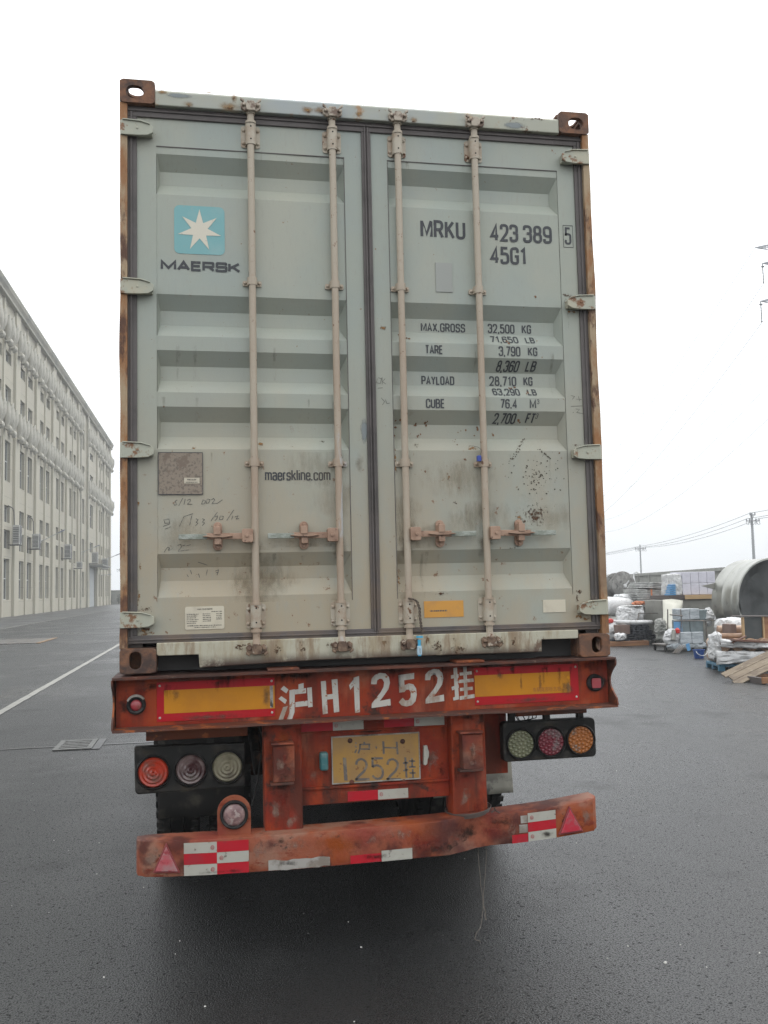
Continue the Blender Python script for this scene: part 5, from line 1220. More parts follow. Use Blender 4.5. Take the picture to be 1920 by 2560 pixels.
for x, z, rx, rz, m_ in ((-.46, .72, .07, .08, g_red), (-.50, .66, .05, .09, g_pale), (-.42, .60, .05, .05, g_pale), (-.46, .775, .07, .035, g_blk), (-.54, 1.02, .02, .06, g_blk), (.45, .76, .06, .03, g_blk), (.44, .66, .05, .07, g_pale), (.50, .60, .06, .06, g_red), (.40, .70, .02, .12, g_run), (.54, .95, .02, .12, g_run), (-.38, .95, .02, .10, g_run), (.46, 1.05, .09, .03, g_blk), (-.46, 1.055, .09, .025, g_blk), (.47, .575, .09, .02, g_blk), (-.45, 1.0, .05, .05, g_or)): stain(x, z, rx, rz, YL_, m_, TR, 'grime', .0008)
YPn = lambda x, z: .1195
for x, z, rx, rz, m_ in ((-.30, .80, .05, .05, g_pale), (-.25, .79, .03, .04, g_run), (.30, .85, .06, .10, g_pale), (.34, .78, .04, .05, g_blk), (.02, .745, .30, .012, g_blk), (-.34, .93, .02, .12, g_run), (.355, .93, .02, .12, g_run), (.0, .995, .32, .014, g_blk)): stain(x, z, rx, rz, YPn, m_, TR, 'grime', .0008)
YBx = lambda x, z: -.0005 - max(0, (z - .97)) * .6
for x, z, rx, rz, m_ in ((-.455, .90, .02, .06, g_red), (-.45, .825, .045, .03, g_blk), (-.47, .88, .03, .05, g_pale)): stain(x, z, rx, rz, lambda X, zz: -.005 - (zz - .80) * .06, m_, TR, 'grime', .0035)
for x, z, rx, rz, m_ in ((.475, .90, .03, .06, g_pale), (.47, .86, .012, .05, g_run), (.47, .83, .05, .03, g_pale)): stain(x, z, rx, rz, lambda X, zz: -.003 - (zz - .80) * .06, m_, TR, 'grime', .0035)
def bst(x, s, rx, rs, m_):
    bpatch_vs = []; n1, n2 = 8, 5
    for i in range(n1 + 1):
        for j in range(n2 + 1):
            p = bface(x - rx + 2 * rx * i / n1, max(-.47, min(.47, s - rs + 2 * rs * j / n2))); bpatch_vs.append((p[0], p[1] - .0012, p[2]))
    ob('grime', MB().add(bpatch_vs, [(i * (n2 + 1) + j, (i + 1) * (n2 + 1) + j, (i + 1) * (n2 + 1) + j + 1, i * (n2 + 1) + j + 1) for i in range(n1) for j in range(n2)]), m_, bump_o)
for x, s, rx, rs, m_ in ((-1.08, .1, .06, .5, g_pale), (-1.09, -.4, .05, .25, g_red), (-.58, .1, .05, .45, g_pale), (-.42, .2, .10, .35, g_pale), (-.48, .35, .06, .2, g_blk), (-.20, .15, .16, .4, g_or), (-.05, .2, .05, .35, g_pale), (.20, -.1, .14, .4, g_red), (.10, .3, .10, .3, g_pale), (.33, -.35, .18, .25, g_blk), (.44, .1, .10, .5, g_blk), (.56, .1, .10, .5, g_red), (.60, .3, .08, .3, g_blk), (.66, -.1, .05, .35, g_pale), (1.04, .1, .06, .5, g_pale), (.95, -.5, .10, .15, g_blk), (-.75, -.45, .16, .10, g_blk), (-.45, -.35, .08, .2, g_blk), (-.02, -.35, .10, .15, g_blk), (.83, -.35, .05, .18, g_blk)): bst(x, s, rx, rs, m_)

mud = stain_mat('dried_mud', (.10, .085, .065), 'spot', .6, 22, lo=.15, hi=1.0, k=2.0)
for x, z, rx, rz in ((-1.08, .79, .07, .05), (-.90, .78, .14, .05), (-.74, .93, .10, .04), (-.70, .80, .08, .06), (-1.10, .95, .05, .03)): stain(x, z, rx, rz, lambda X, zz: .1495, mud, TR, 'grime', .0006)
for x, z, rx, rz in ((.74, .82, .06, .03), (.93, .975, .20, .02), (1.12, .82, .06, .03), (.86, .81, .10, .015)): stain(x, z, rx, rz, lambda X, zz: .1495, mud, TR, 'grime', .0006)
for x, z, r_ in ((-1.071, .853, .07), (-.895, .855, .07), (-.721, .858, .07)): stain(x + .01, z - .03, r_ * .8, r_ * .6, lambda X, zz: .118, mud, TR, 'grime', .0006)

for k in range(16):
    x = rnd.choice((-1, 1)) * rnd.uniform(.53, 1.03); h = rnd.uniform(.02, .08); stain(x, 1.284 - h, rnd.uniform(.008, .03), h, lambda X, zz: .0448, g_run if k % 3 else mud, TR, 'grime', .0003 + .00004 * k)
for x, z, rx, rz in ((-.80, 1.115, .22, .02), (.80, 1.12, .20, .02), (-.53, 1.20, .04, .08), (1.0, 1.18, .05, .07)): stain(x, z, rx, rz, lambda X, zz: .0448, mud, TR, 'grime', .0012)

# strings trailing from the bumper to the road
str_m = mat('frayed_string', (.14, .12, .10), .85)
t = thing('frayed_string', 'frayed pale string trailing from the bumper down to the wet road', 'string', (.48, .0, 0))
for ps in ([(.505, .09, .44), (.508, .085, .36), (.515, .08, .22), (.520, .07, .15), (.516, .06, .10), (.50, .05, .03), (.47, .03, .006), (.445, -.03, .004)],
           [(.552, .09, .44), (.550, .085, .36), (.537, .08, .25), (.522, .07, .17), (.523, .065, .12), (.530, .06, .085), (.524, .055, .06)],
           [(.518, .065, .12), (.528, .055, .10), (.522, .06, .075), (.532, .05, .06)], [(.445, -.03, .004), (.452, -.05, .004), (.462, -.055, .004), (.458, -.08, .004)]):
    g = MB(); q = []
    for a, b in zip(ps[:-1], ps[1:]):
        for k in range(4):
            p = Vector(a).lerp(Vector(b), k / 4); q.append(p + Vector((noise.noise(p * 60) * .003, 0, 0)))
    q.append(Vector(ps[-1])); g.tube(q, .0017, 5); ob('strand', g, str_m, t, smooth=True)
# ------------------------------------------------------------------ the long factory building
render_w = (.38, .355, .28)
wall_m = mat('stone_tile', render_w, .75, layers=[dict(s=.35, lo=.4, hi=.65, c=(.35, .33, .27), d=6, amt=.7), dict(s=1.4, lo=.52, hi=.72, c=(.31, .295, .24), d=8, st=(1, 1, .25), amt=.6)],
             brick=dict(w=1.32, h=.92, mortar=(.20, .19, .16), gap=.018, rot=(R(90), 0, R(90))))
pil_m = mat('pilaster_tile', (.40, .375, .30), .75, layers=[dict(s=1.2, lo=.5, hi=.72, c=(.33, .315, .255), d=8, st=(1, 1, .2), amt=.6)],
            brick=dict(w=40, h=1.85, mortar=(.21, .205, .17), gap=.02, rot=(R(90), 0, R(90))))
trim_m = mat('cornice_stone', (.38, .365, .31), .75, layers=[dict(s=1.0, lo=.45, hi=.7, c=(.25, .25, .225), d=7, st=(1, .3, 1))])
corbel_m = mat('corbel_stone', (.42, .405, .35), .75, layers=[dict(s=3, lo=.45, hi=.7, c=(.34, .33, .285), d=5)])
winframe_m = mat('window_frame', (.42, .43, .41), .5)
glass_m = mat('dark_glass', (.030, .034, .034), .25, spec=.6, layers=[dict(s=.9, lo=.45, hi=.6, c=(.05, .053, .052), d=4, st=(1, 3, .4))])
panel_w = mat('white_door_panel', (.40, .43, .43), .5, layers=[dict(s=2, lo=.4, hi=.7, c=(.34, .37, .37))])
BX = -18.3; Y0b, Y1b = 72.0, 170.3
FB = thing('factory_building', 'long five storey cream stone factory building with rows of tulip shaped corbels', 'factory', (-30, 121, 0))
P0 = 74.05; BAY = 10.55
wins = []                                             # (y0, y1, z0, z1)
LV = [(1.5, 5.1), (6.0, 7.65), (8.3, 9.8), (11.95, 15.55), (19.0, 20.45), (22.55, 23.6)]
for b in range(5):
    for a, c in ((3.45, 6.0), (7.25, 10.0)):
        for z0, z1 in LV: wins.append((P0 + b * BAY + a, P0 + b * BAY + c, z0, z1))
for z0, z1 in ((1.5, 5.1), (6.5, 9.7), (11.9, 15.4), (17.0, 20.1), (22.5, 25.4)): wins.append((132.8, 135.2, z0, z1))
for z0, z1 in ((8.2, 9.7), (11.9, 15.4), (18.6, 19.9), (22.2, 23.2)): wins.append((140.6, 145.4, z0, z1))
for p in (150.2, 160.1):
    for a, c in ((1.6, 4.2), (5.4, 8.2)):
        for z0, z1 in LV: wins.append((p + a, p + c, z0, z1))
DOOR = (140.2, 149.2, 0.0, 6.0)
ys = sorted(set([Y0b, Y1b, DOOR[0], DOOR[1]] + [q for w_ in wins for q in w_[:2]])); zs = sorted(set([0.0, 28.2, DOOR[3]] + [q for w_ in wins for q in w_[2:]]))
holes = wins + [DOOR]
mb = MB()
for ya, yb in zip(ys[:-1], ys[1:]):
    zr = None
    for za, zb in zip(zs[:-1], zs[1:]):
        ym, zm = (ya + yb) / 2, (za + zb) / 2
        if any(h[0] < ym < h[1] and h[2] < zm < h[3] for h in holes): continue
        mb.add([(BX, ya, za), (BX, yb, za), (BX, yb, zb), (BX, ya, zb)], [(0, 1, 2, 3)])
for y0, y1, z0, z1 in holes:
    xb = BX - .38
    mb.add([(BX, y0, z0), (BX, y1, z0), (BX, y1, z1), (BX, y0, z1), (xb, y0, z0), (xb, y1, z0), (xb, y1, z1), (xb, y0, z1)], [(0, 1, 5, 4), (1, 2, 6, 5), (2, 3, 7, 6), (3, 0, 4, 7)])
mb.add([(BX, Y1b, 0), (BX - 40, Y1b, 0), (BX - 40, Y1b, 28.2), (BX, Y1b, 28.2), (BX, Y0b, 0), (BX - 40, Y0b, 0), (BX - 40, Y0b, 28.2), (BX, Y0b, 28.2)], [(0, 1, 2, 3), (4, 7, 6, 5), (1, 5, 6, 2), (3, 2, 6, 7)])
ob('wall', mb, wall_m, FB)
rnd = random.Random(3)
for y0, y1, z0, z1 in wins:
    g = MB(); xf, xb = BX - .27, BX - .34; t_ = .07
    g.box(xb, xf, y0 + .001, y0 + t_, z0 + .001, z1 - .001); g.box(xb, xf, y1 - t_, y1 - .001, z0 + .001, z1 - .001); g.box(xb, xf, y0 + t_, y1 - t_, z0 + .001, z0 + t_); g.box(xb, xf, y0 + t_, y1 - t_, z1 - t_, z1 - .001)
    for k in range(1, 3): yy = y0 + (y1 - y0) * k / 3; g.box(xb, xf - .01, yy - .03, yy + .03, z0 + t_, z1 - t_)
    if z1 - z0 > 2.5: zz = z0 + (z1 - z0) * .52; g.box(xb, xf - .005, y0 + t_, y1 - t_, zz - .04, zz + .04)
    wf = ob('window', g, winframe_m, FB)
    g = MB(); g.box(xb - .02, xb + .015, y0 + t_, y1 - t_, z0 + t_, z1 - t_); ob('pane', g, glass_m, wf)
wide = [(P0 + b * BAY + .45, P0 + b * BAY + 2.5) for b in range(6)] + [(137.3, 139.6), (149.3, 151.1), (159.2, 161.0), (168.6, 170.3)]
thin = [(P0 + b * BAY + 6.3, P0 + b * BAY + 6.95) for b in range(5)] + [(154.7, 155.3), (164.6, 165.2), (129.6, 130.4)]
each('pilaster', [(BX + .001, BX + .24, a, b, 0, 27.95) for a, b in wide], pil_m, FB)
each('thin_pilaster', [(BX + .001, BX + .13, a, b, 0, 27.95) for a, b in thin], pil_m, FB)
g = MB()
g.prism([(BX + .001, 27.95), (BX + .42, 27.95), (BX + .46, 28.1), (BX + .38, 28.2), (BX + .50, 28.35), (BX + .62, 28.5), (BX + .58, 28.6), (BX + .66, 28.75), (BX + .66, 28.9), (BX - .3, 28.9), (BX - .3, 28.2)], Y0b, Y1b + .5, 'y')
ob('cornice', g, trim_m, FB)
g = MB()
for a in [P0 + b * BAY + q for b in range(5) for q in (.9, 6.0)] + [138, 149.8, 160, 168.9]:
    g = MB(); g.box(BX + .001, BX + .12, a, a + 1.6, 26.6, 26.75); g.box(BX + .001, BX + .11, a, a + .12, 26.0, 26.6); ob('ornament', g, trim_m, FB)
# tulip-shaped corbels in two rows: ribbed cups with flared, pointed lips and a scroll below
def corbel_mesh():
    g = MB(); nA, nZ = 22, 9; vs = []
    for j in range(nZ):
        t_ = j / (nZ - 1); z = t_ * 1.75
        r = .30 + .36 * math.sin(min(1, t_ * 1.15) * PI * .62) - .16 * max(0, t_ - .6)
        for i in range(nA):
            a = PI * i / (nA - 1); rib = .86 + .30 * abs(math.sin(a * 3)) * (0.4 + .6 * t_)
            tip = .48 * abs(math.sin(a * 3)) * max(0, t_ - .55) / .45
            vs.append((r * rib * math.sin(a) * 1.0, -r * rib * math.cos(a) * .98, z + tip - .10 * (1 - abs(math.sin(a * 3))) * max(0, t_ - .6)))
    fs = [(j * nA + i, j * nA + i + 1, (j + 1) * nA + i + 1, (j + 1) * nA + i) for j in range(nZ - 1) for i in range(nA - 1)]
    k = len(vs); vs += [(0.02, 0, .95), (0.02, 0, 0)]
    fs += [((nZ - 1) * nA + i, (nZ - 1) * nA + i + 1, k) for i in range(nA - 1)] + [(i + 1, i, k + 1) for i in range(nA - 1)]
    g.add(vs, fs)
    g.dome((.22, 0, -.12), (1, 0, -.2), .36, .36, 12, 4); g.cyl((.3, -.42, -.02), (.3, .42, -.02), .16, n=10); g.box(0, .45, -.5, .5, -.16, .0)
    return g
cm = None
cy = [P0 + b * BAY + q for b in range(5) for q in (1.5, 4.15, 6.75, 9.3)] + [P0 + 5 * BAY + 1.5] + [138.5, 141.4, 144.3, 147.2, 150.2, 153, 155.9, 158.8, 161.6, 164.4, 167.2, 169.4]
for zr in (24.1, 16.35):
    for i, y in enumerate(cy):
        if cm is None: cm = ob('corbel', corbel_mesh(), corbel_m, FB, smooth=55); c = cm
        else: c = cm.copy(); COL.objects.link(c); c.parent = FB
        c.matrix_parent_inverse = Matrix.Translation(-FB.location); c.location = (BX + (.22 if i % 2 == 0 else .10), y, zr + rnd.uniform(-.05, .05))
for k in range(2):
    g = MB(); a = DOOR[0] + .3 + k * 4.3; g.box(BX - .30, BX - .22, a, a + 4.2, .02, 5.9)
    for q in range(5): g.box(BX - .22, BX - .20, a + .1, a + 4.1, .6 + q * 1.1, .66 + q * 1.1)
    ob('loading_door', g, panel_w, FB)
g = MB(); g.prism([(BX, 6.15), (BX + 2.2, 6.05), (BX + 2.2, 6.22), (BX, 6.5)], 138.6, 150.2, 'y'); ob('canopy', g, mat('canopy_grey', (.20, .20, .18), .6), FB)
for y in (128.9, 136.6): ob('downpipe', MB().cyl((BX + .35, y, 0), (BX + .35, y, 27.9), .09, n=8), trim_m, FB)
ob('hose', MB().tube([(BX + .4, 118.0, 6.3), (BX + .5, 120.5, 5.8), (BX + .5, 122.3, 5.6), (BX + .4, 124, 5.9)], .03, 6), trim_m, FB)

# air conditioners hung on the wall
ac_w = mat('unit_grey', (.42, .42, .40), .5, layers=[dict(s=4, lo=.45, hi=.7, c=(.33, .33, .31))]); ac_d = mat('unit_grille', (.06, .06, .06), .5)
def ac(y, z, w_, h, dp, lab, two=True, pipe=False):
    t = thing('air_conditioner', lab, 'air conditioner', (BX + .4, y, z), 'air conditioners along the factory wall')
    x0, x1 = BX + .40, BX + .40 + dp
    g = MB(); g.box(x0, x1, y, y + w_, z, z + h); ob('casing', g, ac_w, t, bevel=.02)
    g = MB()
    for k in range(9): g.box(x0 + .05, x1 - .05, y - .006, y + .001, z + .15 + k * (h - .3) / 9, z + .15 + (k + .6) * (h - .3) / 9)
    ob('side_grille', g, ac_d, t)
    for k in range(2 if two else 1):
        zc = z + h * ((.27, .74)[k] if two else .5); g = MB(); g.lathe((x1, y + w_ / 2, zc), (1, 0, 0), [(w_ * .40, 0), (w_ * .40, .02), (w_ * .34, .02), (w_ * .34, .004), (.05, .004), (.05, .02), (.001, .02)], 18); ob('fan_grille', g, ac_d, t)
    each('bracket', [(BX + .001, x1 + .02, y + .1, y + .16, z - .08, z - .01), (BX + .001, x1 + .02, y + w_ - .16, y + w_ - .1, z - .08, z - .01)], ac_d, t)
    if pipe: g = MB(); g.tube([(x0 + .1, y + .3, z + h), (x0 + .05, y + .3, z + h + 1.2), (x0, y, z + h + 1.5), (BX + .1, y - .5, z + h + 1.7)], .045, 7); ob('pipe', g, ac_d, t, smooth=True)
ac(83.2, 6.40, 1.2, 1.70, .58, 'leftmost large air conditioner on the factory wall, a dark pipe rising behind it', pipe=True)
ac(92.6, 6.45, 1.2, 1.45, .62, 'grey wall air conditioner just left of the nearest street lamp arm', pipe=True)
ac(113.6, 6.25, 1.3, 1.70, .72, 'grey wall air conditioner between the two long street lamp arms')
ac(124.3, 5.35, 1.0, .85, .62, 'small low air conditioner on the factory wall beside the recessed stair bay', two=False)
ac(140.6, 6.55, 1.2, 1.6, .80, 'air conditioner standing over the canopy of the loading door')
ac(154.5, 6.0, 1.3, 1.7, .80, 'farthest air conditioner near the end corner of the factory')
# lamps on arms from the wall
lamp_m = mat('lamp_arm', (.36, .37, .36), .5); head_m = mat('lamp_head', (.20, .22, .27), .4)
def wall_lamp(y, z0, tip, lab, size=1.0):
    t = thing('street_lamp', lab, 'street lamp', (BX, y, z0), 'street lamps on the factory wall')
    a, b = Vector((BX, y, z0)), Vector(tip); d = (b - a)
    g = MB(); g.cyl(a, a + d * .80, .05 * size, .04 * size, n=8); g.box(BX, BX + .05, y - .15, y + .15, z0 - .2, z0 + .25); ob('arm', g, lamp_m, t)
    g = MB(); q = d.normalized(); n__ = q.cross(Vector((0, 1, 0))).normalized(); g.obox(a + d * .90, q * .36 * size, Vector((0, .14 * size, 0)), n__ * .055 * size); ob('lamp_head', g, head_m, t, bevel=.03)
wall_lamp(99.8, 7.55, (-15.95, 99.8, 8.70), 'nearest street lamp on a slanting arm from the factory wall with a bluish head')
wall_lamp(131.9, 7.7, (-15.9, 131.9, 8.7), 'street lamp on a slanting arm above the canopy of the loading door')
wall_lamp(168.1, 8.2, (-16.5, 168.1, 8.95), 'street lamp silhouetted against the sky at the far factory corner', 1.25)
wall_lamp(156.0, 5.0, (-16.7, 156.0, 5.15), 'low short lamp arm near the far factory corner below the last air conditioner', .8)

# ------------------------------------------------------------------ far ends: walls, poles, pylon
fence_m = mat('precast_wall', (.25, .25, .225), .8, layers=[dict(s=.8, lo=.42, hi=.66, c=(.31, .31, .28), d=6), dict(s=1.5, lo=.52, hi=.7, c=(.19, .19, .17), d=8, st=(1, 1, .2))])
cap_m = mat('wall_coping', (.30, .30, .27), .75, layers=[dict(s=2, lo=.45, hi=.7, c=(.22, .22, .20), d=7)])
t = thing('boundary_wall', 'low grey boundary wall closing the road beyond the factory', 'wall', (-12, 176, 0))
g = MB(); g.box(-40, 61.4, 175, 175.3, 0, 2.45); ob('wall_panel', g, fence_m, t)
g = MB(); g.box(-40, 61.4, 174.9, 175.4, 2.45, 2.6); ob('coping', g, cap_m, t)
def seg(ax, ay, bx, by):
    return Vector((ax, ay, 0)), Vector((bx, by, 0))
A, B = seg(19.8, 12.5, 61.5, 174.6)
d = (B - A).normalized(); n_ = Vector((-d.y, d.x, 0))
t = thing('boundary_wall', 'long grey panelled perimeter wall with a coping behind the piled scrap', 'wall', ((A + B) / 2))
Ln = (B - A).length
g = MB(); c = (A + B) / 2; g.obox(c + Vector((0, 0, 1.15)), d * Ln / 2, n_ * .06, Vector((0, 0, 1.15))); ob('wall_panel', g, fence_m, t)
g = MB(); g.obox(c + Vector((0, 0, 2.40)), d * Ln / 2, n_ * .16, Vector((0, 0, .10))); ob('coping', g, cap_m, t)
g = MB(); g.obox(c + n_ * .07 + Vector((0, 0, .22)), d * Ln / 2, n_ * .05, Vector((0, 0, .22))); ob('plinth', g, cap_m, t)
k = 0.0
while k < Ln:
    g = MB(); g.obox(A + d * k + n_ * .09 + Vector((0, 0, 1.15)), d * .10, n_ * .07, Vector((0, 0, 1.15))); ob('post', g, cap_m, t); k += 4.4
wpipe = mat('white_pipe', (.62, .63, .62), .5)
for (x, y), lab in (((33.9, 68.0), 'thin white pipe hooked over the perimeter wall just left of the strapped sheets'), ((37.3, 81.2), 'short white pipe hooked over the perimeter wall left of the cable drum')):
    c = Vector((x, y, 0)) + n_ * .22
    g = MB(); g.tube([c - n_ * .5 + Vector((0, 0, 2.45)), c - n_ * .2 + Vector((0, 0, 2.62)), c + Vector((0, 0, 2.55)), c + n_ * .06 + Vector((0, 0, 2.25)), c + n_ * .08 + Vector((0, 0, 1.95)) - d * .3, c + n_ * .05 + Vector((0, 0, 1.5)) - d * .5, c + n_ * .05 - d * .5 + Vector((0, 0, .2))], .075, 8)
    o = ob('pipe', g, wpipe, None, smooth=True); tag(o, lab, 'pipe')
pole_m = mat('concrete_pole', (.30, .31, .32), .7); iron_m = mat('pole_iron', (.18, .19, .20), .6)
leaf_m = mat('shrub_leaf', (.05, .065, .04), .7); twig_m = mat('shrub_twig', (.07, .055, .04), .8)
rnd = random.Random(21)
for i, x in enumerate((-21.6, -20.7, -19.6, -18.4, -17.0)):
    t = thing('shrub', 'small bare shrub at the foot of the far boundary wall', 'shrub', (x, 173.6, 0), 'shrubs along the far wall')
    g = MB()
    for k in range(9):
        a = rnd.uniform(0, 2 * PI); h = rnd.uniform(1.0, 1.9); g.cyl((x, 173.6, 0), (x + math.cos(a) * .35, 173.6 + math.sin(a) * .35, h), .03, .012, 5)
    ob('branches', g, twig_m, t); g = MB()
    for k in range(90):
        a = rnd.uniform(0, 2 * PI); r_ = rnd.uniform(.05, .45); z = rnd.uniform(.3, 1.9); p = Vector((x + r_ * math.cos(a), 173.6 + r_ * math.sin(a), z)); u = Vector((rnd.gauss(0, 1), rnd.gauss(0, 1), rnd.gauss(0, 1))).normalized() * .11; v_ = u.orthogonal().normalized() * .06
        g.add([p - u, p + v_, p + u, p - v_], [(0, 1, 2, 3)])
    ob('foliage', g, leaf_m, t)
def upole(x, y, h, r, arms, lab, single=False):
    t = thing('utility_pole', lab, 'utility pole', (x, y, 0), None)
    g = MB(); g.cyl((x, y, 0), (x, y, h), r * 1.25, r * .8, n=12); ob('shaft', g, pole_m, t, smooth=40)
    for z, w_ in arms:
        g = MB(); g.box(x - w_, x + w_, y - .26, y - .16, z - .06, z + .06); g.cyl((x - w_ * .5, y - .2, z - .05), (x, y - .2, z - .5), .025, n=5); g.cyl((x + w_ * .5, y - .2, z - .05), (x, y - .2, z - .5), .025, n=5); ob('crossarm', g, iron_m, t)
        for q in ((-1, -.5, .5, 1) if w_ > .7 else (-1, 1)):
            g = MB(); g.lathe((x + q * (w_ - .05), y - .21, z + .06), (0, 0, 1), [(.001, 0), (.05, 0), (.09, .06), (.05, .10), (.085, .14), (.05, .18), (.07, .22), (.001, .25)], 8)
            if z < 9.4 and w_ > .7: g.tube([(x + q * (w_ - .05), y - .21, z - .06), (x + q * w_, y - .3, z - .4), (x + q * (w_ - .25), y - .25, z - .45), (x + q * (w_ - .4), y - .21, z - .08)], .03, 6)
            ob('insulator', g, iron_m, t)
    return t
upole(64.55, 100, 10.0, .17, ((9.72, .38), (8.98, .90)), 'grey utility pole with two crossarms rising behind the steel tank')
upole(73.9, 150, 8.5, .14, ((7.75, 1.0),), 'thinner and farther utility pole above the perimeter wall left of the strapped sheets')
upole(-21.0, 225, 8.2, .12, ((7.6, 1.1),), 'faint far utility pole over the boundary wall beside the factory corner')
upole(-18.2, 226, 8.0, .12, ((7.4, 1.1),), 'faint far utility pole nearest the container over the boundary wall')
wire_g = mat('overhead_wire', (.22, .23, .24), .6)
def wire(a, b, sag, r, lab, grp, n=30):
    a, b = Vector(a), Vector(b); pts = [a.lerp(b, i / n) - Vector((0, 0, sag * 4 * (i / n) * (1 - i / n))) for i in range(n + 1)]
    o = ob('overhead_wire', MB().tube(pts, r, 5), wire_g, None, smooth=True); tag(o, lab, 'wire', grp)
gp = 'wires along the utility poles'
for k, (z1, z2, x1, x2) in enumerate(((9.95, 8.1, 64.25, 73.1), (9.25, 7.98, 63.75, 73.3), (9.25, 7.98, 65.35, 74.7))):
    q = ('top', 'middle', 'lowest')[k]
    wire((x1, 99.8, z1), (x2, 149.8, z2), .55 + .1 * k, .03, q + ' of the three wires between the two utility poles above the perimeter wall', gp)
    wire((x2, 149.8, z2), (x2 + 3, 260, z2 + 1), 1.5, .03, q + ' of the three wires running from the farther utility pole toward the container', gp)
    wire((x1, 99.8, z1), (x1 - 9, 50, z1 + 1.4 + .1 * k), .6, .03, q + ' of the three wires leaving the nearer utility pole past the right edge', gp)
# transmission tower beyond the right edge: only its arm ends reach into the view
tw_m = mat('tower_steel', (.42, .43, .45), .6, metal=.3)
TX, TY = 49.95, 66.0
t = thing('transmission_tower', 'tall lattice transmission tower at the right edge with hanging insulator strings', 'transmission tower', (TX, TY, 0))
g = MB(); HT = 33.0
def tw(z): return 2.6 * (1 - z / HT) + .45
lv = [0, 4, 8, 12, 15.5, 19, 22, 25, 28, 30.5, 33]
for za, zb in zip(lv[:-1], lv[1:]):
    a, b = tw(za), tw(zb)
    cs = [(1, 1), (-1, 1), (-1, -1), (1, -1)]
    for i in range(4):
        (p, q), (r_, s_) = cs[i], cs[(i + 1) % 4]
        g.cyl((TX + p * a, TY + q * a, za), (TX + p * b, TY + q * b, zb), .07, n=5); g.cyl((TX + p * a, TY + q * a, za), (TX + r_ * b, TY + s_ * b, zb), .04, n=5); g.cyl((TX + r_ * a, TY + s_ * a, za), (TX + p * b, TY + q * b, zb), .04, n=5)
ob('lattice_body', g, tw_m, t)
gp = 'high voltage wires from the transmission tower'
arms = ((29.9, 4.95, 0), (28.55, 4.35, 1.75), (25.25, 4.72, 1.85))
for k, (z, w_, il) in enumerate(arms):
    for sx in (-1, 1):
        g = MB(); tip = Vector((TX + sx * w_, TY, z))
        for q in (-1, 1):
            g.cyl((TX + sx * tw(z), TY + q * tw(z), z + .9), tip, .05, n=5); g.cyl((TX + sx * tw(z), TY + q * tw(z), z - .15), tip, .05, n=5)
            for j in range(1, 4): p = Vector((TX + sx * tw(z), TY + q * tw(z), z + .9)).lerp(tip, j / 4); p2 = Vector((TX + sx * tw(z), TY + q * tw(z), z - .15)).lerp(tip, j / 4); g.cyl(p, p2, .03, n=4)
        ob('crossarm', g, tw_m, t)
        if il:
            g = MB(); pr = [(.001, 0), (.05, 0), (.05, -.25), (.16, -.27), (.16, -.31), (.04, -.33)]; nz = 9
            for j in range(nz): zz = -.36 - j * (il - .6) / nz; pr += [(.04, zz), (.075, zz - .03), (.04, zz - .06)]
            pr += [(.04, -il + .15), (.10, -il + .13), (.10, -il + .09), (.04, -il + .07), (.04, -il), (.001, -il)]
            g.lathe(tip, (0, 0, 1), [(r_, h) for r_, h in pr], 8); ob('insulator', g, iron_m, t)
        end = tip - Vector((0, 0, il)); side = 'left' if sx < 0 else 'right'; nm = ('topmost', 'middle', 'lower')[k]
        wire(end, (128 + (w_ + 2) * sx + 8, 350, z - il + 3), 9.5 if il else 7, .024, '%s high wire on the %s arm of the transmission tower' % (nm, side), gp, 50)
# ------------------------------------------------------------------ the scrap and stores on the right
steel_m = mat('dull_stainless', (.38, .38, .35), .33, metal=.85, layers=[dict(s=1.2, lo=.42, hi=.66, c=(.32, .32, .295), rough=.42, d=5), dict(s=6, lo=.58, hi=.7, c=(.21, .21, .195), d=8, amt=.6)], bump=(3, .12, .02, 2))
steel_in = mat('dark_tarpaulin', (.035, .038, .038), .7, layers=[dict(s=3, lo=.4, hi=.65, c=(.06, .063, .063), d=7, st=(1, 1, .3))], bump=(5, .6, .03, 5))
pale_sheet = mat('cream_sheet', (.50, .49, .42), .5, layers=[dict(s=2, lo=.45, hi=.7, c=(.40, .395, .345))], bump=(5, .2, .02))
film = mat('stretch_film', (.60, .60, .595), .3, layers=[dict(s=5, lo=.45, hi=.62, c=(.48, .48, .48), d=8, st=(1, 1, 2.5)), dict(s=9, lo=.55, hi=.66, c=(.40, .39, .375), d=8)], bump=(14, .5, .02, 6, (1, 1, 3)), coat=.2)
film_cool = mat('grey_film', (.30, .33, .35), .35, layers=[dict(s=5, lo=.42, hi=.62, c=(.42, .45, .47), d=8, st=(1, 1, 3))], bump=(12, .7, .02, 6, (1, 1, 3)), coat=.2)
carton_m = mat('white_carton', (.58, .57, .63), .6, layers=[dict(s=6, lo=.45, hi=.7, c=(.50, .49, .55), d=6, st=(1, 1, 2))], bump=(9, .3, .01, 6, (1, 1, 4)))
copper_m = mat('brown_roll', (.36, .23, .15), .45, layers=[dict(s=5, lo=.42, hi=.62, c=(.27, .16, .10), d=6), dict(s=9, lo=.52, hi=.7, c=(.45, .33, .24), d=6)], bump=(30, .3, .004, 4, (1, 1, 1)))
wood_m = mat('weathered_plank', (.21, .165, .115), .75, layers=[dict(s=7, lo=.42, hi=.62, c=(.14, .105, .075), d=8, st=(.18, 1.4, 1.4)), dict(s=22, lo=.55, hi=.66, c=(.27, .23, .17), d=6, st=(.1, 1.5, 1.5))], bump=(30, .5, .006, 6, (.12, 1.4, 1.4)))
timber_m = mat('orange_timber', (.30, .15, .07), .7, layers=[dict(s=6, lo=.42, hi=.66, c=(.21, .10, .05), d=8, st=(.2, 1, 1))], bump=(24, .4, .005, 5, (.15, 1, 1)))
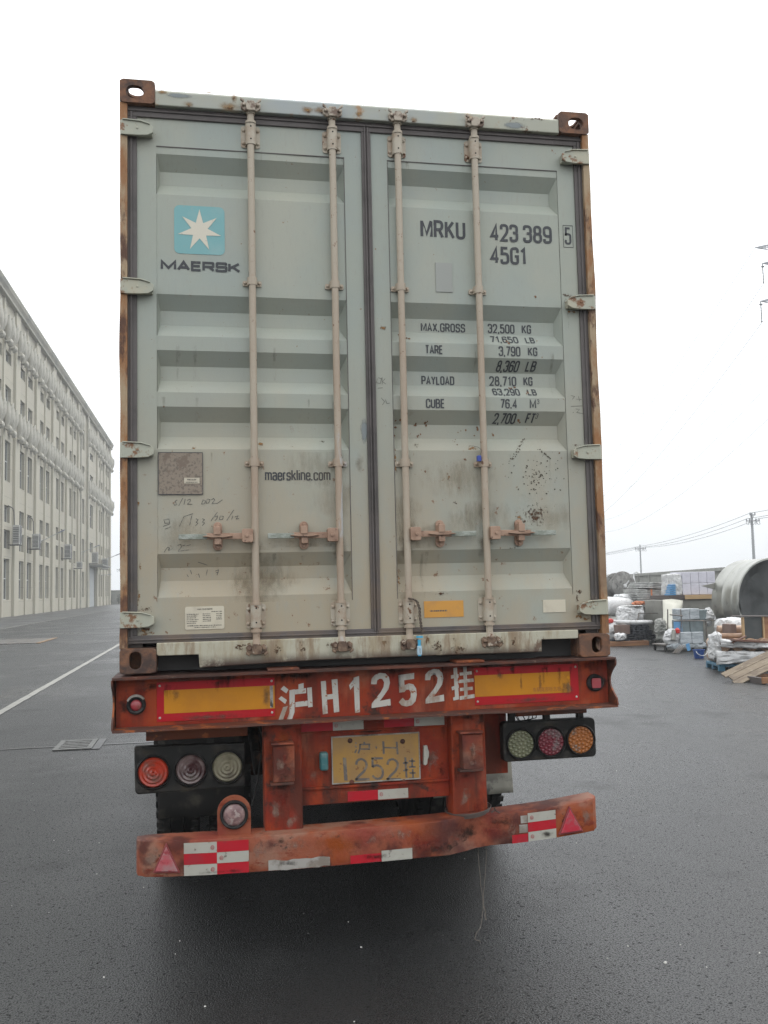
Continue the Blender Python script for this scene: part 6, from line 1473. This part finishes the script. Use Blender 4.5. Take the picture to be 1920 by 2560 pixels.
pine_m = mat('pine_board', (.44, .30, .16), .65, layers=[dict(s=6, lo=.42, hi=.66, c=(.34, .22, .12), d=8, st=(.2, 1, 1))])
dark_wood = mat('dark_board', (.085, .070, .065), .7)
black_pl = mat('black_pallet_plastic', (.018, .021, .028), .5, layers=[dict(s=12, lo=.5, hi=.7, c=(.03, .033, .04))], bump=(14, .1, .004))
brown_box = mat('brown_carton', (.17, .115, .095), .75, layers=[dict(s=5, lo=.4, hi=.7, c=(.14, .095, .08))])
blue_pl = mat('blue_plastic', (.012, .05, .20), .4, layers=[dict(s=6, lo=.45, hi=.7, c=(.02, .07, .22))])
teal_pl = mat('teal_pallet', (.045, .16, .24), .5, layers=[dict(s=6, lo=.42, hi=.7, c=(.03, .10, .17))])
grey_steel = mat('grey_cabinet', (.24, .235, .21), .5, metal=.2, layers=[dict(s=3, lo=.42, hi=.7, c=(.18, .18, .16), d=6)])
sheet_m = mat('panel_edge', (.46, .465, .45), .5, metal=.2, layers=[dict(s=8, lo=.42, hi=.64, c=(.26, .26, .25), d=6), dict(s=3, lo=.52, hi=.66, c=(.55, .55, .53), d=6)])
grey_tarp = mat('grey_tarp', (.27, .285, .30), .55, layers=[dict(s=3, lo=.42, hi=.7, c=(.20, .21, .225))], bump=(7, .6, .02))
strap_m = mat('orange_strap', (.48, .17, .08), .6); red_m = mat('red_plastic', (.48, .03, .025), .4)
frame_m = mat('trolley_steel', (.12, .115, .11), .5, metal=.4, layers=[dict(s=20, lo=.45, hi=.66, c=(.20, .16, .13))])
drum_m = mat('dusty_drum', (.155, .15, .14), .8, layers=[dict(s=4, lo=.42, hi=.62, c=(.25, .245, .23), d=9), dict(s=8, lo=.55, hi=.66, c=(.08, .08, .075), d=8)], bump=(14, .6, .02, 6))
bag_m = mat('grey_bag', (.235, .235, .215), .5, layers=[dict(s=7, lo=.42, hi=.62, c=(.16, .165, .15), d=7)], bump=(12, .7, .02, 6))
glass_g = mat('wrapped_glass', (.17, .21, .22), .2, layers=[dict(s=3, lo=.42, hi=.66, c=(.12, .15, .155), d=6)], coat=.4)
blue_soft = mat('blue_wrap', (.10, .27, .48), .5)

# steel drum lying on its side, its open end under a dark cover
t = thing('steel_tank', 'big stainless steel cylinder lying on its side with a dark covered mouth', 'tank', (13.0, 17.3, 0))
ax = Vector((.064, -.998, 0)).normalized(); c0 = Vector((12.94, 17.85, 1.21)); RT = 1.03; LT = 1.12
g = MB(); pr = [(RT - .02, LT), (RT - .02, .0), (RT, .0), (RT + .012, .05), (RT, .10), (RT, .42), (RT + .012, .45), (RT, .48), (RT, .80), (RT + .018, .84), (RT + .006, .88), (RT + .02, 1.02), (RT + .03, 1.06), (RT + .02, LT), (RT - .02, LT)]
g.lathe(c0, ax, pr, 72); g.lathe(c0, ax, [(RT - .01, .0), (.001, -.08)], 48); ob('shell', g, steel_m, t, smooth=30)
g = MB(); u = ax.orthogonal().normalized(); v_ = ax.cross(u); vs = [c0 + ax * (LT - .16)]; K = 60; rings = (.25, .5, .75, .92, 1.0)
for j, rr in enumerate(rings):
    for i in range(K):
        a = 2 * PI * i / K; q = noise.noise(Vector((math.cos(a) * rr * 3, math.sin(a) * rr * 3, 2))) * .10
        vs.append(c0 + ax * (LT - .16 + q + .16 * max(0, rr - .8) / .2) + (u * math.cos(a) + v_ * math.sin(a)) * (RT - .015) * rr)
fs = [(0, 1 + i, 1 + (i + 1) % K) for i in range(K)] + [(1 + j * K + i, 1 + (j + 1) * K + i, 1 + (j + 1) * K + (i + 1) % K, 1 + j * K + (i + 1) % K) for j in range(4) for i in range(K)]
g.add(vs, fs); ob('cover', g, steel_in, t, smooth=True)
g = MB(); g.prism([(11.62, 1.60), (12.25, 1.71), (12.22, 1.47), (12.1, 1.46)], 17.72, 17.76, 'y'); ob('fin', g, grey_steel, t)
g = MB(); g.box(12.4, 13.4, 16.9, 17.3, .0, .24); g.box(12.4, 13.4, 17.55, 17.85, .0, .24); ob('cradle', g, dark_wood, t)

# steel cabinet carrying the timber boards and the cartons
o = ob('steel_cabinet', MB().box(11.62, 13.2, 19.95, 21.0, .0, 1.215), grey_steel, None, bevel=.02); tag(o, 'wide grey steel cabinet under the boards with the white cartons', 'cabinet')
o = ob('dark_plank', MB().box(11.80, 12.28, 19.86, 21.0, 1.222, 1.34), dark_wood, None, bevel=.006); tag(o, 'short dark plank end under the blue corner of the white cartons', 'plank')
o = ob('pine_plank', MB().box(12.285, 13.22, 19.86, 21.0, 1.222, 1.34), pine_m, None, bevel=.006); tag(o, 'pale pine plank under the white cartons', 'plank')
gp = 'white cartons stacked on the boards'; rnd = random.Random(4); k = 0
rowname = ('lower', 'upper'); colname = ('first from the left', 'second from the left', 'third from the left', 'rightmost')
for r_ in range(2):
    for i in range(4):
        x0 = 12.30 + i * .255; zb = 1.345 + r_ * .325; j = rnd.uniform(-.006, .006)
        o = ob('carton', MB().box(x0 + .004, x0 + .25, 20.0 + j, 20.7, zb + .002, zb + .318), carton_m, None, bevel=.012, seg=3); tag(o, 'white wrapped carton, %s in the %s row on the boards' % (colname[i], rowname[r_]), 'carton', gp)
o = ob('wrapped_bundle', crumple((12.15, 20.35, 1.64), (.14, .34, .29), .028, 3, 7, boxy=.93), film, None, smooth=True); tag(o, 'plastic wrapped bundle at the left end of the white cartons', 'bundle')
gp = 'blue trays at the end of the white cartons'
for i in range(6):
    o = ob('blue_tray', MB().box(11.84 + .018 * i + .02 * (i % 2), 12.06, 19.93, 20.2, 1.345 + i * .052, 1.388 + i * .052), blue_soft, None, bevel=.008)
    tag(o, 'thin blue tray in the pile at the left end of the white cartons', 'tray', gp)
# folded cream sheet leaning on the cabinet
g = MB(); vs = [(11.58, 19.9, 1.24), (12.15, 19.75, 1.20), (11.75, 19.0, .30), (11.20, 19.15, .62), (11.42, 18.98, .38)]
top = [(11.62, 19.88, 1.22), (11.85, 19.86, 1.235), (12.14, 19.72, 1.19)]; bot = [(11.25, 19.2, .50), (11.50, 19.0, .28), (11.72, 19.25, .22)]
vs = []
for i in range(9):
    t1 = i / 8; a = Vector(top[0]).lerp(Vector(top[1]), t1 * 2) if t1 < .5 else Vector(top[1]).lerp(Vector(top[2]), t1 * 2 - 1); b = Vector(bot[0]).lerp(Vector(bot[1]), t1 * 2) if t1 < .5 else Vector(bot[1]).lerp(Vector(bot[2]), t1 * 2 - 1)
    for j in range(7): p = a.lerp(b, j / 6); p.y -= .16 * math.sin(PI * t1) * (1 if j else .4); vs.append(p)
g.add(vs, [(i * 7 + j, (i + 1) * 7 + j, (i + 1) * 7 + j + 1, i * 7 + j + 1) for i in range(8) for j in range(6)])
o = ob('metal_chute', g, pale_sheet, None, smooth=True); sd = o.modifiers.new('thick', 'SOLIDIFY'); sd.thickness = .012; tag(o, 'cream sheet metal chute leaning on the steel cabinet', 'chute')

# strapped stack of panels: each panel a thing
gp = 'grey panels in the tall strapped stack'; rnd = random.Random(9); z = .02; k = 0
edge = None
while z < 1.02:
    a = 11.95 + rnd.uniform(-.05, .05) if z > .5 else 11.7 + rnd.uniform(-.05, .05)
    o = ob('steel_sheet', MB().box(a, 13.15 + rnd.uniform(-.02, .02), 21.5, 23.4, z, z + .024), sheet_m, None, bevel=.004); tag(o, 'flat grey panel in the lower part of the tall strapped stack', 'panel', gp + ', lower'); z += .046; k += 1
while z < 1.50:
    a = 11.98 + rnd.uniform(-.05, .05)
    o = ob('steel_sheet', MB().box(a, 12.55 + rnd.uniform(-.1, .3), 21.55, 23.2, z, z + .026), sheet_m, None, bevel=.004); tag(o, 'short grey panel in the upper part of the tall strapped stack', 'panel', gp + ', upper'); z += .05
for i in range(4):
    g = MB(); g.obox((12.55 + .04 * i, 22.2, 1.53 + i * .045), (.55, 0, -.045), (0, .75, 0), (.001, 0, .016)); o = ob('steel_sheet', g, sheet_m, None, bevel=.004); tag(o, 'pale panel lying tilted on top of the tall strapped stack', 'panel', gp + ', tilted')
for x in (12.06, 12.13):
    o = ob('orange_strap', MB().box(x - .016, x + .016, 21.40, 21.44, .45 if x > 12.1 else 1.15, 1.02 if x > 12.1 else 1.52), strap_m, None); tag(o, 'orange strap down the %s of the panel stack' % ('lower half' if x > 12.1 else 'upper half'), 'strap')
o = ob('grey_tarpaulin', crumple((12.62, 21.8, 1.155), (.42, .30, .10), .05, 8, 4, boxy=.5), grey_tarp, None, smooth=True); tag(o, 'folded grey tarpaulin stuffed in the middle of the panel stack', 'tarpaulin')
o = ob('orange_netting', crumple((12.35, 21.35, 1.0), (.36, .10, .03), .05, 12, 8, boxy=.3), strap_m, None, smooth=True); tag(o, 'tangle of orange strapping in front of the panel stack', 'strapping')
o = ob('orange_netting', crumple((11.72, 21.6, 1.10), (.20, .10, .04), .05, 14, 8, boxy=.3), strap_m, None, smooth=True); tag(o, 'orange strapping under the white bag left of the panel stack', 'strapping')
# cable drum behind
t = thing('cable_drum', 'dusty grey cable drum standing on edge against the perimeter wall', 'cable drum', (14.3, 28, 0))
g = MB(); dc = Vector((14.26, 28.0, 1.62)); da = Vector((.25, -.95, .12)).normalized()
g.lathe(dc, da, [(.001, 0), (.50, .0), (.545, -.02), (.55, -.06), (.50, -.08), (.001, -.08)], 40); ob('flange', g, drum_m, t, smooth=40)
g = MB(); g.lathe(dc, da, [(.40, -.08), (.40, -.45), (.001, -.45)], 32); g.lathe(dc - da * .45, da, [(.001, 0), (.545, 0), (.545, -.06), (.001, -.06)], 40); ob('core', g, drum_m, t, smooth=40)
g = MB(); g.cyl(dc, dc + da * .05, .07, n=12); g.obox(dc + da * .015 + Vector((.05, 0, .05)), (.12, 0, .14), da * .01, (.015, 0, -.015)); ob('hub', g, film, t)
g = MB(); g.box(13.7, 14.8, 27.4, 28.5, 0, 1.06); o = ob('timber_crate', g, dark_wood, None, bevel=.01); tag(o, 'dark crate carrying the dusty cable drum', 'crate')
# white rolls, bags, spool
g = MB(); g.cyl((10.72, 22.0, 1.02), (11.75, 22.4, .96), .32, .30, n=28); o = ob('fabric_roll', g, film, None, smooth=40, bevel=.03); tag(o, 'big off-white roll lying left of the strapped panel stack', 'roll')
o = ob('white_bag', crumple((11.95, 23.0, 1.22), (.34, .3, .13), .06, 17, 4, boxy=.3), film, None, smooth=True); tag(o, 'crumpled white plastic sack beside the cable drum', 'sack')
o = ob('rubble_heap', crumple((11.2, 22.2, .33), (.9, .7, .36), .10, 19, 3, boxy=.6), bag_m, None, smooth=True); tag(o, 'grey wrapped heap under the off-white roll', 'heap')
t = thing('cable_spool', 'white plastic wrapped spool with a flat white top beside the leaning rod', 'spool', (11.1, 20.8, .55))
g = MB(); g.lathe((11.11, 20.8, 1.045), (0, .06, 1), [(.05, -.012), (.31, -.012), (.325, 0), (.31, .012), (.05, .012), (.05, -.012)], 32); ob('top_flange', g, mat('white_flange', (.66, .66, .64), .5), t, smooth=40)
g = MB(); g.cyl((11.11, 20.8, .99), (11.11, 20.8, 1.05), .052, n=12); ob('hub', g, grey_steel, t)
ob('film', crumple((11.05, 20.8, .80), (.33, .30, .23), .06, 23, 5, boxy=.55), film, t, smooth=True)
o = ob('hose_coil', MB().lathe((10.95, 20.5, .62), (.03, 0, 1), [(.55 + .055 * math.cos(2 * PI * i / 10), .055 * math.sin(2 * PI * i / 10)) for i in range(10)], 40, close=True), film, None, smooth=True); tag(o, 'white hose coil lying round the foot of the spool', 'hose')
o = ob('white_bag', crumple((10.45, 20.6, .36), (.38, .34, .26), .08, 29, 4, boxy=.5), film, None, smooth=True); tag(o, 'heaped grey white plastic behind the brown carton', 'plastic heap')
o = ob('red_rag', crumple((10.25, 20.35, .66), (.09, .06, .05), .03, 31, 9, boxy=.3), red_m, None, smooth=True); tag(o, 'small red rag on the hose coil', 'rag')
o = ob('leaning_rod', MB().cyl((10.95, 20.15, .58), (11.07, 20.25, .86), .018, n=8), frame_m, None); tag(o, 'short dark rod leaning up to the long rail by the spool', 'rod')
o = ob('steel_rail', MB().box(11.05, 11.75, 20.22, 20.26, .835, .86), frame_m, None); tag(o, 'thin level rail in front of the panel stack', 'rail')
o = ob('brown_carton', MB().box(10.30, 10.67, 20.0, 20.4, .30, .56), brown_box, None, bevel=.01); tag(o, 'brown carton left of the black pallets', 'carton')
gp = 'black plastic pallets'; z = .125
for i, (a, b, h) in enumerate(((10.10, 11.35, .045), (10.42, 11.42, .05), (10.45, 11.38, .05), (10.68, 11.27, .055), (10.69, 11.28, .055), (10.68, 11.20, .05), (10.69, 11.20, .05), (10.72, 11.18, .04))):
    g = MB(); g.box(a, b, 19.9, 20.9, z + h * .45, z + h)
    for q in range(4): x = a + (b - a - .08) * q / 3; g.box(x, x + .08, 19.9, 20.9, z, z + h * .45)
    o = ob('black_pallet', g, black_pl, None, bevel=.006); nm = ('lowest', 'second', 'third', 'fourth', 'fifth', 'sixth', 'seventh', 'topmost')[i]; tag(o, 'black plastic pallet, %s from the ground in the black stack' % nm if i not in (0, 7) else nm + ' black plastic pallet of the black stack', 'pallet', gp); z += h + .006
o = ob('timber_beam', MB().box(9.2, 11.06, 19.68, 19.82, .0, .125), timber_m, None, bevel=.006); tag(o, 'orange brown timber beam lying in front of the black pallets', 'beam')
o = ob('support_beam', MB().box(9.2, 11.3, 20.5, 20.64, .0, .12), timber_m, None, bevel=.006); tag(o, 'timber beam under the back of the black pallets', 'beam')
o = ob('plastic_scrap', crumple((10.24, 19.72, .255), (.15, .12, .09), .06, 37, 7, boxy=.2), film, None, smooth=True); tag(o, 'crumpled white plastic on the timber beam before the black pallets', 'plastic scrap')
# grey sack on a small wheeled stand
t = thing('wheeled_sack', 'grey plastic shrouded bundle leaning on a small wheel', 'bundle', (11.25, 19.3, 0))
ob('shroud', crumple((11.24, 19.3, .42), (.17, .15, .30), .05, 41, 5, boxy=.25, flat=False), bag_m, t, smooth=True)
g = MB(); g.cyl((11.02, 19.38, .085), (11.06, 19.42, .085), .085, n=18); ob('wheel', g, black_rub, t, bevel=.01)
g = MB(); g.cyl((11.04, 19.4, .085), (11.2, 19.35, .3), .015, n=6); g.cyl((11.3, 19.3, .0), (11.28, 19.3, .2), .02, n=6); ob('stand', g, frame_m, t)
# trolley with wrapped panes
t = thing('platform_trolley', 'platform trolley with a tall steel frame loaded with wrapped grey packs', 'trolley', (10.95, 17.5, 0))
g = MB(); g.box(10.30, 11.42, 17.25, 17.95, .13, .17); ob('deck', g, frame_m, t, bevel=.005)
g = MB()
for a, b in (((10.70, 17.25, .17), (10.76, 17.25, .76)), ((11.42, 17.25, .17), (11.42, 17.25, .74)), ((10.55, 17.25, .745), (11.68, 17.25, .725)), ((10.46, 17.25, .905), (10.80, 17.25, .865)), ((10.70, 17.9, .17), (10.74, 17.9, 1.02)), ((10.76, 17.25, .76), (10.78, 17.3, 1.03)), ((11.56, 17.3, .73), (11.56, 17.35, .98))): g.cyl(a, b, .016, n=7)
ob('frame', g, frame_m, t)
for x in (10.33, 11.38):
    for y in (17.3, 17.88):
        g = MB(); g.cyl((x - .018, y, .055), (x + .018, y, .055), .055, n=14); g.box(x - .03, x + .03, y - .02, y + .02, .06, .13); ob('caster', g, black_rub, t)
gp = 'wrapped packs on the platform trolley'
def pack(x0, x1, y0, y1, z0, z1, m_, lab):
    o = ob('wrapped_pack', MB().box(x0, x1, y0, y1, z0, z1), m_, None, bevel=.02, seg=3); tag(o, lab, 'pack', gp)
pack(10.80, 11.03, 17.32, 17.8, .765, 1.035, film_cool, 'left upper grey wrapped pack on the platform trolley')
pack(11.035, 11.30, 17.32, 17.8, .765, 1.035, film_cool, 'middle upper grey wrapped pack on the platform trolley')
pack(11.31, 11.54, 17.36, 17.8, .745, 1.005, glass_g, 'dark upper pack at the right end of the platform trolley')
pack(10.78, 11.03, 17.34, 17.8, .175, .755, glass_g, 'left glassy pack standing inside the trolley frame')
pack(11.04, 11.40, 17.34, 17.8, .175, .735, glass_g, 'right glassy pack standing inside the trolley frame')
pack(10.72, 10.80, 17.29, 17.6, .42, .74, blue_soft, 'narrow blue pack at the left of the trolley frame')
pack(10.64, 10.95, 17.12, 17.24, .175, .47, film_cool, 'left pale wrapped pack low at the front of the trolley')
pack(10.955, 11.27, 17.12, 17.24, .175, .465, film_cool, 'right pale wrapped pack low at the front of the trolley')
o = ob('loose_film', crumple((11.60, 17.45, .80), (.07, .12, .22), .07, 43, 5, boxy=.1, flat=False), film, None, smooth=True); tag(o, 'loose clear film hanging from the right end of the trolley packs', 'film')
o = ob('clear_bag', crumple((10.50, 17.3, .36), (.16, .15, .19), .06, 47, 5, boxy=.2), film, None, smooth=True); tag(o, 'clear plastic bag of odds and ends on the left of the trolley', 'bag')
o = ob('red_canister', MB().lathe((10.575, 17.13, .45), (0, 0, 1), [(.001, 0), (.055, 0), (.06, .03), (.06, .09), (.03, .12), (.02, .13), (.001, .13)], 16), red_m, None, smooth=40); tag(o, 'small red canister in the clear bag on the trolley', 'canister')
o = ob('grey_tube', MB().cyl((10.43, 17.1, .28), (10.50, 17.16, .52), .055, n=16), grey_steel, None, bevel=.006); tag(o, 'short grey tube in front of the clear bag on the trolley', 'tube')
gp = 'thin rods under the trolley'
for i in range(4):
    o = ob('steel_rod', MB().cyl((10.12 + .05 * i, 16.55, .012), (10.50 + .05 * i, 16.9, .165), .009, n=6), frame_m, None); tag(o, 'thin rod poking out from under the trolley behind the blue tag', 'rod', gp)
g = MB(); g.obox((10.535, 16.55, .14), (.045, 0, .012), (0, .006, 0), (-.018, 0, .085)); o = ob('blue_plate', g, blue_soft, None, bevel=.003); tag(o, 'light blue plate leaning on the rods by the trolley', 'plate')
o = ob('cloth_skirt', crumple((10.85, 17.25, .13), (.52, .12, .06), .04, 53, 6, boxy=.4), film_cool, None, smooth=True); tag(o, 'grey film skirt sagging over the trolley deck edge', 'film')
# bucket
t = thing('bucket', 'blue plastic bucket with a white handle standing on the asphalt', 'bucket', (9.95, 15.0, 0))
g = MB(); g.lathe((9.95, 15, 0), (0, 0, 1), [(.001, .0), (.098, .0), (.125, .175), (.135, .178), (.135, .195), (.122, .195), (.095, .012), (.001, .012)], 26); ob('body', g, blue_pl, t, smooth=40)
g = MB(); g.tube([(9.95 + .13 * math.cos(a), 14.88 - .05 * math.sin(a), .17 - .10 * math.sin(a)) for a in [PI * i / 14 for i in range(15)]], .007, 6); ob('handle', g, wpipe, t, smooth=True)
# blue pallet of brown rolls under film
t = thing('plastic_pallet', 'blue plastic pallet under the film wrapped brown rolls', 'pallet', (9.3, 12.4, 0))
g = MB(); g.obox((9.45, 12.3, .105), (.62, -.16, 0), (.12, .46, 0), (0, 0, .025)); ob('deck', g, teal_pl, t, bevel=.006)
def pq(u, v): return Vector((9.45, 12.3, .04)) + Vector((.62, -.16, 0)) * u + Vector((.12, .46, 0)) * v
for v in (-.9, 0, .9):
    for u in (-.92, -.45, .0, .45, .92):
        g = MB(); g.obox(pq(u, v), (.055, -.014, 0), (.012, .046, 0), (0, 0, .04)); ob('block', g, teal_pl, t, bevel=.006)
gp = 'brown rolls on the blue pallet'
def roll(a, b, r, lab):
    g = MB(); a, b = Vector(a), Vector(b); dd = (b - a).normalized(); g.lathe(a, dd, [(r * .25, -.001), (r * .97, 0), (r, .01), (r, (b - a).length - .01), (r * .97, (b - a).length), (r * .25, (b - a).length + .001), (r * .25, 0)], 28)
    o = ob('brown_roll', g, copper_m, None, smooth=40); tag(o, lab, 'roll', gp)
rowz = .24
for r_ in range(2):
    for i in range(5):
        c = pq(-.80 + i * .40, 0); c.z = .24 + r_ * .245
        if r_ == 1 and i > 3: continue
        h = Vector((.12, .46, 0)) * .92
        roll(c - h, c + h, .12, 'brown roll lying endwise in the %s layer on the blue pallet, %s from the left' % (('lower', 'upper')[r_], ('first', 'second', 'third', 'fourth', 'fifth')[i]))
roll((9.08, 12.65, .735), (9.52, 12.5, .735), .095, 'brown roll lying crosswise on top of the film wrapped rolls')
roll((8.84, 12.3, .655), (9.36, 12.12, .645), .05, 'thin pale brown roll on the front edge of the film wrapped rolls')
def swag(x0, x1, z0, z1, y0, y1, seed, lab, amp=.03):
    g = MB(); vs = []; nu, nv = 34, 9
    for i in range(nu + 1):
        u_ = i / nu
        for j in range(nv + 1):
            v__ = j / nv; x = x0 + (x1 - x0) * u_; y = y0 + (y1 - y0) * u_; zt = z1[0] + (z1[1] - z1[0]) * u_; zb = z0[0] + (z0[1] - z0[0]) * u_
            q = noise.noise(Vector((u_ * 4 + seed, v__ * 9, seed))); q2 = noise.noise(Vector((u_ * 12 + seed, v__ * 3, seed + 4)))
            vs.append((x + q2 * .01, y - .03 - abs(q) * amp * 1.6 - .03 * math.sin(PI * v__), zb + (zt - zb) * v__ + q * amp * .6 + q2 * .012))
    g.add(vs, [(i * (nv + 1) + j, (i + 1) * (nv + 1) + j, (i + 1) * (nv + 1) + j + 1, i * (nv + 1) + j + 1) for i in range(nu) for j in range(nv)])
    o = ob('stretch_film', g, film, None, smooth=True); sd = o.modifiers.new('thick', 'SOLIDIFY'); sd.thickness = .006; tag(o, lab, 'film')
swag(8.60, 9.98, (.13, .22), (.40, .33), 11.95, 11.66, 3.0, 'lower swathe of white film round the brown rolls above the blue pallet', .05)
swag(8.70, 10.05, (.47, .38), (.62, .50), 11.95, 11.66, 7.0, 'upper swathe of white film round the brown rolls', .045)
o = ob('stretch_film', crumple((8.70, 12.12, .46), (.07, .16, .25), .045, 61, 6, boxy=.5, flat=False), film, None, smooth=True); tag(o, 'bunched white film at the left corner of the brown rolls', 'film')
o = ob('white_sheet', crumple((9.52, 12.85, .80), (.34, .16, .17), .05, 67, 4, boxy=.2), film, None, smooth=True); tag(o, 'white plastic sheet heaped behind the top brown roll', 'plastic sheet')
# upturned table frame with a black board
t = thing('upturned_table', 'upturned wooden table with a black board standing on the wrapped rolls', 'table', (9.55, 12.0, .52))
g = MB(); g.box(9.275, 9.66, 12.02, 12.04, .58, 1.0); ob('board', g, mat('black_board', (.045, .052, .053), .6, layers=[dict(s=4, lo=.42, hi=.66, c=(.065, .07, .07), d=6)]), t)
for x in (9.245, 9.665):
    g = MB(); g.box(x, x + .03, 11.99, 12.06, .55, 1.005); ob('leg', g, pine_m, t, bevel=.003)
g = MB(); g.box(9.70, 9.95, 12.02, 12.05, .52, 1.0); ob('side_board', g, timber_m, t)
g = MB(); g.obox((9.45, 12.0, 1.025), (.43, 0, -.012), (0, .03, 0), (0, 0, .012)); ob('rail', g, mat('grey_rail', (.16, .14, .13), .6), t, bevel=.004)
g = MB(); g.obox((9.36, 11.85, .555), (.48, 0, -.04), (0, .16, .0), (0, 0, .02)); g.obox((9.03, 11.80, .60), (.14, 0, .055), (0, .03, 0), (0, 0, .014)); ob('tabletop', g, mat('dark_red_wood', (.13, .06, .04), .5), t, bevel=.005)
o = ob('box_crate', MB().box(9.10, 9.23, 12.2, 12.5, .62, .87), brown_box, None, bevel=.006); tag(o, 'small dark brown box between the top roll and the black board', 'box')
# planks sloping to the ground over a crate
gp = 'weathered planks sloping over the crate'
pa, pb, wv = Vector((7.80, 10.35, .135)), Vector((8.70, 10.35, .485)), Vector((.07, -.36, -.175)); dd = pb - pa; nn = wv.cross(dd).normalized(); nn = nn if nn.z > 0 else -nn
for i, nm in enumerate(('back', 'middle', 'front')):
    g = MB(); s0, s1 = ((-.02, 1.7), (.03, 1.7), (.0, 1.62))[i]; c_ = pa + dd * (s0 + s1) / 2 + wv * ((i + .5) / 3) + nn * (-.004 * i); g.obox(c_, dd * (s1 - s0) / 2, wv * .162, nn * .013); o = ob('wooden_plank', g, wood_m, None, bevel=.003); tag(o, '%s weathered plank of the three sloping down to the asphalt' % nm, 'plank', gp)
t = thing('wooden_crate', 'low brown wooden crate under the sloping planks at the right edge', 'crate', (8.7, 9.9, 0))
for yy in (9.62, 10.15): g = MB(); g.box(8.10, 9.5, yy, yy + .03, .015, .115); ob('board', g, timber_m, t, bevel=.003)
for x in (8.10, 8.75, 9.4):
    g = MB(); g.box(x, x + .08, 9.652, 10.148, .0, .10); ob('bearer', g, dark_wood, t)

# ------------------------------------------------------------------ the misty air
g = MB(); g.box(-470, 470, -55, 515, -1.6, 36)
hz = ob('haze', g, bpy.data.materials.new('haze_air'), None); hz['kind'] = 'stuff'
hm = bpy.data.materials['haze_air']; hm.use_nodes = True; t = hm.node_tree; t.nodes.clear()
o_ = t.nodes.new('ShaderNodeOutputMaterial'); pv = t.nodes.new('ShaderNodeVolumePrincipled')
pv.inputs['Color'].default_value = (.93, .95, .96, 1); pv.inputs['Density'].default_value = .0014; pv.inputs['Anisotropy'].default_value = .0
t.links.new(pv.outputs[0], o_.inputs['Volume'])
